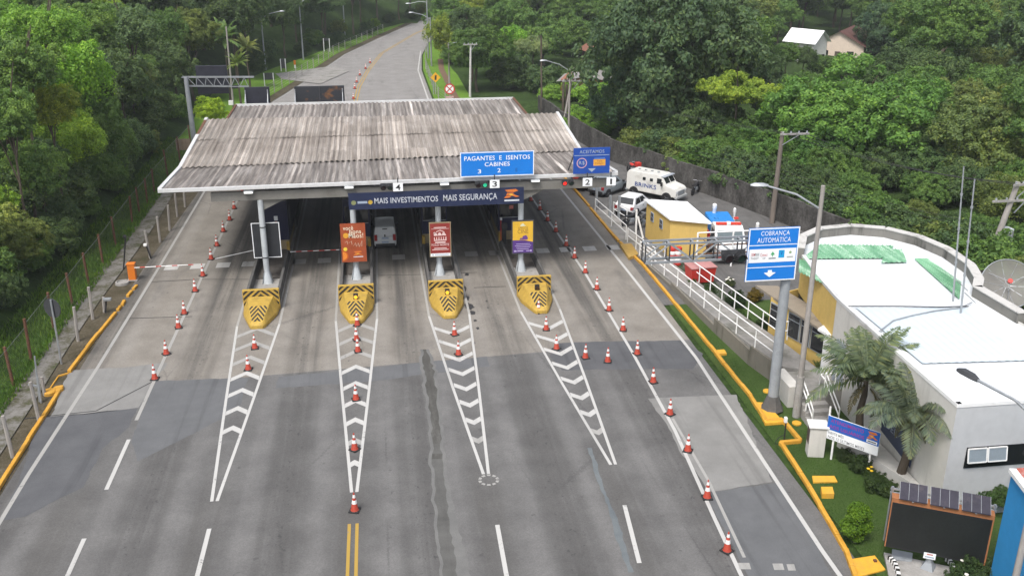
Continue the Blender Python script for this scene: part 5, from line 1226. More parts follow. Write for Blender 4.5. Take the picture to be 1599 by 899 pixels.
    # parapet cap at the rear
    pc = MB()
    for i in range(5, 15):
        a, b = Vector((*poly[i],0)), Vector((*poly[i+1],0)); d = (b-a).normalized(); nn = Vector((d.y,-d.x,0))
        q = [a+nn*.06, b+nn*.06, b-nn*.3, a-nn*.3]; lo = [Vector((p.x,p.y,H0-.02)) for p in q]; hi = [Vector((p.x,p.y,H0+.45)) for p in q]
        pc.add(lo+hi, [(0,1,5,4),(1,2,6,5),(2,3,7,6),(3,0,4,7),(4,5,6,7)])
    pc.build('parapet', mat_render('parapet_inner', (.19,.185,.17), .95, (.035,.035,.03)), t, world=True)
    cp = MB()
    for i in range(5, 15):
        a, b = Vector((*poly[i],0)), Vector((*poly[i+1],0)); d = (b-a).normalized(); nn = Vector((d.y,-d.x,0))
        cp.obox(a-nn*.34+Vector((0,0,H0+.452)), b-a+d*.03, nn*.44, (0,0,.05))
    cp.build('coping', mat_render('white_coping', (.50,.49,.47), .7, (.13,.12,.11)), t, world=True)
    # edge trims along road side and front
    for a, b in ((0,1),(1,2),(2,3),(3,4),(4,5)):
        p, q = Vector((*poly[a],H0)), Vector((*poly[b],H0)); MB().beam(p+Vector((.08,0,.04)), q+Vector((.08,0,.04)), .2, .14).build('roof_edge', TRIM if a else WHITE, t, world=True)
    p, q = Vector((*poly[0],H0)), Vector((*poly[16],H0)); MB().beam(p+Vector((0,.08,.04)), q+Vector((0,.08,.04)), .2, .14).build('roof_edge', WHITE, t, world=True)
    # ridge cable
    c = [G(x, y, H0+.1) for x, y in ((1372,518),(1395,500),(1425,492),(1460,485),(1500,480),(1518,472))]; MB().tube(c, .03, 5).build('roof_cable', GREY_STEEL, t, world=True)
    c = [G(x, y, H0+.12) for x, y in ((1325,478),(1400,478),(1470,479),(1512,478))]; MB().tube(c, .03, 5).build('roof_cable', DK_STEEL, t, world=True)
    # awning over the yellow front
    P_ = [G(x, y, 3.3) for x, y in ((1180,446),(1214,447),(1300,497),(1299,512),(1277,512))]
    P_ = [G(x, y, 2.72) for x, y in ((1180,446),(1214,447),(1300,497),(1299,512),(1277,512))]
    AW = mat_render('awning_concrete', (.26,.225,.18), .8, (.10,.08,.06)); MB().prism([(p.x,p.y) for p in P_], 2.64, 2.75).build('awning', AW, t, world=True)
    P_ = [G(x, y, 2.8) for x, y in ((1277,513),(1300,500),(1314,518),(1296,524))]; MB().prism([(p.x,p.y) for p in P_], 2.70, 2.82).build('awning', WHITE, t, world=True)
    # entrance column and door
    MB().bx(20.05,38.9,.9,20.32,39.17,2.7).build('entrance_column', WHITE, t, world=True)
    MB().bx(20.02,37.0,.95,20.10,37.9,3.0).build('door', M('door_grey', (.28,.31,.35), .5, .1), t, world=True)
    # high window on the front wall
    a, b = Vector((19.85,28.35,0)), Vector((27.4,28.3,0))
    wy = 28.33; q0 = AY(1510,700,wy); q1 = AY(1640,719,wy); fr_ = MB().bx(q0.x,wy-.02,q1.z-.02,q1.x,wy+.02,q0.z+.04).build('window', GLASS, t, world=True)
    x = q0.x+.03
    for k in range(4):
        if k == 2: x += .78; continue
        Z0, Z1 = q1.z, q0.z
        sash = MB().quad((x,wy-.06,Z1),(x+.72,wy-.06,Z1),(x+.72,wy-.16,lerp(Z0,Z1,.35)),(x,wy-.16,lerp(Z0,Z1,.35))).build('sash', M('pale_pane', (.22,.26,.29), .15, .1), fr_, world=True)
        fm = MB()
        for A, B in (((x,wy-.06,Z1),(x+.72,wy-.06,Z1)),((x+.72,wy-.06,Z1),(x+.72,wy-.16,lerp(Z0,Z1,.35))),((x+.72,wy-.16,lerp(Z0,Z1,.35)),(x,wy-.16,lerp(Z0,Z1,.35))),((x,wy-.16,lerp(Z0,Z1,.35)),(x,wy-.06,Z1))): fm.beam(A, B, .04, .04)
        fm.build('sash_frame', WHITE, t, world=True); x += .78
    # low planter wall in front and navy banner on the side wall
    MB().prism([(18.45,33.75),(19.25,30.9),(19.84,28.9),(19.84,33.75)], -.05, .55).build('planter_wall', WWALL, t, world=True)
    bn = MB().quad((19.80,32.9,2.2),(19.78,30.4,1.9),(19.78,30.4,.85),(19.80,32.9,1.15)); bn.build('wall_banner', M('navy_banner', (.035,.05,.10), .5, .3), t, world=True)
    vs, fs, a0, a1, b0, b1 = text_geo('DER', .02)
    MB().add([(19.775, lerp(32.5,31.6,(x-a0)/(a1-a0)), 1.5+(y-b0)/(b1-b0)*.3) for x, y in vs], fs).build('banner_mark', SIGN_GREY, t, world=True)
    return t
office()
for k, (x0,y0,x1,y1) in enumerate(((1488,470,1505,260),(1500,490,1522,280))):
    a = G(x0,y0,4.6); b = AY(x1,y1,a.y); t = thing('mast', ['thin grey mast standing on the roof, the left and taller of two','thin grey mast standing on the roof, the right of two'][k], 'mast', a, 0, 'roof masts')
    MB().cyl(a, b, .045, .03, n=8).build('tube', GALV, t, world=True)
    for f in (.3,.55,.8): p = Vector(a).lerp(b, f); MB().lathe([(.06,-.05),(.06,.05)], 8, tuple(p)).build('joint', GALV, t, world=True)
    MB().beam(a+Vector((0,0,1.0)), Vector((a.x+.9,a.y+.4,4.9)), .03,.03).build('stay', GALV, t, world=True)
# satellite dish
dc = AY(1572,446,45.0); t = thing('satellite_dish', 'large round mesh satellite dish with a red feed behind the office', 'satellite dish', (dc.x,dc.y,0))
ax = Vector((-.35,-.72,.60)).normalized(); u = ax.cross(Vector((0,0,1))).normalized(); w = u.cross(ax); mb = MB(); R0 = 1.35
for i in range(7):
    r = R0*i/6; mb.v += [tuple(dc+(u*math.cos(2*PI*k/36)+w*math.sin(2*PI*k/36))*r+ax*(r*r*.22)) for k in range(36)]
for i in range(6): 
    for k in range(36): mb.f.append((i*36+k,i*36+(k+1)%36,(i+1)*36+(k+1)%36,(i+1)*36+k)); mb.m.append(0)
mb.build('mesh_reflector', mat_holes('dish_mesh', (.22,.215,.20), .72), t, world=True, smooth=60)
for k in range(10):
    a = 2*PI*k/10; MB().tube([dc+(u*math.cos(a)+w*math.sin(a))*r+ax*(r*r*.22-.02) for r in (.05,.5,.95,1.35)], .022, 5).build('rib', GALV, t, world=True)
MB().tube([dc+(u*math.cos(2*PI*k/36)+w*math.sin(2*PI*k/36))*R0+ax*(R0*R0*.22) for k in range(37)], .03, 5).build('rim', GALV, t, world=True)
fp = dc+ax*.75; MB().cyl(fp, fp+ax*.16, .13, n=12).build('feed', RED, t, world=True)
for k in range(3):
    a = 2*PI*k/3+.5; MB().cyl(dc+(u*math.cos(a)+w*math.sin(a))*1.1+ax*.27, fp, .015, n=5).build('strut', GALV, t, world=True)
MB().cyl((dc.x,dc.y+.15,0), dc-ax*.05, .08, n=8).build('mount', GALV, t, world=True)
# blue building at the right edge
t = thing('blue_building', 'bright blue rendered building with a red tiled roof cut off by the right edge', 'building', (21,22,0))
a = G(1580,736,4.5); b = G(1606,770,4.5)
d = (b-a).normalized(); A2 = a+d*9; dn = Vector((d.y,-d.x,0)); dn = dn if dn.x > 0 else -dn
q = [Vector((p.x,p.y,0)) for p in (a, A2, A2+dn*8, a+dn*8)]
MB().prism([(p.x,p.y) for p in q], -.05, 4.5).build('wall', mat_render('blue_render', (.035,.26,.56), .12, (.03,.15,.32)), t, world=True)
MB().beam(a+Vector((0,0,.05)), A2+Vector((0,0,.05)), .22, .14).build('roof_edge', WHITE, t, world=True)
mb = MB(); P0 = [p+Vector((0,0,4.58)) for p in q]; n_ = 26
for i in range(n_*4+1):
    f = i/(n_*4); z = .05*math.cos(2*PI*i/4); p0 = P0[0].lerp(P0[1], f)+dn*.12; p1 = P0[3].lerp(P0[2], f)+Vector((0,0,1.2)); mb.v += [(p0.x,p0.y,p0.z+z),(p1.x,p1.y,p1.z+z)]
for i in range(n_*4): mb.f.append((2*i,2*i+1,2*i+3,2*i+2)); mb.m.append(0)
mb.build('roof', M('red_tiles', (.30,.06,.04), .8, .4, 3.0, dirt=.5, dirtcol=(.45,.40,.38)), t, world=True)
# ------------------------------------------------------------------ LED board with solar panels
zt = 2.62; L = G(1393,777,zt); Rr = G(1554,806,zt); wv = Rr-L; W = wv.length; u = wv.normalized(); nrm = u.cross(Vector((0,0,1))); nrm = nrm if nrm.y < 0 else -nrm
bl = AY(1380,852,L.y); Hh = L.z-bl.z
t = thing('led_message_board', 'large black screen on a post with three solar panels along its top by the lawn', 'message board', (L.x+wv.x/2, L.y+wv.y/2, 0))
p = Panel(t, L-Vector((0,0,Hh)), u, (0,0,1), W, Hh)
if p.n.dot(nrm) < 0: p.n = -p.n
SCR = NT('dark_screen'); sv = SCR.coord(); SCR = SCR.finish(SCR.ramp(SCR.math('ADD', SCR.math('MULTIPLY', SCR.noise(sv, 14.0, 2.0), .4), SCR.math('MULTIPLY', SCR.noise(sv, 1.2, 4.0), .6)), [(.3,(.008,.009,.009)),(.7,(.018,.020,.020))]), .5)
p.board('case', BLACK, .32); COPPER = M('copper_trim', (.33,.135,.055), .55, .2, 2.0)
p.rect('screen', .02,.03,.98,.90, SCR, 1); p.rect('trim_top', 0,.925,1,1.0, COPPER, 2); p.rect('trim_side', 0,0,.012,.925, COPPER, 2); p.rect('trim_side', .985,0,1,.925, COPPER, 2)
MB().obox(p.P(0,1.0,.012), u*W, -p.n*.34, (0,0,.02)).build('top_cap', COPPER, t, world=True)
for f in (0, 1): MB().beam(p.P(f,0,-.36), p.P(f,1.12,-.36), .07,.07).build('rear_post', GALV, t, world=True)
for y in (1.08, 1.0): MB().beam(p.P(-.02,y,-.36), p.P(1.02,y,-.36), .06,.06).build('rear_rail', GALV, t, world=True)
for k in range(3):
    o = p.P(.07+.305*k,1.03,.10); e = u*.86; bk = -p.n*.62+Vector((0,0,.30))
    sp = MB().obox(o, e, bk, (0,0,.035)).build('solar_panel', M('solar_cells', (.035,.032,.045), .35, .25, 3.0, dirt=.35, dirtcol=(.13,.11,.11)), t, world=True)
    g = MB()
    for i in range(4): g.beam(o+e*(i/3)+Vector((0,0,.038)), o+e*(i/3)+bk+Vector((0,0,.038)), .012,.006)
    g.build('cell_line', GREY_STEEL, sp, world=True)
    MB().beam(o+e*.5, p.P(.07+.305*k+.12,.98,-.3), .05,.05).build('panel_bracket', GALV, t, world=True)
cx_ = p.P(.47,0,-.15); MB().cyl((cx_.x,cx_.y,0), (cx_.x,cx_.y,cx_.z+.1), .12, .10, n=12).build('post', GREY_STEEL, t, world=True); MB().lathe([(.3,.09),(.14,.35)], 4, (cx_.x,cx_.y,0)).build('post_foot', GREY_STEEL, t, world=True)
p.rect('notice', .40,-.08,.52,.045, SIGN_WHITE, 3); p.rect('notice_mark', .43,.0,.49,.025, M('notice_red', (.5,.16,.13), .5), 4); p.rect('notice_line', .415,-.055,.505,-.03, SIGN_GREY, 4)
sb = gp([(1380,862),(1520,892),(1500,930),(1395,930)], .08); t2 = thing('concrete_plinth', 'grey concrete slab under the black screen', 'slab', sb[0])
MB().prism([(q[0],q[1]) for q in sb], -.05, .09).build('slab', CONC, t2, world=True)
q4 = gp([(1393,858),(1425,864),(1424,876),(1392,874)], .10); MB().prism([(q[0],q[1]) for q in q4], .09, .14).build('hatch', GREY_STEEL, t2, world=True)
for nm, pts in (('left',[(1388,872),(1396,880),(1401,892),(1404,910)]),('right',[(1476,872),(1484,880),(1490,890),(1494,902)])):
    P_ = [G(x,y,.1) for x, y in pts]; t3 = thing('striped_edging', f'black and white striped edging at the {nm} of the slab under the black screen', 'edging', P_[0]); 
    for i in range(len(P_)-1):
        for k in range(4): MB().beam(P_[i].lerp(P_[i+1],k/4)+Vector((0,0,.06)), P_[i].lerp(P_[i+1],(k+1)/4)+Vector((0,0,.06)), .12,.16).build('edging_block', WHITE if k % 2 else STRIPE, t3, world=True)
# information sign with magenta lettering
zt = 1.95; L = G(1294,648,zt); Rr = G(1375,676,zt); wv = Rr-L; W = wv.length; u = wv.normalized(); Hh = L.z-AY(1289,683,L.y).z
t = thing('information_sign', 'blue and white information sign with magenta lettering on two posts in the lawn', 'sign', (L.x+wv.x/2,L.y+wv.y/2,0))
p = Panel(t, L-Vector((0,0,Hh)), u, (0,0,1), W, Hh)
p.board('board', SIGN_WHITE, .05); p.rect('blue_field', 0,.41,1,1, M('info_blue', (.01,.10,.42), .45, .1)); MG = M('magenta', (.30,.03,.22), .5, .1)
p.text('ATENDIMENTO', .06,.75,.70,.90, MG, bold=.03); p.text('AOS USUÁRIOS', .04,.50,.72,.68, MG, bold=.03)
p.text('NESTE MÊS', .04,.235,.34,.37, GYT, bold=.02); p.text('NOS 12 ÚLTIMOS MESES', .04,.04,.75,.20, GYT, bold=.02); logo(p, .765,.46,.21,.48)
p.rect('caption_box', .77,.455,.97,.58, SIGN_WHITE, 3); p.rect('caption_text', .79,.49,.95,.545, GYT, 4)
for f in (.14,.86): MB().cyl(p.P(f,.95,-.08)*1.0, Vector((p.P(f,0,-.08).x,p.P(f,0,-.08).y,0)), .045, n=8).build('post', WHITE, t, world=True)
MB().cyl(p.P(0.0,.3,-.08), p.P(0.0,1.35,-.08), .04, n=8).build('post', WHITE, t, world=True)
# white meter cabinet
q = G(1273,712); t = thing('meter_cabinet', 'white masonry meter cabinet with a dark door on the lawn', 'cabinet', (q.x+.05,q.y+.2,0), math.radians(-14))
MB().bx(-.33,-.28,-.02,.33,.28,1.35).build('body', WWALL, t, bevel=.02); MB().bx(-.4,-.35,1.35,.4,.35,1.43).build('cap', WHITE, t, bevel=.015); MB().bx(-.345,-.2,.55,-.332,.2,1.2).build('door', M('meter_door', (.07,.055,.06), .5, .2), t)
# slim black post with a white head at the kerb notch
q = G(1224,690); t = thing('kerb_post', 'slim black post with a white head and a cable loop at the kerb notch', 'post', (q.x,q.y,0))
MB().cyl((0,0,0),(0,0,1.15),.03,n=8).build('shaft', BLACK, t); MB().bx(-.09,-.07,.95,.03,.07,1.2).build('head', WHITE, t, bevel=.02); MB().tube([(-.02,0,.35),(-.25,-.05,.3),(-.42,-.1,.12),(-.4,-.1,.01),(-.2,-.15,.01),(.3,-.2,.01)], .015, 5).build('cable', BLACK, t)
# yellow covers in the lawn
def cover(name, label, px, h):
    P_ = gp(px, h); t = thing(name, label, 'cover', (P_[0][0],P_[0][1],0), 0, 'yellow covers in the lawn'); MB().prism([(q[0],q[1]) for q in P_], -.02, h).build('slab', M('cover_yellow', (.62,.33,.03), .75, .15, 2.0, dirt=.35, dirtcol=(.3,.2,.08)), t, world=True, bevel=.015); return t
cover('manhole_cover', 'long thin yellow cover on the lawn', [(1268,742),(1303,742),(1308,751),(1270,752)], .06)
cover('manhole_cover', 'small square yellow box cover on the lawn', [(1282,759),(1300,759),(1303,770),(1284,770)], .22)
c5 = cover('manhole_cover', 'large square yellow slab beside the lower kerb', [(1327,872),(1366,866),(1383,888),(1341,899)], .05); MB().bx(c5.location.x+.75,c5.location.y-.3,.05,c5.location.x+.85,c5.location.y-.2,.12).build('lift_ring', RUST, c5, world=True)
for k, (x, y) in enumerate(((1244,661),(1198,611),(1216,612))):
    q = G(x, y); t = thing('round_cover', ['round yellow cover on the lawn beside the cable post','round yellow cover just left of the big sign pole','round yellow cover just right of the big sign pole'][k], 'cover', (q.x,q.y,0), 0, 'yellow covers in the lawn'); MB().lathe([(.2,-.02),(.2,.05),(.17,.07),(0,.07)], 18, (0,0,0)).build('lid', M('cover_yellow', (.62,.33,.03), .75), t)
cover('kerb_block', 'raised yellow block in the kerb in front of the big sign pole', [(1178,627),(1196,628),(1224,658),(1195,660)], .13)
cover('kerb_block', 'flat yellow slab in the kerb beside the ramp grass', [(1117,546),(1131,545),(1135,551),(1120,552)], .12)
# ------------------------------------------------------------------ left side
def chain_fence():
    t = thing('chain_link_fence', 'long chain link fence on rusty posts between the wooded bank and the left pavement', 'fence', (-17.9,56,0))
    pts = [(9,603,0,553),(42,565,29,498),(90,515,70,457),(115,478,104,427),(140,443,135,395),(164,413,160,372),(188,383,184,348),(217,348,210,323),(229,333,224,308),(241,318,236,296),(252,302,246,282)]
    B = []
    for x0,y0,x1,y1 in pts:
        a = G(x0,y0); b = AY(x1,y1,a.y); b.z = max(2.0, min(b.z, 2.9)); B.append((Vector((-17.75+random.uniform(-.1,.1),a.y,0)), b.z))
    a = B[-1][0]
    for k in range(3): B.append((Vector((-17.7+.15*k, a.y+5*(k+1), 0)), 2.4))
    B.insert(0, (Vector((-17.9,38.5,0)), 2.5)); B.insert(0, (Vector((-17.9,33.5,0)), 2.5)); B.insert(0, (Vector((-17.9,28.5,0)), 2.5))
    for p, h in B: MB().cyl(p-Vector((0,0,.1)), p+Vector((random.uniform(-.08,.08),random.uniform(-.1,.1),h)), .075, n=7).build('post', RUST, t, world=True)
    w = MB()
    for (p, h), (q, g) in zip(B, B[1:]):
        d = q-p; L = d.length; d.normalize(); hh = min(h,g)-.15; n = int(L/.16); wid = .005
        for k in range(-int(hh/.16), n):
            for sg in (0, 1):
                s0, s1 = k*.16, k*.16+hh; z0, z1 = (0.05,hh) if sg == 0 else (hh,0.05)
                if s0 < 0: f = -s0/(s1-s0); z0 = lerp(z0,z1,f); s0 = 0
                if s1 > L: f = (L-s0)/(s1-s0); z1 = lerp(z0,z1,f); s1 = L
                if s1-s0 < .02: continue
                a, b = p+d*s0+Vector((0,0,z0)), p+d*s1+Vector((0,0,z1)); up = Vector((0,0,wid)); w.quad(a-up, b-up, b+up, a+up)
        w.tube([p+Vector((0,0,hh+.02)), q+Vector((0,0,hh+.02))], .012, 4)
    w.build('wire_mesh', M('fence_wire', (.20,.21,.20), .6, .2, 2.0, .3), t, world=True)
chain_fence()
short = [(20,713,4,649),(61,655,47,596),(122,532,115,479),(145,498,138,448),(163,487,162,470),(235,403,226,360),(250,378,245,338),(265,360,262,320),(277,338,273,302),(289,323,286,289)]
for k, (x0,y0,x1,y1) in enumerate(short):
    a = G(x0,y0); b = AY(x1,y1,a.y); b.z = max(.9, min(b.z, 2.1))
    tag(MB().cyl((a.x,a.y,-.1), b, .085, .075, n=6).build('concrete_post', CONC_POLE), f'grey leaning concrete post on the left pavement edge, {ordn(k)} the camera', 'post', 'concrete posts on the left pavement')
# pavement kit: white posts, small heads
t = thing('sensor_post', 'pale pipe stand with brackets beside the gap in the left kerb', 'post', tuple(G(62,627)))
b = G(62,627); MB().tube([b, AY(54,556,b.y)], .04, 7).build('pipe', GALV, t, world=True); MB().tube([b+Vector((.1,-.1,0)), AY(58,588,b.y)], .05, 7).build('pipe', GALV, t, world=True); MB().tube([G(70,617), AY(65,588,G(70,617).y)], .075, 7).build('short_pipe', CONC_POLE, t, world=True); MB().beam(AY(44,600,b.y), AY(60,603,b.y), .08,.08).build('bracket', GALV, t, world=True)
q = G(78,614); t = thing('kerb_block', 'round yellow concrete block at the gap in the left kerb', 'block', (q.x,q.y,0)); MB().lathe([(.30,-.03),(.30,.12),(.26,.16),(0,.17)], 18).build('block', KERB, t, smooth=40); MB().lathe([(.24,-.03),(.24,.13),(.2,.17),(0,.18)], 16, (.3,.25,0)).build('block', KERB, t, smooth=40)
q = G(96,568); tp = AY(79,468,q.y); t = thing('round_road_sign', 'round black backed road sign seen from behind on a leaning pole by the left fence', 'road sign', (q.x,q.y,0))
MB().cyl((q.x,q.y,0), tp, .05, n=8).build('pole', GALV, t, world=True); c = AY(81,481,q.y+.1); MB().cyl(c, c+Vector((.02,.04,0)), .50, n=28).build('disc', DK_STEEL, t, world=True)
for k, (x, y, x1, y1, lab) in enumerate(((165,488,166,468,'small camera on a black post beside the left kerb, left of the broken kerb'),(193,420,196,370,'black pole leaning behind the orange cabinet'),(236,404,228,383,'small white headed post on the left pavement behind the orange cabinet'))):
    a = G(x,y); b = AY(x1,y1,a.y); t = thing('sensor_post', lab, 'post', a); MB().cyl(a, b, .045, n=7).build('pole', BLACK, t, world=True); MB().obox(b+Vector((-.15,-.1,-.05)), (.42 if k == 0 else .2,0,0), (0,.2,0), (0,0,.16)).build('head', [GALV,BLACK,WHITE][k], t, world=True, bevel=.02)
q = G(191,443); t = thing('drain_cover', 'round concrete drain ring behind the broken left kerb', 'cover', (q.x,q.y,0)); MB().lathe([(.42,0),(.40,.14),(.3,.15),(.3,.08),(0,.08)], 16).build('ring', CONC, t, smooth=40)
# left gantry with dark board
gb = G(304,226); GY = gb.y; gt_ = AY(290,121,GY); t = thing('gantry', 'grey steel pole with a lattice arm carrying a dark board left of the canopy', 'gantry', (gb.x,GY,0))
MB().cyl((gb.x,GY,0), gt_, .26, .20, n=14).build('pole', GREY_STEEL, t, world=True, smooth=40)
e = AY(396,121,GY); e2 = AY(388,136,GY); a1 = AY(292,121,GY); a2 = AY(293,135,GY)
for dy in (0,.5):
    MB().beam(a1+Vector((-.5,dy,0)), e+Vector((0,dy,0)), .09,.09).build('chord', GALV, t, world=True); MB().beam(a2+Vector((0,dy,0)), e2+Vector((0,dy,0)), .07,.07).build('chord', GALV, t, world=True)
for k in range(7): MB().beam(a1.lerp(e,k/7), a2.lerp(e2,(k+1)/7), .05,.05).build('lattice_bar', GREY_STEEL, t, world=True); MB().beam(a1.lerp(e,k/7), a2.lerp(e2,k/7), .05,.05).build('lattice_bar', GREY_STEEL, t, world=True)
b0 = AY(308,149,GY); b1 = AY(352,104,GY); MB().bx(b0.x,GY+.6,b0.z,b1.x,GY+.9,b1.z).build('board', M('board_back', (.018,.019,.030), .6), t, world=True, bevel=.02)
b0 = AY(362,139,GY); MB().bx(b0.x,GY+.1,b0.z,b0.x+.6,GY+.5,b0.z+.25).build('signal_box', BLACK, t, world=True)
q = G(365,172); tp = AY(353,42,q.y); t = thing('utility_pole', 'slim pole with a white box left of the small square board', 'utility pole', (q.x,q.y,0)); MB().cyl((q.x,q.y,0), tp, .12, .08, n=8).build('pole', CONC_POLE, t, world=True); bx_ = AY(361,160,q.y); MB().bx(bx_.x-.25,q.y-.35,bx_.z-.25,bx_.x+.25,q.y-.12,bx_.z+.25).build('box', WHITE, t, world=True)
# street lights along the far road
for (x,y,xt,yt,xh,yh,lab) in ((415,112,411,25,437,18,'street light on the left lawn nearest the gantry'),(474,96,470,2,490,-6,'tall street light in the middle of the left lawn'),(539,62,536,-20,520,-24,'street light at the edge of the wood beyond the left lawn'),(674,104,674,26,645,20,'street light on the right verge of the far road, nearer of two'),(669,92,669,0,640,6,'street light on the right verge of the far road, farther of two'),(888,212,880,106,853,95,'street light arm on a pole beside the pale concrete pole'),(702,145,701,66,718,66,'brown pole with a lamp arm on the right roadside lawn')):
    a = G(x,y); z = terr(a.x,a.y) if a.y > 98 else 0; tp = AY(xt,yt,a.y); arm_light('street_light', lab, (a.x,a.y,z-.1), tp.z-z, tuple(AY(xh,yh,a.y)), .13, GALV if y < 115 else CONC_POLE, head=1.0, group='street lights along the far road')
# small signs on the far verges
def board_legs(px0,py0,px1,py1,pyb,label,name='dark_sign',m=DK_STEEL):
    q = G((px0+px1)/2, pyb); Y = q.y; a = AY(px0,py1,Y); b = AY(px1,py0,Y); t = thing(name, label, 'sign', (q.x,Y,0)); MB().bx(a.x,Y,a.z,b.x,Y+.12,b.z).build('board', m, t, world=True, bevel=.015)
    for x in (a.x+.1*(b.x-a.x), b.x-.1*(b.x-a.x)): MB().cyl((x,Y-.06,0),(x,Y-.06,b.z), .06, n=7).build('leg', WHITE, t, world=True)
    return t
board_legs(438,92,446,107,114,'narrow upright dark sign on white legs on the left lawn'); board_legs(411,114,428,125,136,'wide dark sign on white legs behind the small square board'); board_legs(504,60,515,64,82,'low dark sign frame at the edge of the wood on the left lawn')
q = G(461,108); t = thing('marker_post', 'small orange and white marker post on the left lawn', 'marker post', (q.x,q.y,terr(q.x,q.y))); MB().bx(-.12,-.08,0,.12,.08,.5).build('lower', WHITE, t); MB().bx(-.14,-.1,.5,.14,.1,1.1).build('upper', ORANGE, t, bevel=.02)
q = G(677,148); c = AY(680,121,q.y); t = thing('warning_sign', 'yellow diamond warning sign on the right verge of the far road', 'road sign', (q.x,q.y,0)); MB().cyl((q.x,q.y,0),(q.x,q.y,c.z), .06, n=7).build('pole', GALV, t, world=True)
s = .62; MB().poly([c+Vector((0,-.1,s)),c+Vector((-s,-.1,0)),c+Vector((0,-.1,-s)),c+Vector((s,-.1,0))]).build('plate', M('warning_yellow', (.70,.36,.02), .5, .1), t, world=True); MB().poly([c+Vector((-.12,-.11,-.3)),c+Vector((.1,-.11,-.3)),c+Vector((.14,-.11,.25)),c+Vector((-.08,-.11,.25))]).build('symbol', BLACK, t, world=True)
q = G(703,160); c = AY(702,139,q.y); t = thing('no_stopping_sign', 'round red bordered no stopping sign with a red cross beside the rear roof', 'road sign', (q.x,q.y,0)); MB().cyl((q.x,q.y,0),(q.x,q.y,c.z), .06, n=7).build('pole', GALV, t, world=True)
p = Panel(t, c+Vector((-.5,-.1,-.5)), (1,0,0), (0,0,1), 1, 1); p.disc('plate', .5,.5,.62, SIGN_WHITE, 1); p.disc('ring', .5,.5,.62, RED, 2, .47); p.polys('cross', [[(.12,.2),(.2,.12),(.88,.8),(.8,.88)],[(.12,.8),(.2,.88),(.88,.2),(.8,.12)]], RED, 3)
c2 = AY(702,152,q.y); MB().bx(c2.x-.45,q.y-.1,c2.z-.12,c2.x+.45,q.y-.06,c2.z+.14).build('caption_plate', M('caption_pink', (.55,.35,.35), .5), t, world=True)
def farfence(name, label, f, Y0, Y1, n, h=1.5):
    t = thing(name, label, 'fence', (f(Y0),Y0,0)); P_ = [Vector((f(lerp(Y0,Y1,k/n)), lerp(Y0,Y1,k/n), 0)) for k in range(n+1)]
    for p in P_: p.z = terr(p.x,p.y); MB().cyl(p, p+Vector((0,0,h)), .06, n=6).build('post', CONC_POLE, t, world=True)
    w = MB()
    for a, b in zip(P_, P_[1:]):
        for z in (.3,.6,.9,1.2,h-.05): w.beam(a+Vector((0,0,z)), b+Vector((0,0,z)), .015,.015)
    w.build('wire', GALV, t, world=True)
farfence('wire_fence', 'low post and wire fence along the left edge of the far road', lambda Y: fl(Y)-1.35, 101, 186, 26)
farfence('wire_fence', 'low post and wire fence along the right edge of the far road', lambda Y: fr(Y)+.6, 106, 158, 15)
q = G(283,250); t = thing('hoarding', 'small leaning wooden panel on posts behind the left canopy corner', 'panel', (q.x,q.y,0)); MB().bx(q.x-.3,q.y,.9,q.x+1.0,q.y+.06,1.9).build('board', M('weathered_wood', (.22,.17,.12), .9, .3), t, world=True)
for x in (-.2,.9): MB().bx(q.x+x,q.y+.06,0,q.x+x+.1,q.y+.14,1.9).build('post', RUST, t, world=True)
# ------------------------------------------------------------------ far houses
def house(name, label, px, py, Y, w, d, wh, rise, wallm, roofm, rz=0.0):
    c = AY(px, py, Y); z = c.z-wh; t = thing(name, label, 'house', (c.x,Y,z), rz)
    MB().bx(-w/2,-d/2,-6,w/2,d/2,wh).add([(-w/2,-d/2,wh),(w/2,-d/2,wh),(0,-d/2,wh+rise),(-w/2,d/2,wh),(w/2,d/2,wh),(0,d/2,wh+rise)], [(0,1,2),(5,4,3)]).build('wall', wallm, t)
    o = .45
    MB().add([(-w/2-o,-d/2-o,wh-.2),(0,-d/2-o,wh+rise+.08),(0,d/2+o,wh+rise+.08),(-w/2-o,d/2+o,wh-.2),(w/2+o,-d/2-o,wh-.2),(w/2+o,d/2+o,wh-.2)], [(0,1,2,3),(1,4,5,2)]).build('roof', roofm, t)
    for x in (-.25*w,.25*w): f = MB().bx(x-.5,-d/2-.03,1.0,x+.5,-d/2+.02,2.1).build('window', GLASS, t)
    MB().bx(-.4,-d/2-.03,0,.4,-d/2+.02,2.0).build('door', BARK, t); return t
BRN = M('brown_roof', (.105,.048,.04), .85, .25, 1.0)
house('red_roof_house', 'pale gabled house with a dark red roof among trees on the far hillside', 1322, 64, 147, 7.5, 11, 3.0, 1.9, M('pale_house', (.62,.52,.43), .8, .08), BRN, math.radians(-38))
house('white_house', 'house with a bright white roof half hidden by trees left of the red roof', 1260, 63, 140, 3.6, 4.6, 4.0, 1.5, WHITE, WHITE_CLEAN, math.radians(35)); house('white_shed', 'low white roofed shed between the white house and the red roof', 1283, 64, 150, 3.6, 3.6, 2.2, .8, WHITE, WHITE_CLEAN, .3)
house('brick_house', 'unfinished brick building with grey side wall behind the pale concrete pole', 922, 120, 110, 6, 5, 3.4, .4, M('raw_brick', (.27,.11,.065), .9, .25, 3.0), M('grey_slab_roof', (.23,.22,.21), .9, .2), -.35); house('brown_hut', 'tiny brown roofed hut in the trees above the brick building', 926, 76, 143, 2.4, 2.6, 2, .7, BRN, M('brown_tin', (.20,.09,.06), .8, .2), .2)
house('white_cottage', 'tiny pale hut at the top end of the far road', 634, 6, 222, 2.4, 2, 2.0, .3, WHITE, M('pale_roof', (.5,.5,.49), .8, .1), .3)
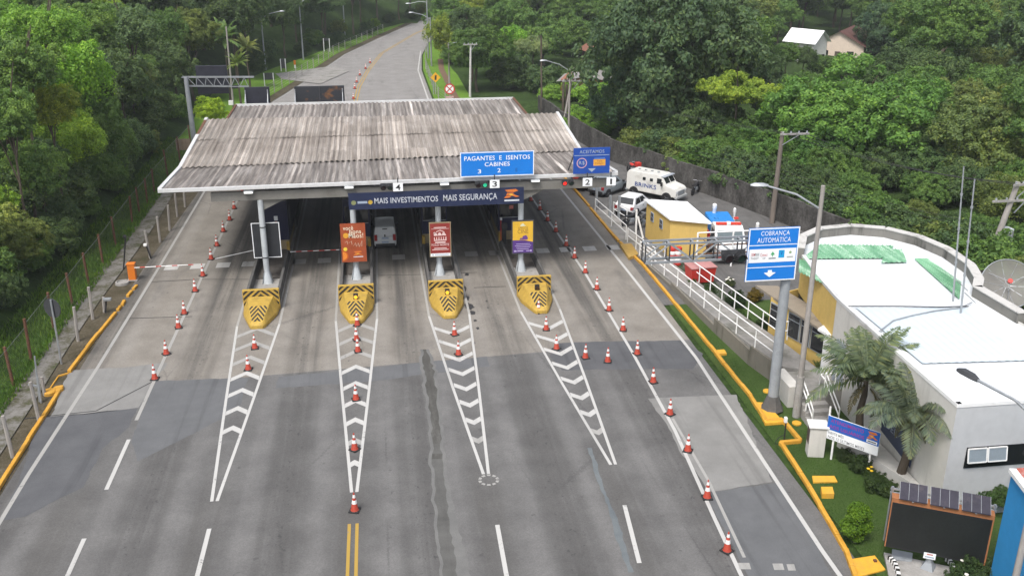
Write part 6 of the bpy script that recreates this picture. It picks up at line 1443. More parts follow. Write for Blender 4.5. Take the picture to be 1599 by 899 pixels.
# ------------------------------------------------------------------ vegetation
def quads_mesh(name, P, T, B, shape='diamond'):
    """P centres, T long half-axis, B short half-axis -> one leaf face each"""
    n = len(P); V = np.empty((n,4,3), dtype=np.float32)
    V[:,0] = P-T; V[:,1] = P+B-T*.1; V[:,2] = P+T; V[:,3] = P-B-T*.1
    me = bpy.data.meshes.new(name); me.vertices.add(4*n); me.vertices.foreach_set('co', V.ravel())
    me.loops.add(4*n); me.loops.foreach_set('vertex_index', np.arange(4*n, dtype=np.int32))
    me.polygons.add(n); me.polygons.foreach_set('loop_start', np.arange(0,4*n,4, dtype=np.int32)); me.polygons.foreach_set('loop_total', np.full(n,4,dtype=np.int32))
    me.update(); me.materials.append(LEAF); return me
def unit(a): return a/np.maximum(np.linalg.norm(a, axis=1, keepdims=True), 1e-6)
def crown_mesh(name, seed, nl, nc, nleaf, leaf, lobr=(.34,.52), spread=.62, squash=.8, bottom=-.45, droop=0.0, clump=.085, core=.12):
    r = np.random.default_rng(seed); P = []; T = []; B = []
    L = []
    for k in range(nl):
        for _ in range(30):
            d = unit(r.normal(size=(1,3)))[0]; d[2] = d[2]*.75+.12
            c = d*spread*r.uniform(.55,1.0); c[2] *= squash
            if all(np.linalg.norm(c-q[0]) > .26 for q in L): break
        L.append((c, r.uniform(*lobr)))
    for c, lr in L:
        d = unit(r.normal(size=(nc*2,3)) + np.array([0,0,.35]) + unit(c[None,:]+1e-3)*.55)
        d = d[d[:,2] > bottom][:nc]
        cp = c + d*lr*r.uniform(.66,1.22,size=(len(d),1))*np.array([1,1,.86])
        for j in range(len(d)):
            # a sprig: a small flattened tuft facing outward
            ax = d[j]*.75+np.array([0,0,.45])+r.normal(size=3)*.25; ax /= np.linalg.norm(ax)
            dd = unit(r.normal(size=(nleaf,3)) + ax[None,:]*.55); cs = clump*r.uniform(.6,1.35)
            off = dd*cs*np.power(r.uniform(.25,1.15,size=(nleaf,1)), .6); off -= (off@ax)[:,None]*ax*.40; off += r.normal(size=(nleaf,3))*cs*.10
            rad = np.linalg.norm(off, axis=1, keepdims=True); off[:,2] -= (rad[:,0]**2)*droop/clump
            p = cp[j]+off
            nn = unit(ax[None,:]*.45 + dd*.75 + r.normal(size=(nleaf,3))*.42)
            t = unit(np.cross(nn, r.normal(size=(nleaf,3)))); b = np.cross(nn, t)
            s = leaf*r.uniform(.65,1.35,size=(nleaf,1))
            P.append(p); T.append(t*s); B.append(b*s*.52)
    # inner leaves fill the shade inside
    m = int(nl*nc*nleaf*core*2); q = np.clip(r.normal(size=(m,3))*.28, -.5, .5)*np.array([1,1,squash*.9]); nn = unit(r.normal(size=(m,3))+np.array([0,0,.6])); t = unit(np.cross(nn, r.normal(size=(m,3))))
    P.append(q); T.append(t*leaf*1.35); B.append(np.cross(nn,t)*leaf*1.0)
    P = np.concatenate(P); T = np.concatenate(T); B = np.concatenate(B)
    return quads_mesh(name, P.astype(np.float32), T.astype(np.float32), B.astype(np.float32)), L
CROWNS = {}
for k in range(3):
    CROWNS['big', k] = crown_mesh('crown', 11+k, 20, 32, 84, .0190, clump=.070, spread=.72, lobr=(.24,.40))       # large trees near enough to show leaves
for k in range(4):
    CROWNS['mid', k] = crown_mesh('crown', 31+k, 13, 26, 66, .0270, clump=.095, spread=.66, lobr=(.28,.46))
for k in range(2):
    CROWNS['flat', k] = crown_mesh('crown', 51+k, 15, 26, 56, .0255, clump=.085, squash=.42, lobr=(.20,.32), spread=.85, bottom=-.15)
    CROWNS['feather', k] = crown_mesh('crown', 61+k, 14, 28, 62, .0235, droop=.9, clump=.11, spread=.7, lobr=(.24,.40))
    CROWNS['bush', k] = crown_mesh('crown', 71+k, 9, 26, 54, .036, clump=.12, spread=.5, lobr=(.34,.52), bottom=-.9)
def palm_mesh(name, seed, nf, L=1.0, leaf=.16, droop=.9, per=34, emin=-.15):
    r = np.random.default_rng(seed); P=[];T=[];B=[]
    for k in range(nf):
        a = 2*PI*k/nf*2.4+r.uniform(-.25,.25); el = r.uniform(emin,1.25) if k > nf*.2 else r.uniform(1.0,1.4); ln = L*r.uniform(.8,1.1)
        d = np.array([math.cos(a)*math.cos(el), math.sin(a)*math.cos(el), math.sin(el)]); p = np.zeros(3); sd = np.array([-math.sin(a),math.cos(a),0])
        st = ln/per
        for j in range(per):
            t_ = j/per; d = d+np.array([0,0,-droop*st*1.9*(.3+t_)]); d /= np.linalg.norm(d); p = p+d*st
            P.append(p.copy()); T.append(d*st*.65); B.append(sd*.008*L)
            if j > 3:
                ll = leaf*math.sin(PI*(.12+.86*t_))*r.uniform(.85,1.1)
                upv = np.cross(d, sd)*-1
                for s in (-1,1):
                    dr = sd*s*.85+d*.55+upv*.15+np.array([0,0,-.35])+r.normal(size=3)*.08; dr /= np.linalg.norm(dr)
                    P.append(p+dr*ll*.5); T.append(dr*ll*.55); B.append(d*st*.62)
    return quads_mesh(name, np.array(P,dtype=np.float32), np.array(T,dtype=np.float32), np.array(B,dtype=np.float32)), None
for k in range(2): CROWNS['palm', k] = palm_mesh('crown', 81+k, 24)
CROWNS['nearpalm', 0] = palm_mesh('crown', 91, 30, leaf=.24, per=38, droop=1.15, emin=.25); CROWNS['nearpalm', 1] = palm_mesh('crown', 92, 30, leaf=.25, per=38, droop=1.3, emin=.15)
def trunk_mesh(seed, lean=.06, limbs=5):
    """unit trunk: height 1, limbs reach up into a crown of radius ~.45"""
    r = random.Random(seed); mb = MB(); x, y = 0, 0; pts = []; 
    for k in range(6): pts.append((x, y, k/5)); x += r.uniform(-lean,lean); y += r.uniform(-lean,lean)
    mb.tube(pts, [.050,.040,.035,.031,.027,.02], 8)
    for k in range(limbs):
        h = r.uniform(.5,.95); a = r.uniform(0,2*PI); i = min(4, int(h*5)); p = Vector(pts[i]).lerp(Vector(pts[i+1]), h*5-i); l = r.uniform(.25,.42)
        q = p+Vector((math.cos(a)*l*.5, math.sin(a)*l*.5, l*.5)); e = q+Vector((math.cos(a+.3)*l*.5, math.sin(a+.3)*l*.5, l*.45))
        mb.tube([p, q, e], [.022,.015,.007], 6)
    o = mb.build('trunk', BARK, smooth=60); me = o.data; bpy.data.objects.remove(o); return me
TRUNKS = [trunk_mesh(k) for k in range(4)]
PTRUNK = trunk_mesh(9, .015, 0)
tree_log = []
def proj(x, y, z):
    v = Vector((x,y,z))-CAM; d = v.dot(FW); return CX+F_PX*v.dot(RT)/d, CY-F_PX*v.dot(UP)/d, d
HOUSES = [(1325,62,147,58),(1258,56,140,36),(1283,62,150,26),(922,120,110,26),(926,76,143,10)]
KIND_NAME = {'feather': 'feathery_tree', 'flat': 'umbrella_tree', 'big': 'broadleaf_tree', 'mid': 'forest_tree', 'bush': 'bushy_tree'}
def tree(kind, v, base, R, zc, color, name='forest_tree', label=None, group=None, cat='tree', zs=1.0, trunk=True, thick=1.0, tone=None, zone=None):
    """base (x,y,z); crown radius R centred zc above base"""
    if label is None and zone != 'x':
        px, py, d = proj(base[0], base[1], base[2]+zc); rp = R*1.25*F_PX/max(d,1)
        if base[0] > 12 and base[1] < 135 and abs(px-905) < 58+rp*.45 and abs(py-180) < 42+rp*.45: return None
        if d < 3 or px < -60-rp or px > 1660+rp or py < -rp-15 or py > 950+rp: return None
        for hx, hy, hY, hw in HOUSES:
            if base[1] < hY+5 and abs(px-hx) < hw*.62+rp*.72 and py-rp*.78 < hy+(6 if hx > 1300 else -3) and base[1] > hY-75: return None
        if name == 'forest_tree': name = KIND_NAME.get(kind, name)
    t = thing(name, label or '', cat, base, random.uniform(0, 2*PI) if kind != 'nearpalm' else 0, group)
    me = CROWNS[kind, v][0]; c = bpy.data.objects.new('crown', me); COL.objects.link(c); c.parent = t
    c.location = (0,0,zc); c.scale = (R*random.uniform(.94,1.06), R*random.uniform(.94,1.06), R*zs); g_ = 1.22 if base[0] < -18 and base[1] < 112 else 1.0; color = (color[0]*g_*(1.06 if g_ > 1 else 1), color[1]*g_, color[2]*g_)
    c.color = (color[0]*LEAFGAIN, color[1]*LEAFGAIN*.97, color[2]*LEAFGAIN*1.05, 1)
    if trunk:
        palm = 'palm' in kind; q = bpy.data.objects.new('trunk', PTRUNK if palm else random.choice(TRUNKS)); COL.objects.link(q); q.parent = t
        h = zc+ (0 if palm else R*zs*.25); w = (R*.95 if not palm else 3.2*thick)*thick if not palm else 3.0*thick
        q.scale = (w, w, h); q.rotation_euler = (0,0,random.uniform(0,6))
    if label is None: tree_log.append((t, zone, tone))
    return t
DARKG = (.034,.061,.022); MIDG = (.044,.086,.021); LIME = (.085,.150,.018); OLIVE = (.062,.088,.024); YEL = (.088,.122,.017); BLUEG = (.038,.070,.029); LEAFGAIN = 2.35; ORA = (.33,.10,.02)
TONES = {'dark green': DARKG, 'mid green': MIDG, 'bright lime green': LIME, 'olive green': OLIVE, 'yellowish green': YEL, 'bluish green': BLUEG}
def tone_pick(r, w):
    n = r.choices(list(TONES), weights=w)[0]; c = TONES[n]; f = r.uniform(.85,1.18); return n, tuple(x*f for x in c)
def at(kind, v, px, py, Y, Rpx, tone, label=None, name='forest_tree', zs=1.0, group=None, f=1.0, cat='tree', trunk=True, zone=None):
    c = AY(px, py, Y); dep = (c-CAM).dot(FW); R = Rpx*dep/F_PX; z = terr(c.x, c.y)
    zcen = max(c.z-z, R*zs*.55)
    col = TONES.get(tone, tone) if isinstance(tone, str) else tone
    PLACED.append((c.x, c.y, R)); return tree(kind, v, (c.x, c.y, z), R, zcen, tuple(x*f for x in col), name, label, group, cat, zs, trunk, tone=tone, zone=zone)
PLACED = []; R0_ = random.Random(4)
def left(kind, v, px, py, Rp, tone, label=None, name='forest_tree', zs=1.0, zone=None):
    d = ray(px, py); X = -22.5
    for _ in range(6):
        c = CAM + d*(X/d.x); R = Rp*(c-CAM).dot(FW)/F_PX; X = -(20.0 + .72*R)
    z = terr(c.x, c.y); zz = max(c.z-z, R*zs*.5); col = TONES.get(tone, tone) if isinstance(tone, str) else tone
    PLACED.append((c.x, c.y, R)); return tree(kind, v, (c.x, c.y, z-.2), R, zz, col, name, label, 'trees on the left wooded bank', 'tree', zs, True, tone=tone, zone=zone)
# trees one can point at
at('big',0, 1062,128, 88, 172, (.032,.058,.026), 'huge dark green mango tree in the middle behind the retaining wall', 'mango_tree', 1.12)
at('big',1, 1010,190, 90, 95, (.026,.055,.028), 'dark lower tree beside the foot of the huge mango tree', 'mango_tree', .9)
at('flat',0, 1150,145, 80, 62, (.100,.150,.020), 'spreading yellowish green tree in front of the huge mango tree', 'umbrella_tree', .9)
at('flat',1, 1222,160, 82, 58, (.075,.135,.020), 'spreading light green tree right of the yellowish spreading tree', 'umbrella_tree', .9)
at('big',2, 1335,232, 74, 138, (.050,.108,.022), 'broad fresh green tree filling the right middle behind the weathered pole', 'broadleaf_tree', .95)
at('big',0, 1265,290, 72, 75, (.042,.095,.022), 'lower green tree just right of the weathered pole, behind the wall', 'broadleaf_tree', .9)
at('mid',1, 1180,270, 74, 55, (.045,.095,.022), 'small green tree over the wall left of the weathered pole', 'broadleaf_tree', .9)
at('big',1, 1520,275, 66, 110, (.056,.085,.026), 'olive green tree behind the two roof masts', 'broadleaf_tree', 1.0)
at('big',2, 1420,300, 68, 75, (.034,.066,.022), 'dark tree just above the rounded office parapet', 'broadleaf_tree', .9)
at('mid',0, 1600,200, 74, 90, (.075,.10,.028), 'pale olive tree at the right edge above the transformer pole', 'broadleaf_tree', 1.0)
at('mid',2, 1590,380, 58, 60, (.060,.11,.022), 'leafy green shrub tree behind the satellite dish', 'broadleaf_tree', .9)
at('big',0, 1462,130, 104, 62, (.030,.070,.022), 'rounded dark green tree above the broad fresh green tree', 'broadleaf_tree', .9)
at('big',1, 1385,75, 140, 62, (.030,.060,.030), 'large dark green tree just right of the red roofed house', 'broadleaf_tree', 1.1)
at('mid',3, 1475,68, 150, 42, (.060,.130,.022), 'light green tree right of the large dark tree by the red roofed house', 'broadleaf_tree', .9)
at('mid',0, 1520,58, 150, 30, ORA, 'tree with orange blossom on the far right hillside', 'flame_tree', .8)
at('palm',0, 1346,28, 178, 30, DARKG, 'tall dark palm behind the red roofed house', 'palm_tree', 1.0)
at('flat',1, 780,62, 132, 44, (.075,.160,.020), 'bright green umbrella shaped tree right of the far road', 'umbrella_tree', .95)
at('bush',0, 800,122, 124, 46, DARKG, 'dark rounded bush right of the white concrete pole', 'bush', .9, cat='bush'); at('bush',1, 850,135, 120, 40, (.035,.065,.024), 'dark bush behind the thin leaning wooden pole', 'bush', .9, cat='bush')
at('mid',1, 850,62, 140, 52, (.05,.095,.024), 'green tree behind the thin leaning wooden pole', 'broadleaf_tree', 1.0)
at('feather',0, 832,72, 128, 30, (.09,.125,.055), 'pale thin crowned tree beside the bright umbrella shaped tree', 'slender_tree', .7)
at('mid',2, 900,58, 150, 48, MIDG, 'green tree in front of the tiny brown roofed hut', 'broadleaf_tree', 1.0)
at('bush',0, 325,172, 100, 32, (.135,.21,.014), 'glowing yellow green shrub beside the left gantry pole', 'shrub', .85, cat='shrub', trunk=False)
at('palm',1, 350,60, 118, 38, (.055,.10,.03), 'feathery palm above the dark board on the left gantry', 'palm_tree', .9); at('palm',0, 385,75, 126, 28, (.075,.095,.03), 'smaller yellowed palm right of the feathery palm', 'palm_tree', .9)
at('palm',1, 370,100, 112, 26, (.07,.105,.028), 'low palm clump behind the slim pole with the white box', 'palm_tree', .9)
at('bush',0, 890,215, 96, 30, (.070,.140,.022), 'bright thicket spilling over the far end of the retaining wall', 'thicket', .7, cat='thicket', trunk=False); at('bush',1, 935,212, 93, 30, (.062,.125,.022), 'bright thicket just above the retaining wall left of the armoured truck', 'thicket', .7, cat='thicket', trunk=False); at('bush',0, 895,150, 108, 32, (.075,.145,.022), 'bright thicket below the unfinished brick building', 'thicket', .7, cat='thicket', trunk=False); at('bush',1, 960,175, 100, 34, (.055,.11,.022), 'green thicket right of the unfinished brick building', 'thicket', .7, cat='thicket', trunk=False)
at('bush',1, 932,160, 104, 42, (.075,.150,.022), 'bright green thicket on the bank behind the retaining wall', 'thicket', .7, cat='thicket', trunk=False); at('bush',0, 905,188, 99, 34, (.085,.165,.022), 'low bright thicket beside the pale concrete pole', 'thicket', .7, cat='thicket', trunk=False); at('bush',1, 968,200, 92, 40, (.060,.120,.022), 'green thicket at the left foot of the huge mango tree', 'thicket', .7, cat='thicket', trunk=False); at('bush',0, 945,190, 96, 22, (.026,.055,.02), 'small dark rounded bush in the bright thicket behind the wall', 'bush', .9, cat='bush', trunk=False); at('bush',1, 870,165, 112, 34, (.07,.135,.022), 'green thicket behind the two dark posts', 'thicket', .7, cat='thicket', trunk=False)
for k, (px, py, Rp, tn) in enumerate(((28,105,72,'mid green'),(95,215,70,'bright lime green'),(45,270,70,'mid green'),(20,370,62,'olive green'),(110,335,60,'dark green'),(172,250,56,'mid green'),(185,125,60,'dark green'),(250,105,58,'dark green'),(235,205,48,'dark green'),(165,330,44,'mid green'),(50,430,48,'mid green'),(222,285,30,'dark green'),(300,55,50,'olive green'),(205,40,55,'bluish green'),(140,40,55,'mid green'),(105,405,40,'bluish green'),(75,165,50,'yellowish green'),(200,215,44,'bluish green'),(10,180,60,'mid green'),(140,390,32,'mid green'),(195,320,28,'dark green'),(262,45,44,'mid green'),(5,470,40,'dark green'),(140,180,50,'mid green'))):
    left(('mid','feather','mid','big')[k % 4], k % 2, px, py, Rp, tn, None, 'forest_tree', R0_.uniform(.95,1.2), zone='near the front of the left wooded bank')
left('feather', 1, 105,118, 84, (.078,.160,.020), 'bright fresh green tree high on the left bank', 'broadleaf_tree', 1.15)
left('feather', 0, 60,38, 74, (.060,.125,.022), 'light green tree at the top left corner', 'broadleaf_tree', .9)
for k, (px, py, Y, Rp, tn) in enumerate(((1000,60,104,70,'dark green'),(955,110,102,58,'dark green'),(1100,235,82,62,'dark green'),(1035,232,86,58,'dark green'),(1420,235,74,80,'mid green'),(1485,195,84,78,'olive green'),(1560,120,98,62,'olive green'),(1500,335,62,58,'dark green'),(1375,335,67,48,'dark green'),(1290,322,68,50,'mid green'),(1230,285,72,46,'mid green'),(1560,330,58,60,'olive green'),(1150,60,118,60,'bluish green'),(1185,112,112,46,'dark green'),(1140,225,79,44,'mid green'),(1250,150,92,52,'mid green'),(1590,60,140,60,'mid green'),(1195,215,78,48,'mid green'),(1228,86,118,26,'mid green'),(1256,88,122,24,'dark green'),(1282,104,124,26,'mid green'),(1312,112,126,28,'olive green'),(1345,108,124,26,'mid green'),(1275,330,66,44,'dark green'),(1335,335,64,42,'mid green'),(1210,320,70,34,'dark green'),(1160,300,73,34,'dark green'),(1110,280,77,34,'mid green'),(1060,262,82,34,'dark green'),(1440,345,62,44,'mid green'),(1555,420,52,40,'mid green'),(1480,390,55,40,'dark green'),(1590,455,47,42,'mid green'),(1430,385,58,34,'olive green'),(1520,395,54,36,'mid green'),(1350,365,61,34,'mid green'),(1600,300,60,60,'mid green'))):
    at(('mid','big','mid','feather')[k % 4], k % 2, px, py, Y, Rp, tn, None, 'forest_tree', R0_.uniform(.9,1.1), 'trees in the right valley', 1.0, 'tree', True, 'behind the retaining wall' if Y < 95 else 'in the right valley')
# left wooded bank
R_ = random.Random(21)
y = 27.0
while y < 114:
    for row, (dx, hz, rr) in enumerate(((1.6,1.6,1.9),(3.6,3.4,2.4),(6.6,5.2,2.9),(10.5,7.0,3.3),(15.5,8.5,3.6),(21.5,9.5,3.9),(29,10,4.2),(38,10,4.6))):
        if row >= 5 and y > 90: continue
        if row == 0 and R_.random() < .25: continue
        yy = y+R_.uniform(-1.3,1.3)+row*.8; xl = pw(yy, XL); x = xl-dx+R_.uniform(-.8,.8); z = terr(x, yy)
        R = rr*R_.uniform(.8,1.22); tn, col = tone_pick(R_, (5,5,1.2 if row > 1 else .5,2,.5,1.5))
        if any((x-a)**2+(yy-b)**2 < (.5*(R+c))**2 for a, b, c in PLACED[-60:] if c > 2.2): R *= .8
        if row < 1: tree('bush', R_.randrange(2), (x,yy,z-.2), R, R*.7, col, 'understorey_shrub', None, 'shrubs along the foot of the left wooded bank', 'shrub', 1.0, False, tone=tn, zone='at the foot of the left wooded bank')
        else: tree(R_.choice(('mid','mid','feather','big')) if row > 1 else R_.choice(('bush','mid')), R_.randrange(2), (x,yy,z-.3), R, hz*R_.uniform(.85,1.15), col, 'forest_tree', None, 'trees on the left wooded bank', 'tree', R_.uniform(.85,1.15), True, tone=tn, zone=('near the front of the left wooded bank' if row < 3 else 'high on the left wooded bank'))
    y += 4.6
# trees behind the left lawn
y = 116.0
while y < 214:
    for row, (dx, hz, rr) in enumerate(((2.0,7.5,4.2),(8.5,9,4.8),(17,10,5.4),(28,10.5,6.0))):
        yy = y+R_.uniform(-2,2)+row*2; x = pw(yy, XL)-dx+R_.uniform(-1.5,1.5); R = rr*R_.uniform(.8,1.2); tn, col = tone_pick(R_, (6,4,.6,2,.4,2))
        tree(R_.choice(('mid','mid','feather','big')), R_.randrange(2), (x,yy,terr(x,yy)-.2), R, hz*R_.uniform(.85,1.2), col, 'forest_tree', None, 'trees behind the left lawn', 'tree', R_.uniform(.9,1.2), True, tone=tn, zone='behind the left lawn')
        if row == 0:
            xx = x+2.4; tree('bush', R_.randrange(2), (xx,yy+3,terr(xx,yy+3)), R_.uniform(1.3,2.1), 1.3, tuple(c*.9 for c in col), 'understorey_shrub', None, 'shrubs under the trees behind the left lawn', 'shrub', .9, False, tone=tn, zone='under the trees behind the left lawn')
    y += 7.2
# right of the far road
y = 122.0
while y < 236:
    for row in range(9):
        x = fr(y)+6.0+row*8.6+R_.uniform(-2.2,2.2)+max(0,(150-y))*.05; yy = y+R_.uniform(-2.4,2.4)
        if yy < 150 and 13 < x < 20 and row == 0: continue
        R = R_.uniform(3.6,5.4)*(1 if row else .85); tn, col = tone_pick(R_, (4,6,.6,2.5,.6,1))
        if any((x-a)**2+(yy-b)**2 < (.55*(R+c))**2 for a, b, c in PLACED): continue
        PLACED.append((x,yy,R))

        tree(R_.choice(('mid','mid','mid','big','feather','flat')), R_.randrange(2), (x,yy,terr(x,yy)-.2), R, R_.uniform(4.6,7.6)*(1.0 if row else .9), col, 'forest_tree', None, 'trees right of the far road', 'tree', R_.uniform(.85,1.1), True, tone=tn, zone='in the wood right of the far road')
    y += 8.2
# behind the retaining wall and across the right valley
y = 62.0
while y < 246:
    st = 5.6 if y < 90 else 7.6 if y < 150 else 9.0
    x = (pw(y, WALLP) if y < 108 else fr(y)+12)+3.2 if y < 118 else fr(y)+84
    if y >= 118: x = max(34.0, 0)
    xmax = 30+y*.68
    while x < xmax:
        xx = x+R_.uniform(-.3,.3)*st; yy = y+R_.uniform(-.35,.35)*st; x += st
        R = R_.uniform(.60,.92)*st; tn, col = tone_pick(R_, (4,6,.4,3,.6,1))
        if any((xx-a)**2+(yy-b)**2 < (.50*(R+c))**2 for a, b, c in PLACED): continue
        z = terr(xx, yy); hc = R_.uniform(.7,1.35)*R+(.6 if yy < 95 else 1.6)
        PLACED.append((xx,yy,R))
        tree(R_.choice(('mid','mid','mid','big','feather','flat')) if y > 80 else R_.choice(('big','mid','big')), R_.randrange(2), (xx,yy,z-.2), R, hc, col, 'forest_tree', None, 'trees in the right valley', 'tree', R_.uniform(.8,1.1), True, tone=tn, zone='behind the retaining wall' if yy < 95 else 'in the right valley' if yy < 150 else 'on the far right hillside')
    y += st*.86
# undergrowth that clothes the bank behind the wall: low shrubs
y = 48.0
while y < 104:
    x = pw(y, WALLP)+1.4+R_.uniform(0,.8); tn, col = tone_pick(R_, (6,4,.15,1.5,0,2)); R = R_.uniform(1.7,2.9)
    tree('bush', R_.randrange(2), (x+.5,y,terr(x,y)), R, R*.62, col, 'understorey_shrub', None, 'shrubs along the top of the retaining wall', 'shrub', .9, False, tone=tn, zone='along the top of the retaining wall'); y += 2.0
cnt = {}
for t, zone, tone in sorted(tree_log, key=lambda q: q[0].location.y):
    kd = t['category']; k = (kd, zone, tone); i = cnt.get(k, 0); cnt[k] = i+1
    kd = 'forest tree' if kd == 'tree' else kd; t['label'] = f'{ordn(i)} {tone} {kd} {zone}'
print('TREES', len(tree_log))
# ------------------------------------------------------------------ garden
for k, (px, py, pyb, Rp, lab) in enumerate(((1356,570,700,95,'young palm with upright yellow green fronds behind the information sign'),(1425,625,765,88,'young palm with drooping grey green fronds right of the information sign'))):
    Y = (33.4, 30.6)[k]; c = AY(px, py+22, Y); dep = (c-CAM).dot(FW); R = 1.02*Rp*dep/F_PX; bx_ = c.x-.05
    tr_ = tree('nearpalm', k, (bx_, Y, .0), R*1.12, c.z-.1, ((.056,.078,.044),(.052,.070,.046))[k], 'garden_palm', lab, 'garden palms by the office', 'palm', .95, True, 1.0)
    for ch in tr_.children:
        if ch.name.startswith('trunk'): ch.scale = (4.6,4.6,c.z-.05)
    # hanging dead fronds under the crown
    me, _ = palm_mesh('skirt', 120+k, 12, 1.0, .16, 2.6, 30); s = bpy.data.objects.new('dry_fronds', me); COL.objects.link(s); s.parent = tr_; s.location = (0,0,c.z-.25); s.scale = (R*.62,)*3; s.color = (.09,.085,.05,1)

def plant(name, label, px, py, R, col, kind='bush', v=0, zs=1.0, cat='plant', group=None, lift=.6, flowers=None, nf=6):
    q = G(px, py); t = thing(name, label, cat, (q.x,q.y,0), random.uniform(0,6), group)
    c = bpy.data.objects.new('foliage', CROWNS[kind, v][0]); COL.objects.link(c); c.parent = t; c.location = (0,0,R*lift*zs); c.scale = (R,R,R*zs); c.color = (*col,1)
    if flowers:
        r = random.Random(int(px)); 
        for k in range(nf):
            a = r.uniform(0,6.28); s = R*r.uniform(.3,.8); MB().lathe([(.0,0),(.06,.03),(.07,.06),(0,.08)], 8, (math.cos(a)*s, math.sin(a)*s, R*zs*r.uniform(.9,1.25))).build('flower', flowers, t)
    return t
# topiary of three balls
q = G(1334,846); t = thing('topiary_shrub', 'bright green clipped shrub of stacked balls on the lawn beside the black screen', 'shrub', (q.x,q.y,0))
ball, _ = crown_mesh('foliage_ball', 5, 9, 60, 18, .055, spread=.5, lobr=(.40,.52), bottom=-.9, squash=.95)
for dx, dy, z, R in ((.05,.0,.25,.33),(-.18,0,.62,.48),(.20,-.05,.70,.42),(.06,.05,1.18,.50),(-.1,.0,1.0,.36)):
    c = bpy.data.objects.new('foliage_ball', ball); COL.objects.link(c); c.parent = t; c.location = (dx,dy,z); c.scale = (R,)*3; c.rotation_euler = (0,0,R*9); c.color = (.10,.20,.018,1)
MB().tube([(0,0,0),(.03,0,.5),(0,0,1.0)], [.06,.05,.04], 7).build('stem', BARK, t)
YF = M('yellow_flower', (.75,.48,.02), .6, .1); WF = M('white_flower', (.72,.70,.62), .6, .1); PF = M('pink_flower', (.62,.22,.25), .6, .1)
plant('flowering_plant', 'low plant with yellow flowers beside the information sign post', 1360,748,.35,(.045,.085,.022),flowers=YF,nf=3)
plant('garden_shrub', 'dark green shrub beneath the information sign', 1345,735,.6,(.035,.065,.02),lift=.4); plant('garden_shrub', 'dark shrub between the white wall and the lawn', 1368,765,.6,(.04,.075,.022),v=1,lift=.4); plant('garden_shrub', 'small shrub under the first garden palm', 1318,718,.45,(.035,.06,.02),lift=.4); plant('garden_shrub', 'shrub in front of the second garden palm', 1385,770,.5,(.045,.08,.025),lift=.4)
plant('rose_bush', 'leafy bush with white and pink flowers in front of the blue building', 1525,908,.75,(.05,.09,.03),v=1,flowers=WF,nf=5); plant('rose_bush', 'leafy bush with a pink flower against the blue wall', 1565,905,.6,(.045,.085,.03),flowers=PF,nf=3); plant('rose_bush', 'leafy bush at the lower right corner below the black screen', 1500,915,.6,(.045,.085,.03),flowers=WF,nf=3)
plant('garden_shrub', 'large leaved shrub behind the black screen by the white office wall', 1548,800,.75,(.055,.11,.03),'mid',2,.9,lift=1.1)
# planted bed between ramp and yard
plant('garden_shrub', 'yellowish croton plant in the bed under the lattice arm', 1178,470,.55,(.16,.12,.02),v=1,lift=.6); plant('garden_shrub', 'dark shrub in the bed left of the office awning', 1150,478,.75,(.03,.06,.02),lift=.5); plant('garden_shrub', 'dark green shrub beside the yellow office wall', 1196,520,.7,(.035,.065,.02),v=1,lift=.6); plant('garden_shrub', 'green shrub behind the garden side handrail', 1215,540,.6,(.045,.08,.025),lift=.6); plant('garden_shrub', 'low green hedge plant at the upper end of the planted bed', 1105,462,.55,(.04,.08,.02),lift=.5); plant('garden_shrub', 'pale flowering plant under the lattice arm', 1140,448,.4,(.08,.11,.05),flowers=WF,lift=.6,nf=8); plant('garden_shrub', 'low shrub beside the red container', 1080,448,.4,(.045,.08,.02),v=1,lift=.5); plant('garden_shrub', 'small potted palm like plant beside the office entrance', 1275,590,.5,(.07,.11,.03),'palm',0,1.0,lift=1.0)
# grass tufts on the lawns
def tufts(name, pts, h, col, label, seed=1):
    r = np.random.default_rng(seed); P = np.array(pts, dtype=np.float32); n = len(P); a = r.uniform(0,6.28,n); hh = h*r.uniform(.5,1.3,n)
    T = np.stack([r.normal(size=n)*.35*hh, r.normal(size=n)*.35*hh, hh], 1)*.5; B = np.stack([np.cos(a), np.sin(a), np.zeros(n)], 1)*h*.10
    me = quads_mesh(name, (P+T).astype(np.float32), T.astype(np.float32), B.astype(np.float32)); o = bpy.data.objects.new(name, me); COL.objects.link(o); o.color = (*col,1); o['kind'] = 'stuff'; return o
r = np.random.default_rng(5); pts = []
while len(pts) < 26000:
    yy = r.uniform(24, 47); xx = r.uniform(fr(yy)+.25, 20.0)
    if yy > 35.2 and xx > 16.9+(yy-36)*.045: continue
    if yy < 33.9 and xx > lerp(20.0,18.3,(yy-28.6)/5.1): continue
    pts.append((xx, yy, -.012))
tufts('lawn_grass', pts, .055, (.05,.115,.018), '')
pts = []
for _ in range(30000):
    yy = r.uniform(30, 98); xl = pw(yy, XL); xx = r.uniform(xl-.5, -17.2); pts.append((xx, yy, terr(xx,yy)))
tufts('bank_grass', pts, .28, (.085,.165,.025), '', 2)
pts = []
for _ in range(9000):
    yy = r.uniform(44.5, 57); t_ = (yy-44.5)/12.5; xx = r.uniform(lerp(18.95,18.2,t_), lerp(19.9,19.7,t_)); pts.append((xx, yy, -.01))
tufts('garden_grass', pts, .10, (.045,.10,.02), '', 3)
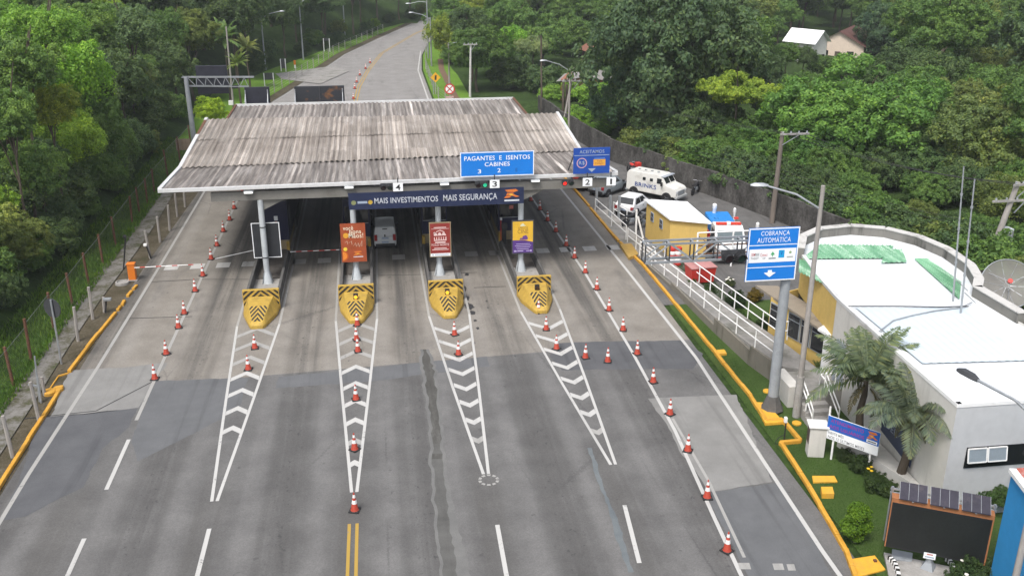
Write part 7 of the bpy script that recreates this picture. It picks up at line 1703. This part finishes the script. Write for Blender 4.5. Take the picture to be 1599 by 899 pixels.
# ------------------------------------------------------------------ thin moist air
hz = MB().bx(-260, -80, -3.0, 330, 640, 62.0).build('haze', M('placeholder', (.5,.5,.5))); hz['kind'] = 'stuff'
hm = bpy.data.materials.new('moist_air'); hm.use_nodes = True; ht = hm.node_tree; ht.nodes.clear(); ho = ht.nodes.new('ShaderNodeOutputMaterial'); hv = ht.nodes.new('ShaderNodeVolumePrincipled')
hv.inputs['Color'].default_value = (.86,.90,.94,1); hv.inputs['Density'].default_value = .00038; hv.inputs['Anisotropy'].default_value = .2
ht.links.new(hv.outputs[0], ho.inputs['Volume']); hz.data.materials.clear(); hz.data.materials.append(hm)
# ------------------------------------------------------------------ sky, sun, camera
w = bpy.data.worlds.new('World'); SC.world = w; w.use_nodes = True; nt = w.node_tree
sky = nt.nodes.new('ShaderNodeTexSky'); sky.sky_type = 'NISHITA'; sky.sun_disc = False
SUN_EL, SUN_AZ = 58, 215
sky.sun_elevation = math.radians(SUN_EL); sky.sun_rotation = math.radians(SUN_AZ); sky.air_density = 1.0; sky.dust_density = 4.0; sky.ozone_density = .6
hs = nt.nodes.new('ShaderNodeHueSaturation'); hs.inputs['Saturation'].default_value = .45
nt.links.new(sky.outputs[0], hs.inputs['Color']); nt.links.new(hs.outputs[0], nt.nodes['Background'].inputs[0]); nt.nodes['Background'].inputs[1].default_value = .15
sl_ = bpy.data.lights.new('sun', 'SUN'); sl_.energy = 1.75; sl_.angle = math.radians(16); sl_.color = (1.0,.965,.92); so = bpy.data.objects.new('sun', sl_); COL.objects.link(so)
az = math.radians(SUN_AZ); el = math.radians(SUN_EL); to = Vector((math.sin(az)*math.cos(el), math.cos(az)*math.cos(el), math.sin(el)))
so.rotation_euler = to.to_track_quat('Z', 'Y').to_euler()
cd = bpy.data.cameras.new('camera'); cam = bpy.data.objects.new('camera', cd); COL.objects.link(cam); cd.sensor_width = 36; cd.lens = F_PX/1599*36; cd.clip_end = 3000; cd.clip_start = .5
cam.matrix_world = Matrix(((RT.x,UP.x,-FW.x,CAM.x),(RT.y,UP.y,-FW.y,CAM.y),(RT.z,UP.z,-FW.z,CAM.z),(0,0,0,1)))
SC.camera = cam
vs_ = SC.view_settings; SC.display_settings.display_device = 'sRGB'; vs_.view_transform = 'Standard'; vs_.look = 'None'; vs_.gamma = 1; vs_.exposure = 0.64; vs_.use_curve_mapping = False
SC.cycles.max_bounces = 6; SC.cycles.diffuse_bounces = 3; SC.cycles.glossy_bounces = 2; SC.cycles.transmission_bounces = 3; SC.cycles.transparent_max_bounces = 8
SC.cycles.use_denoising = True
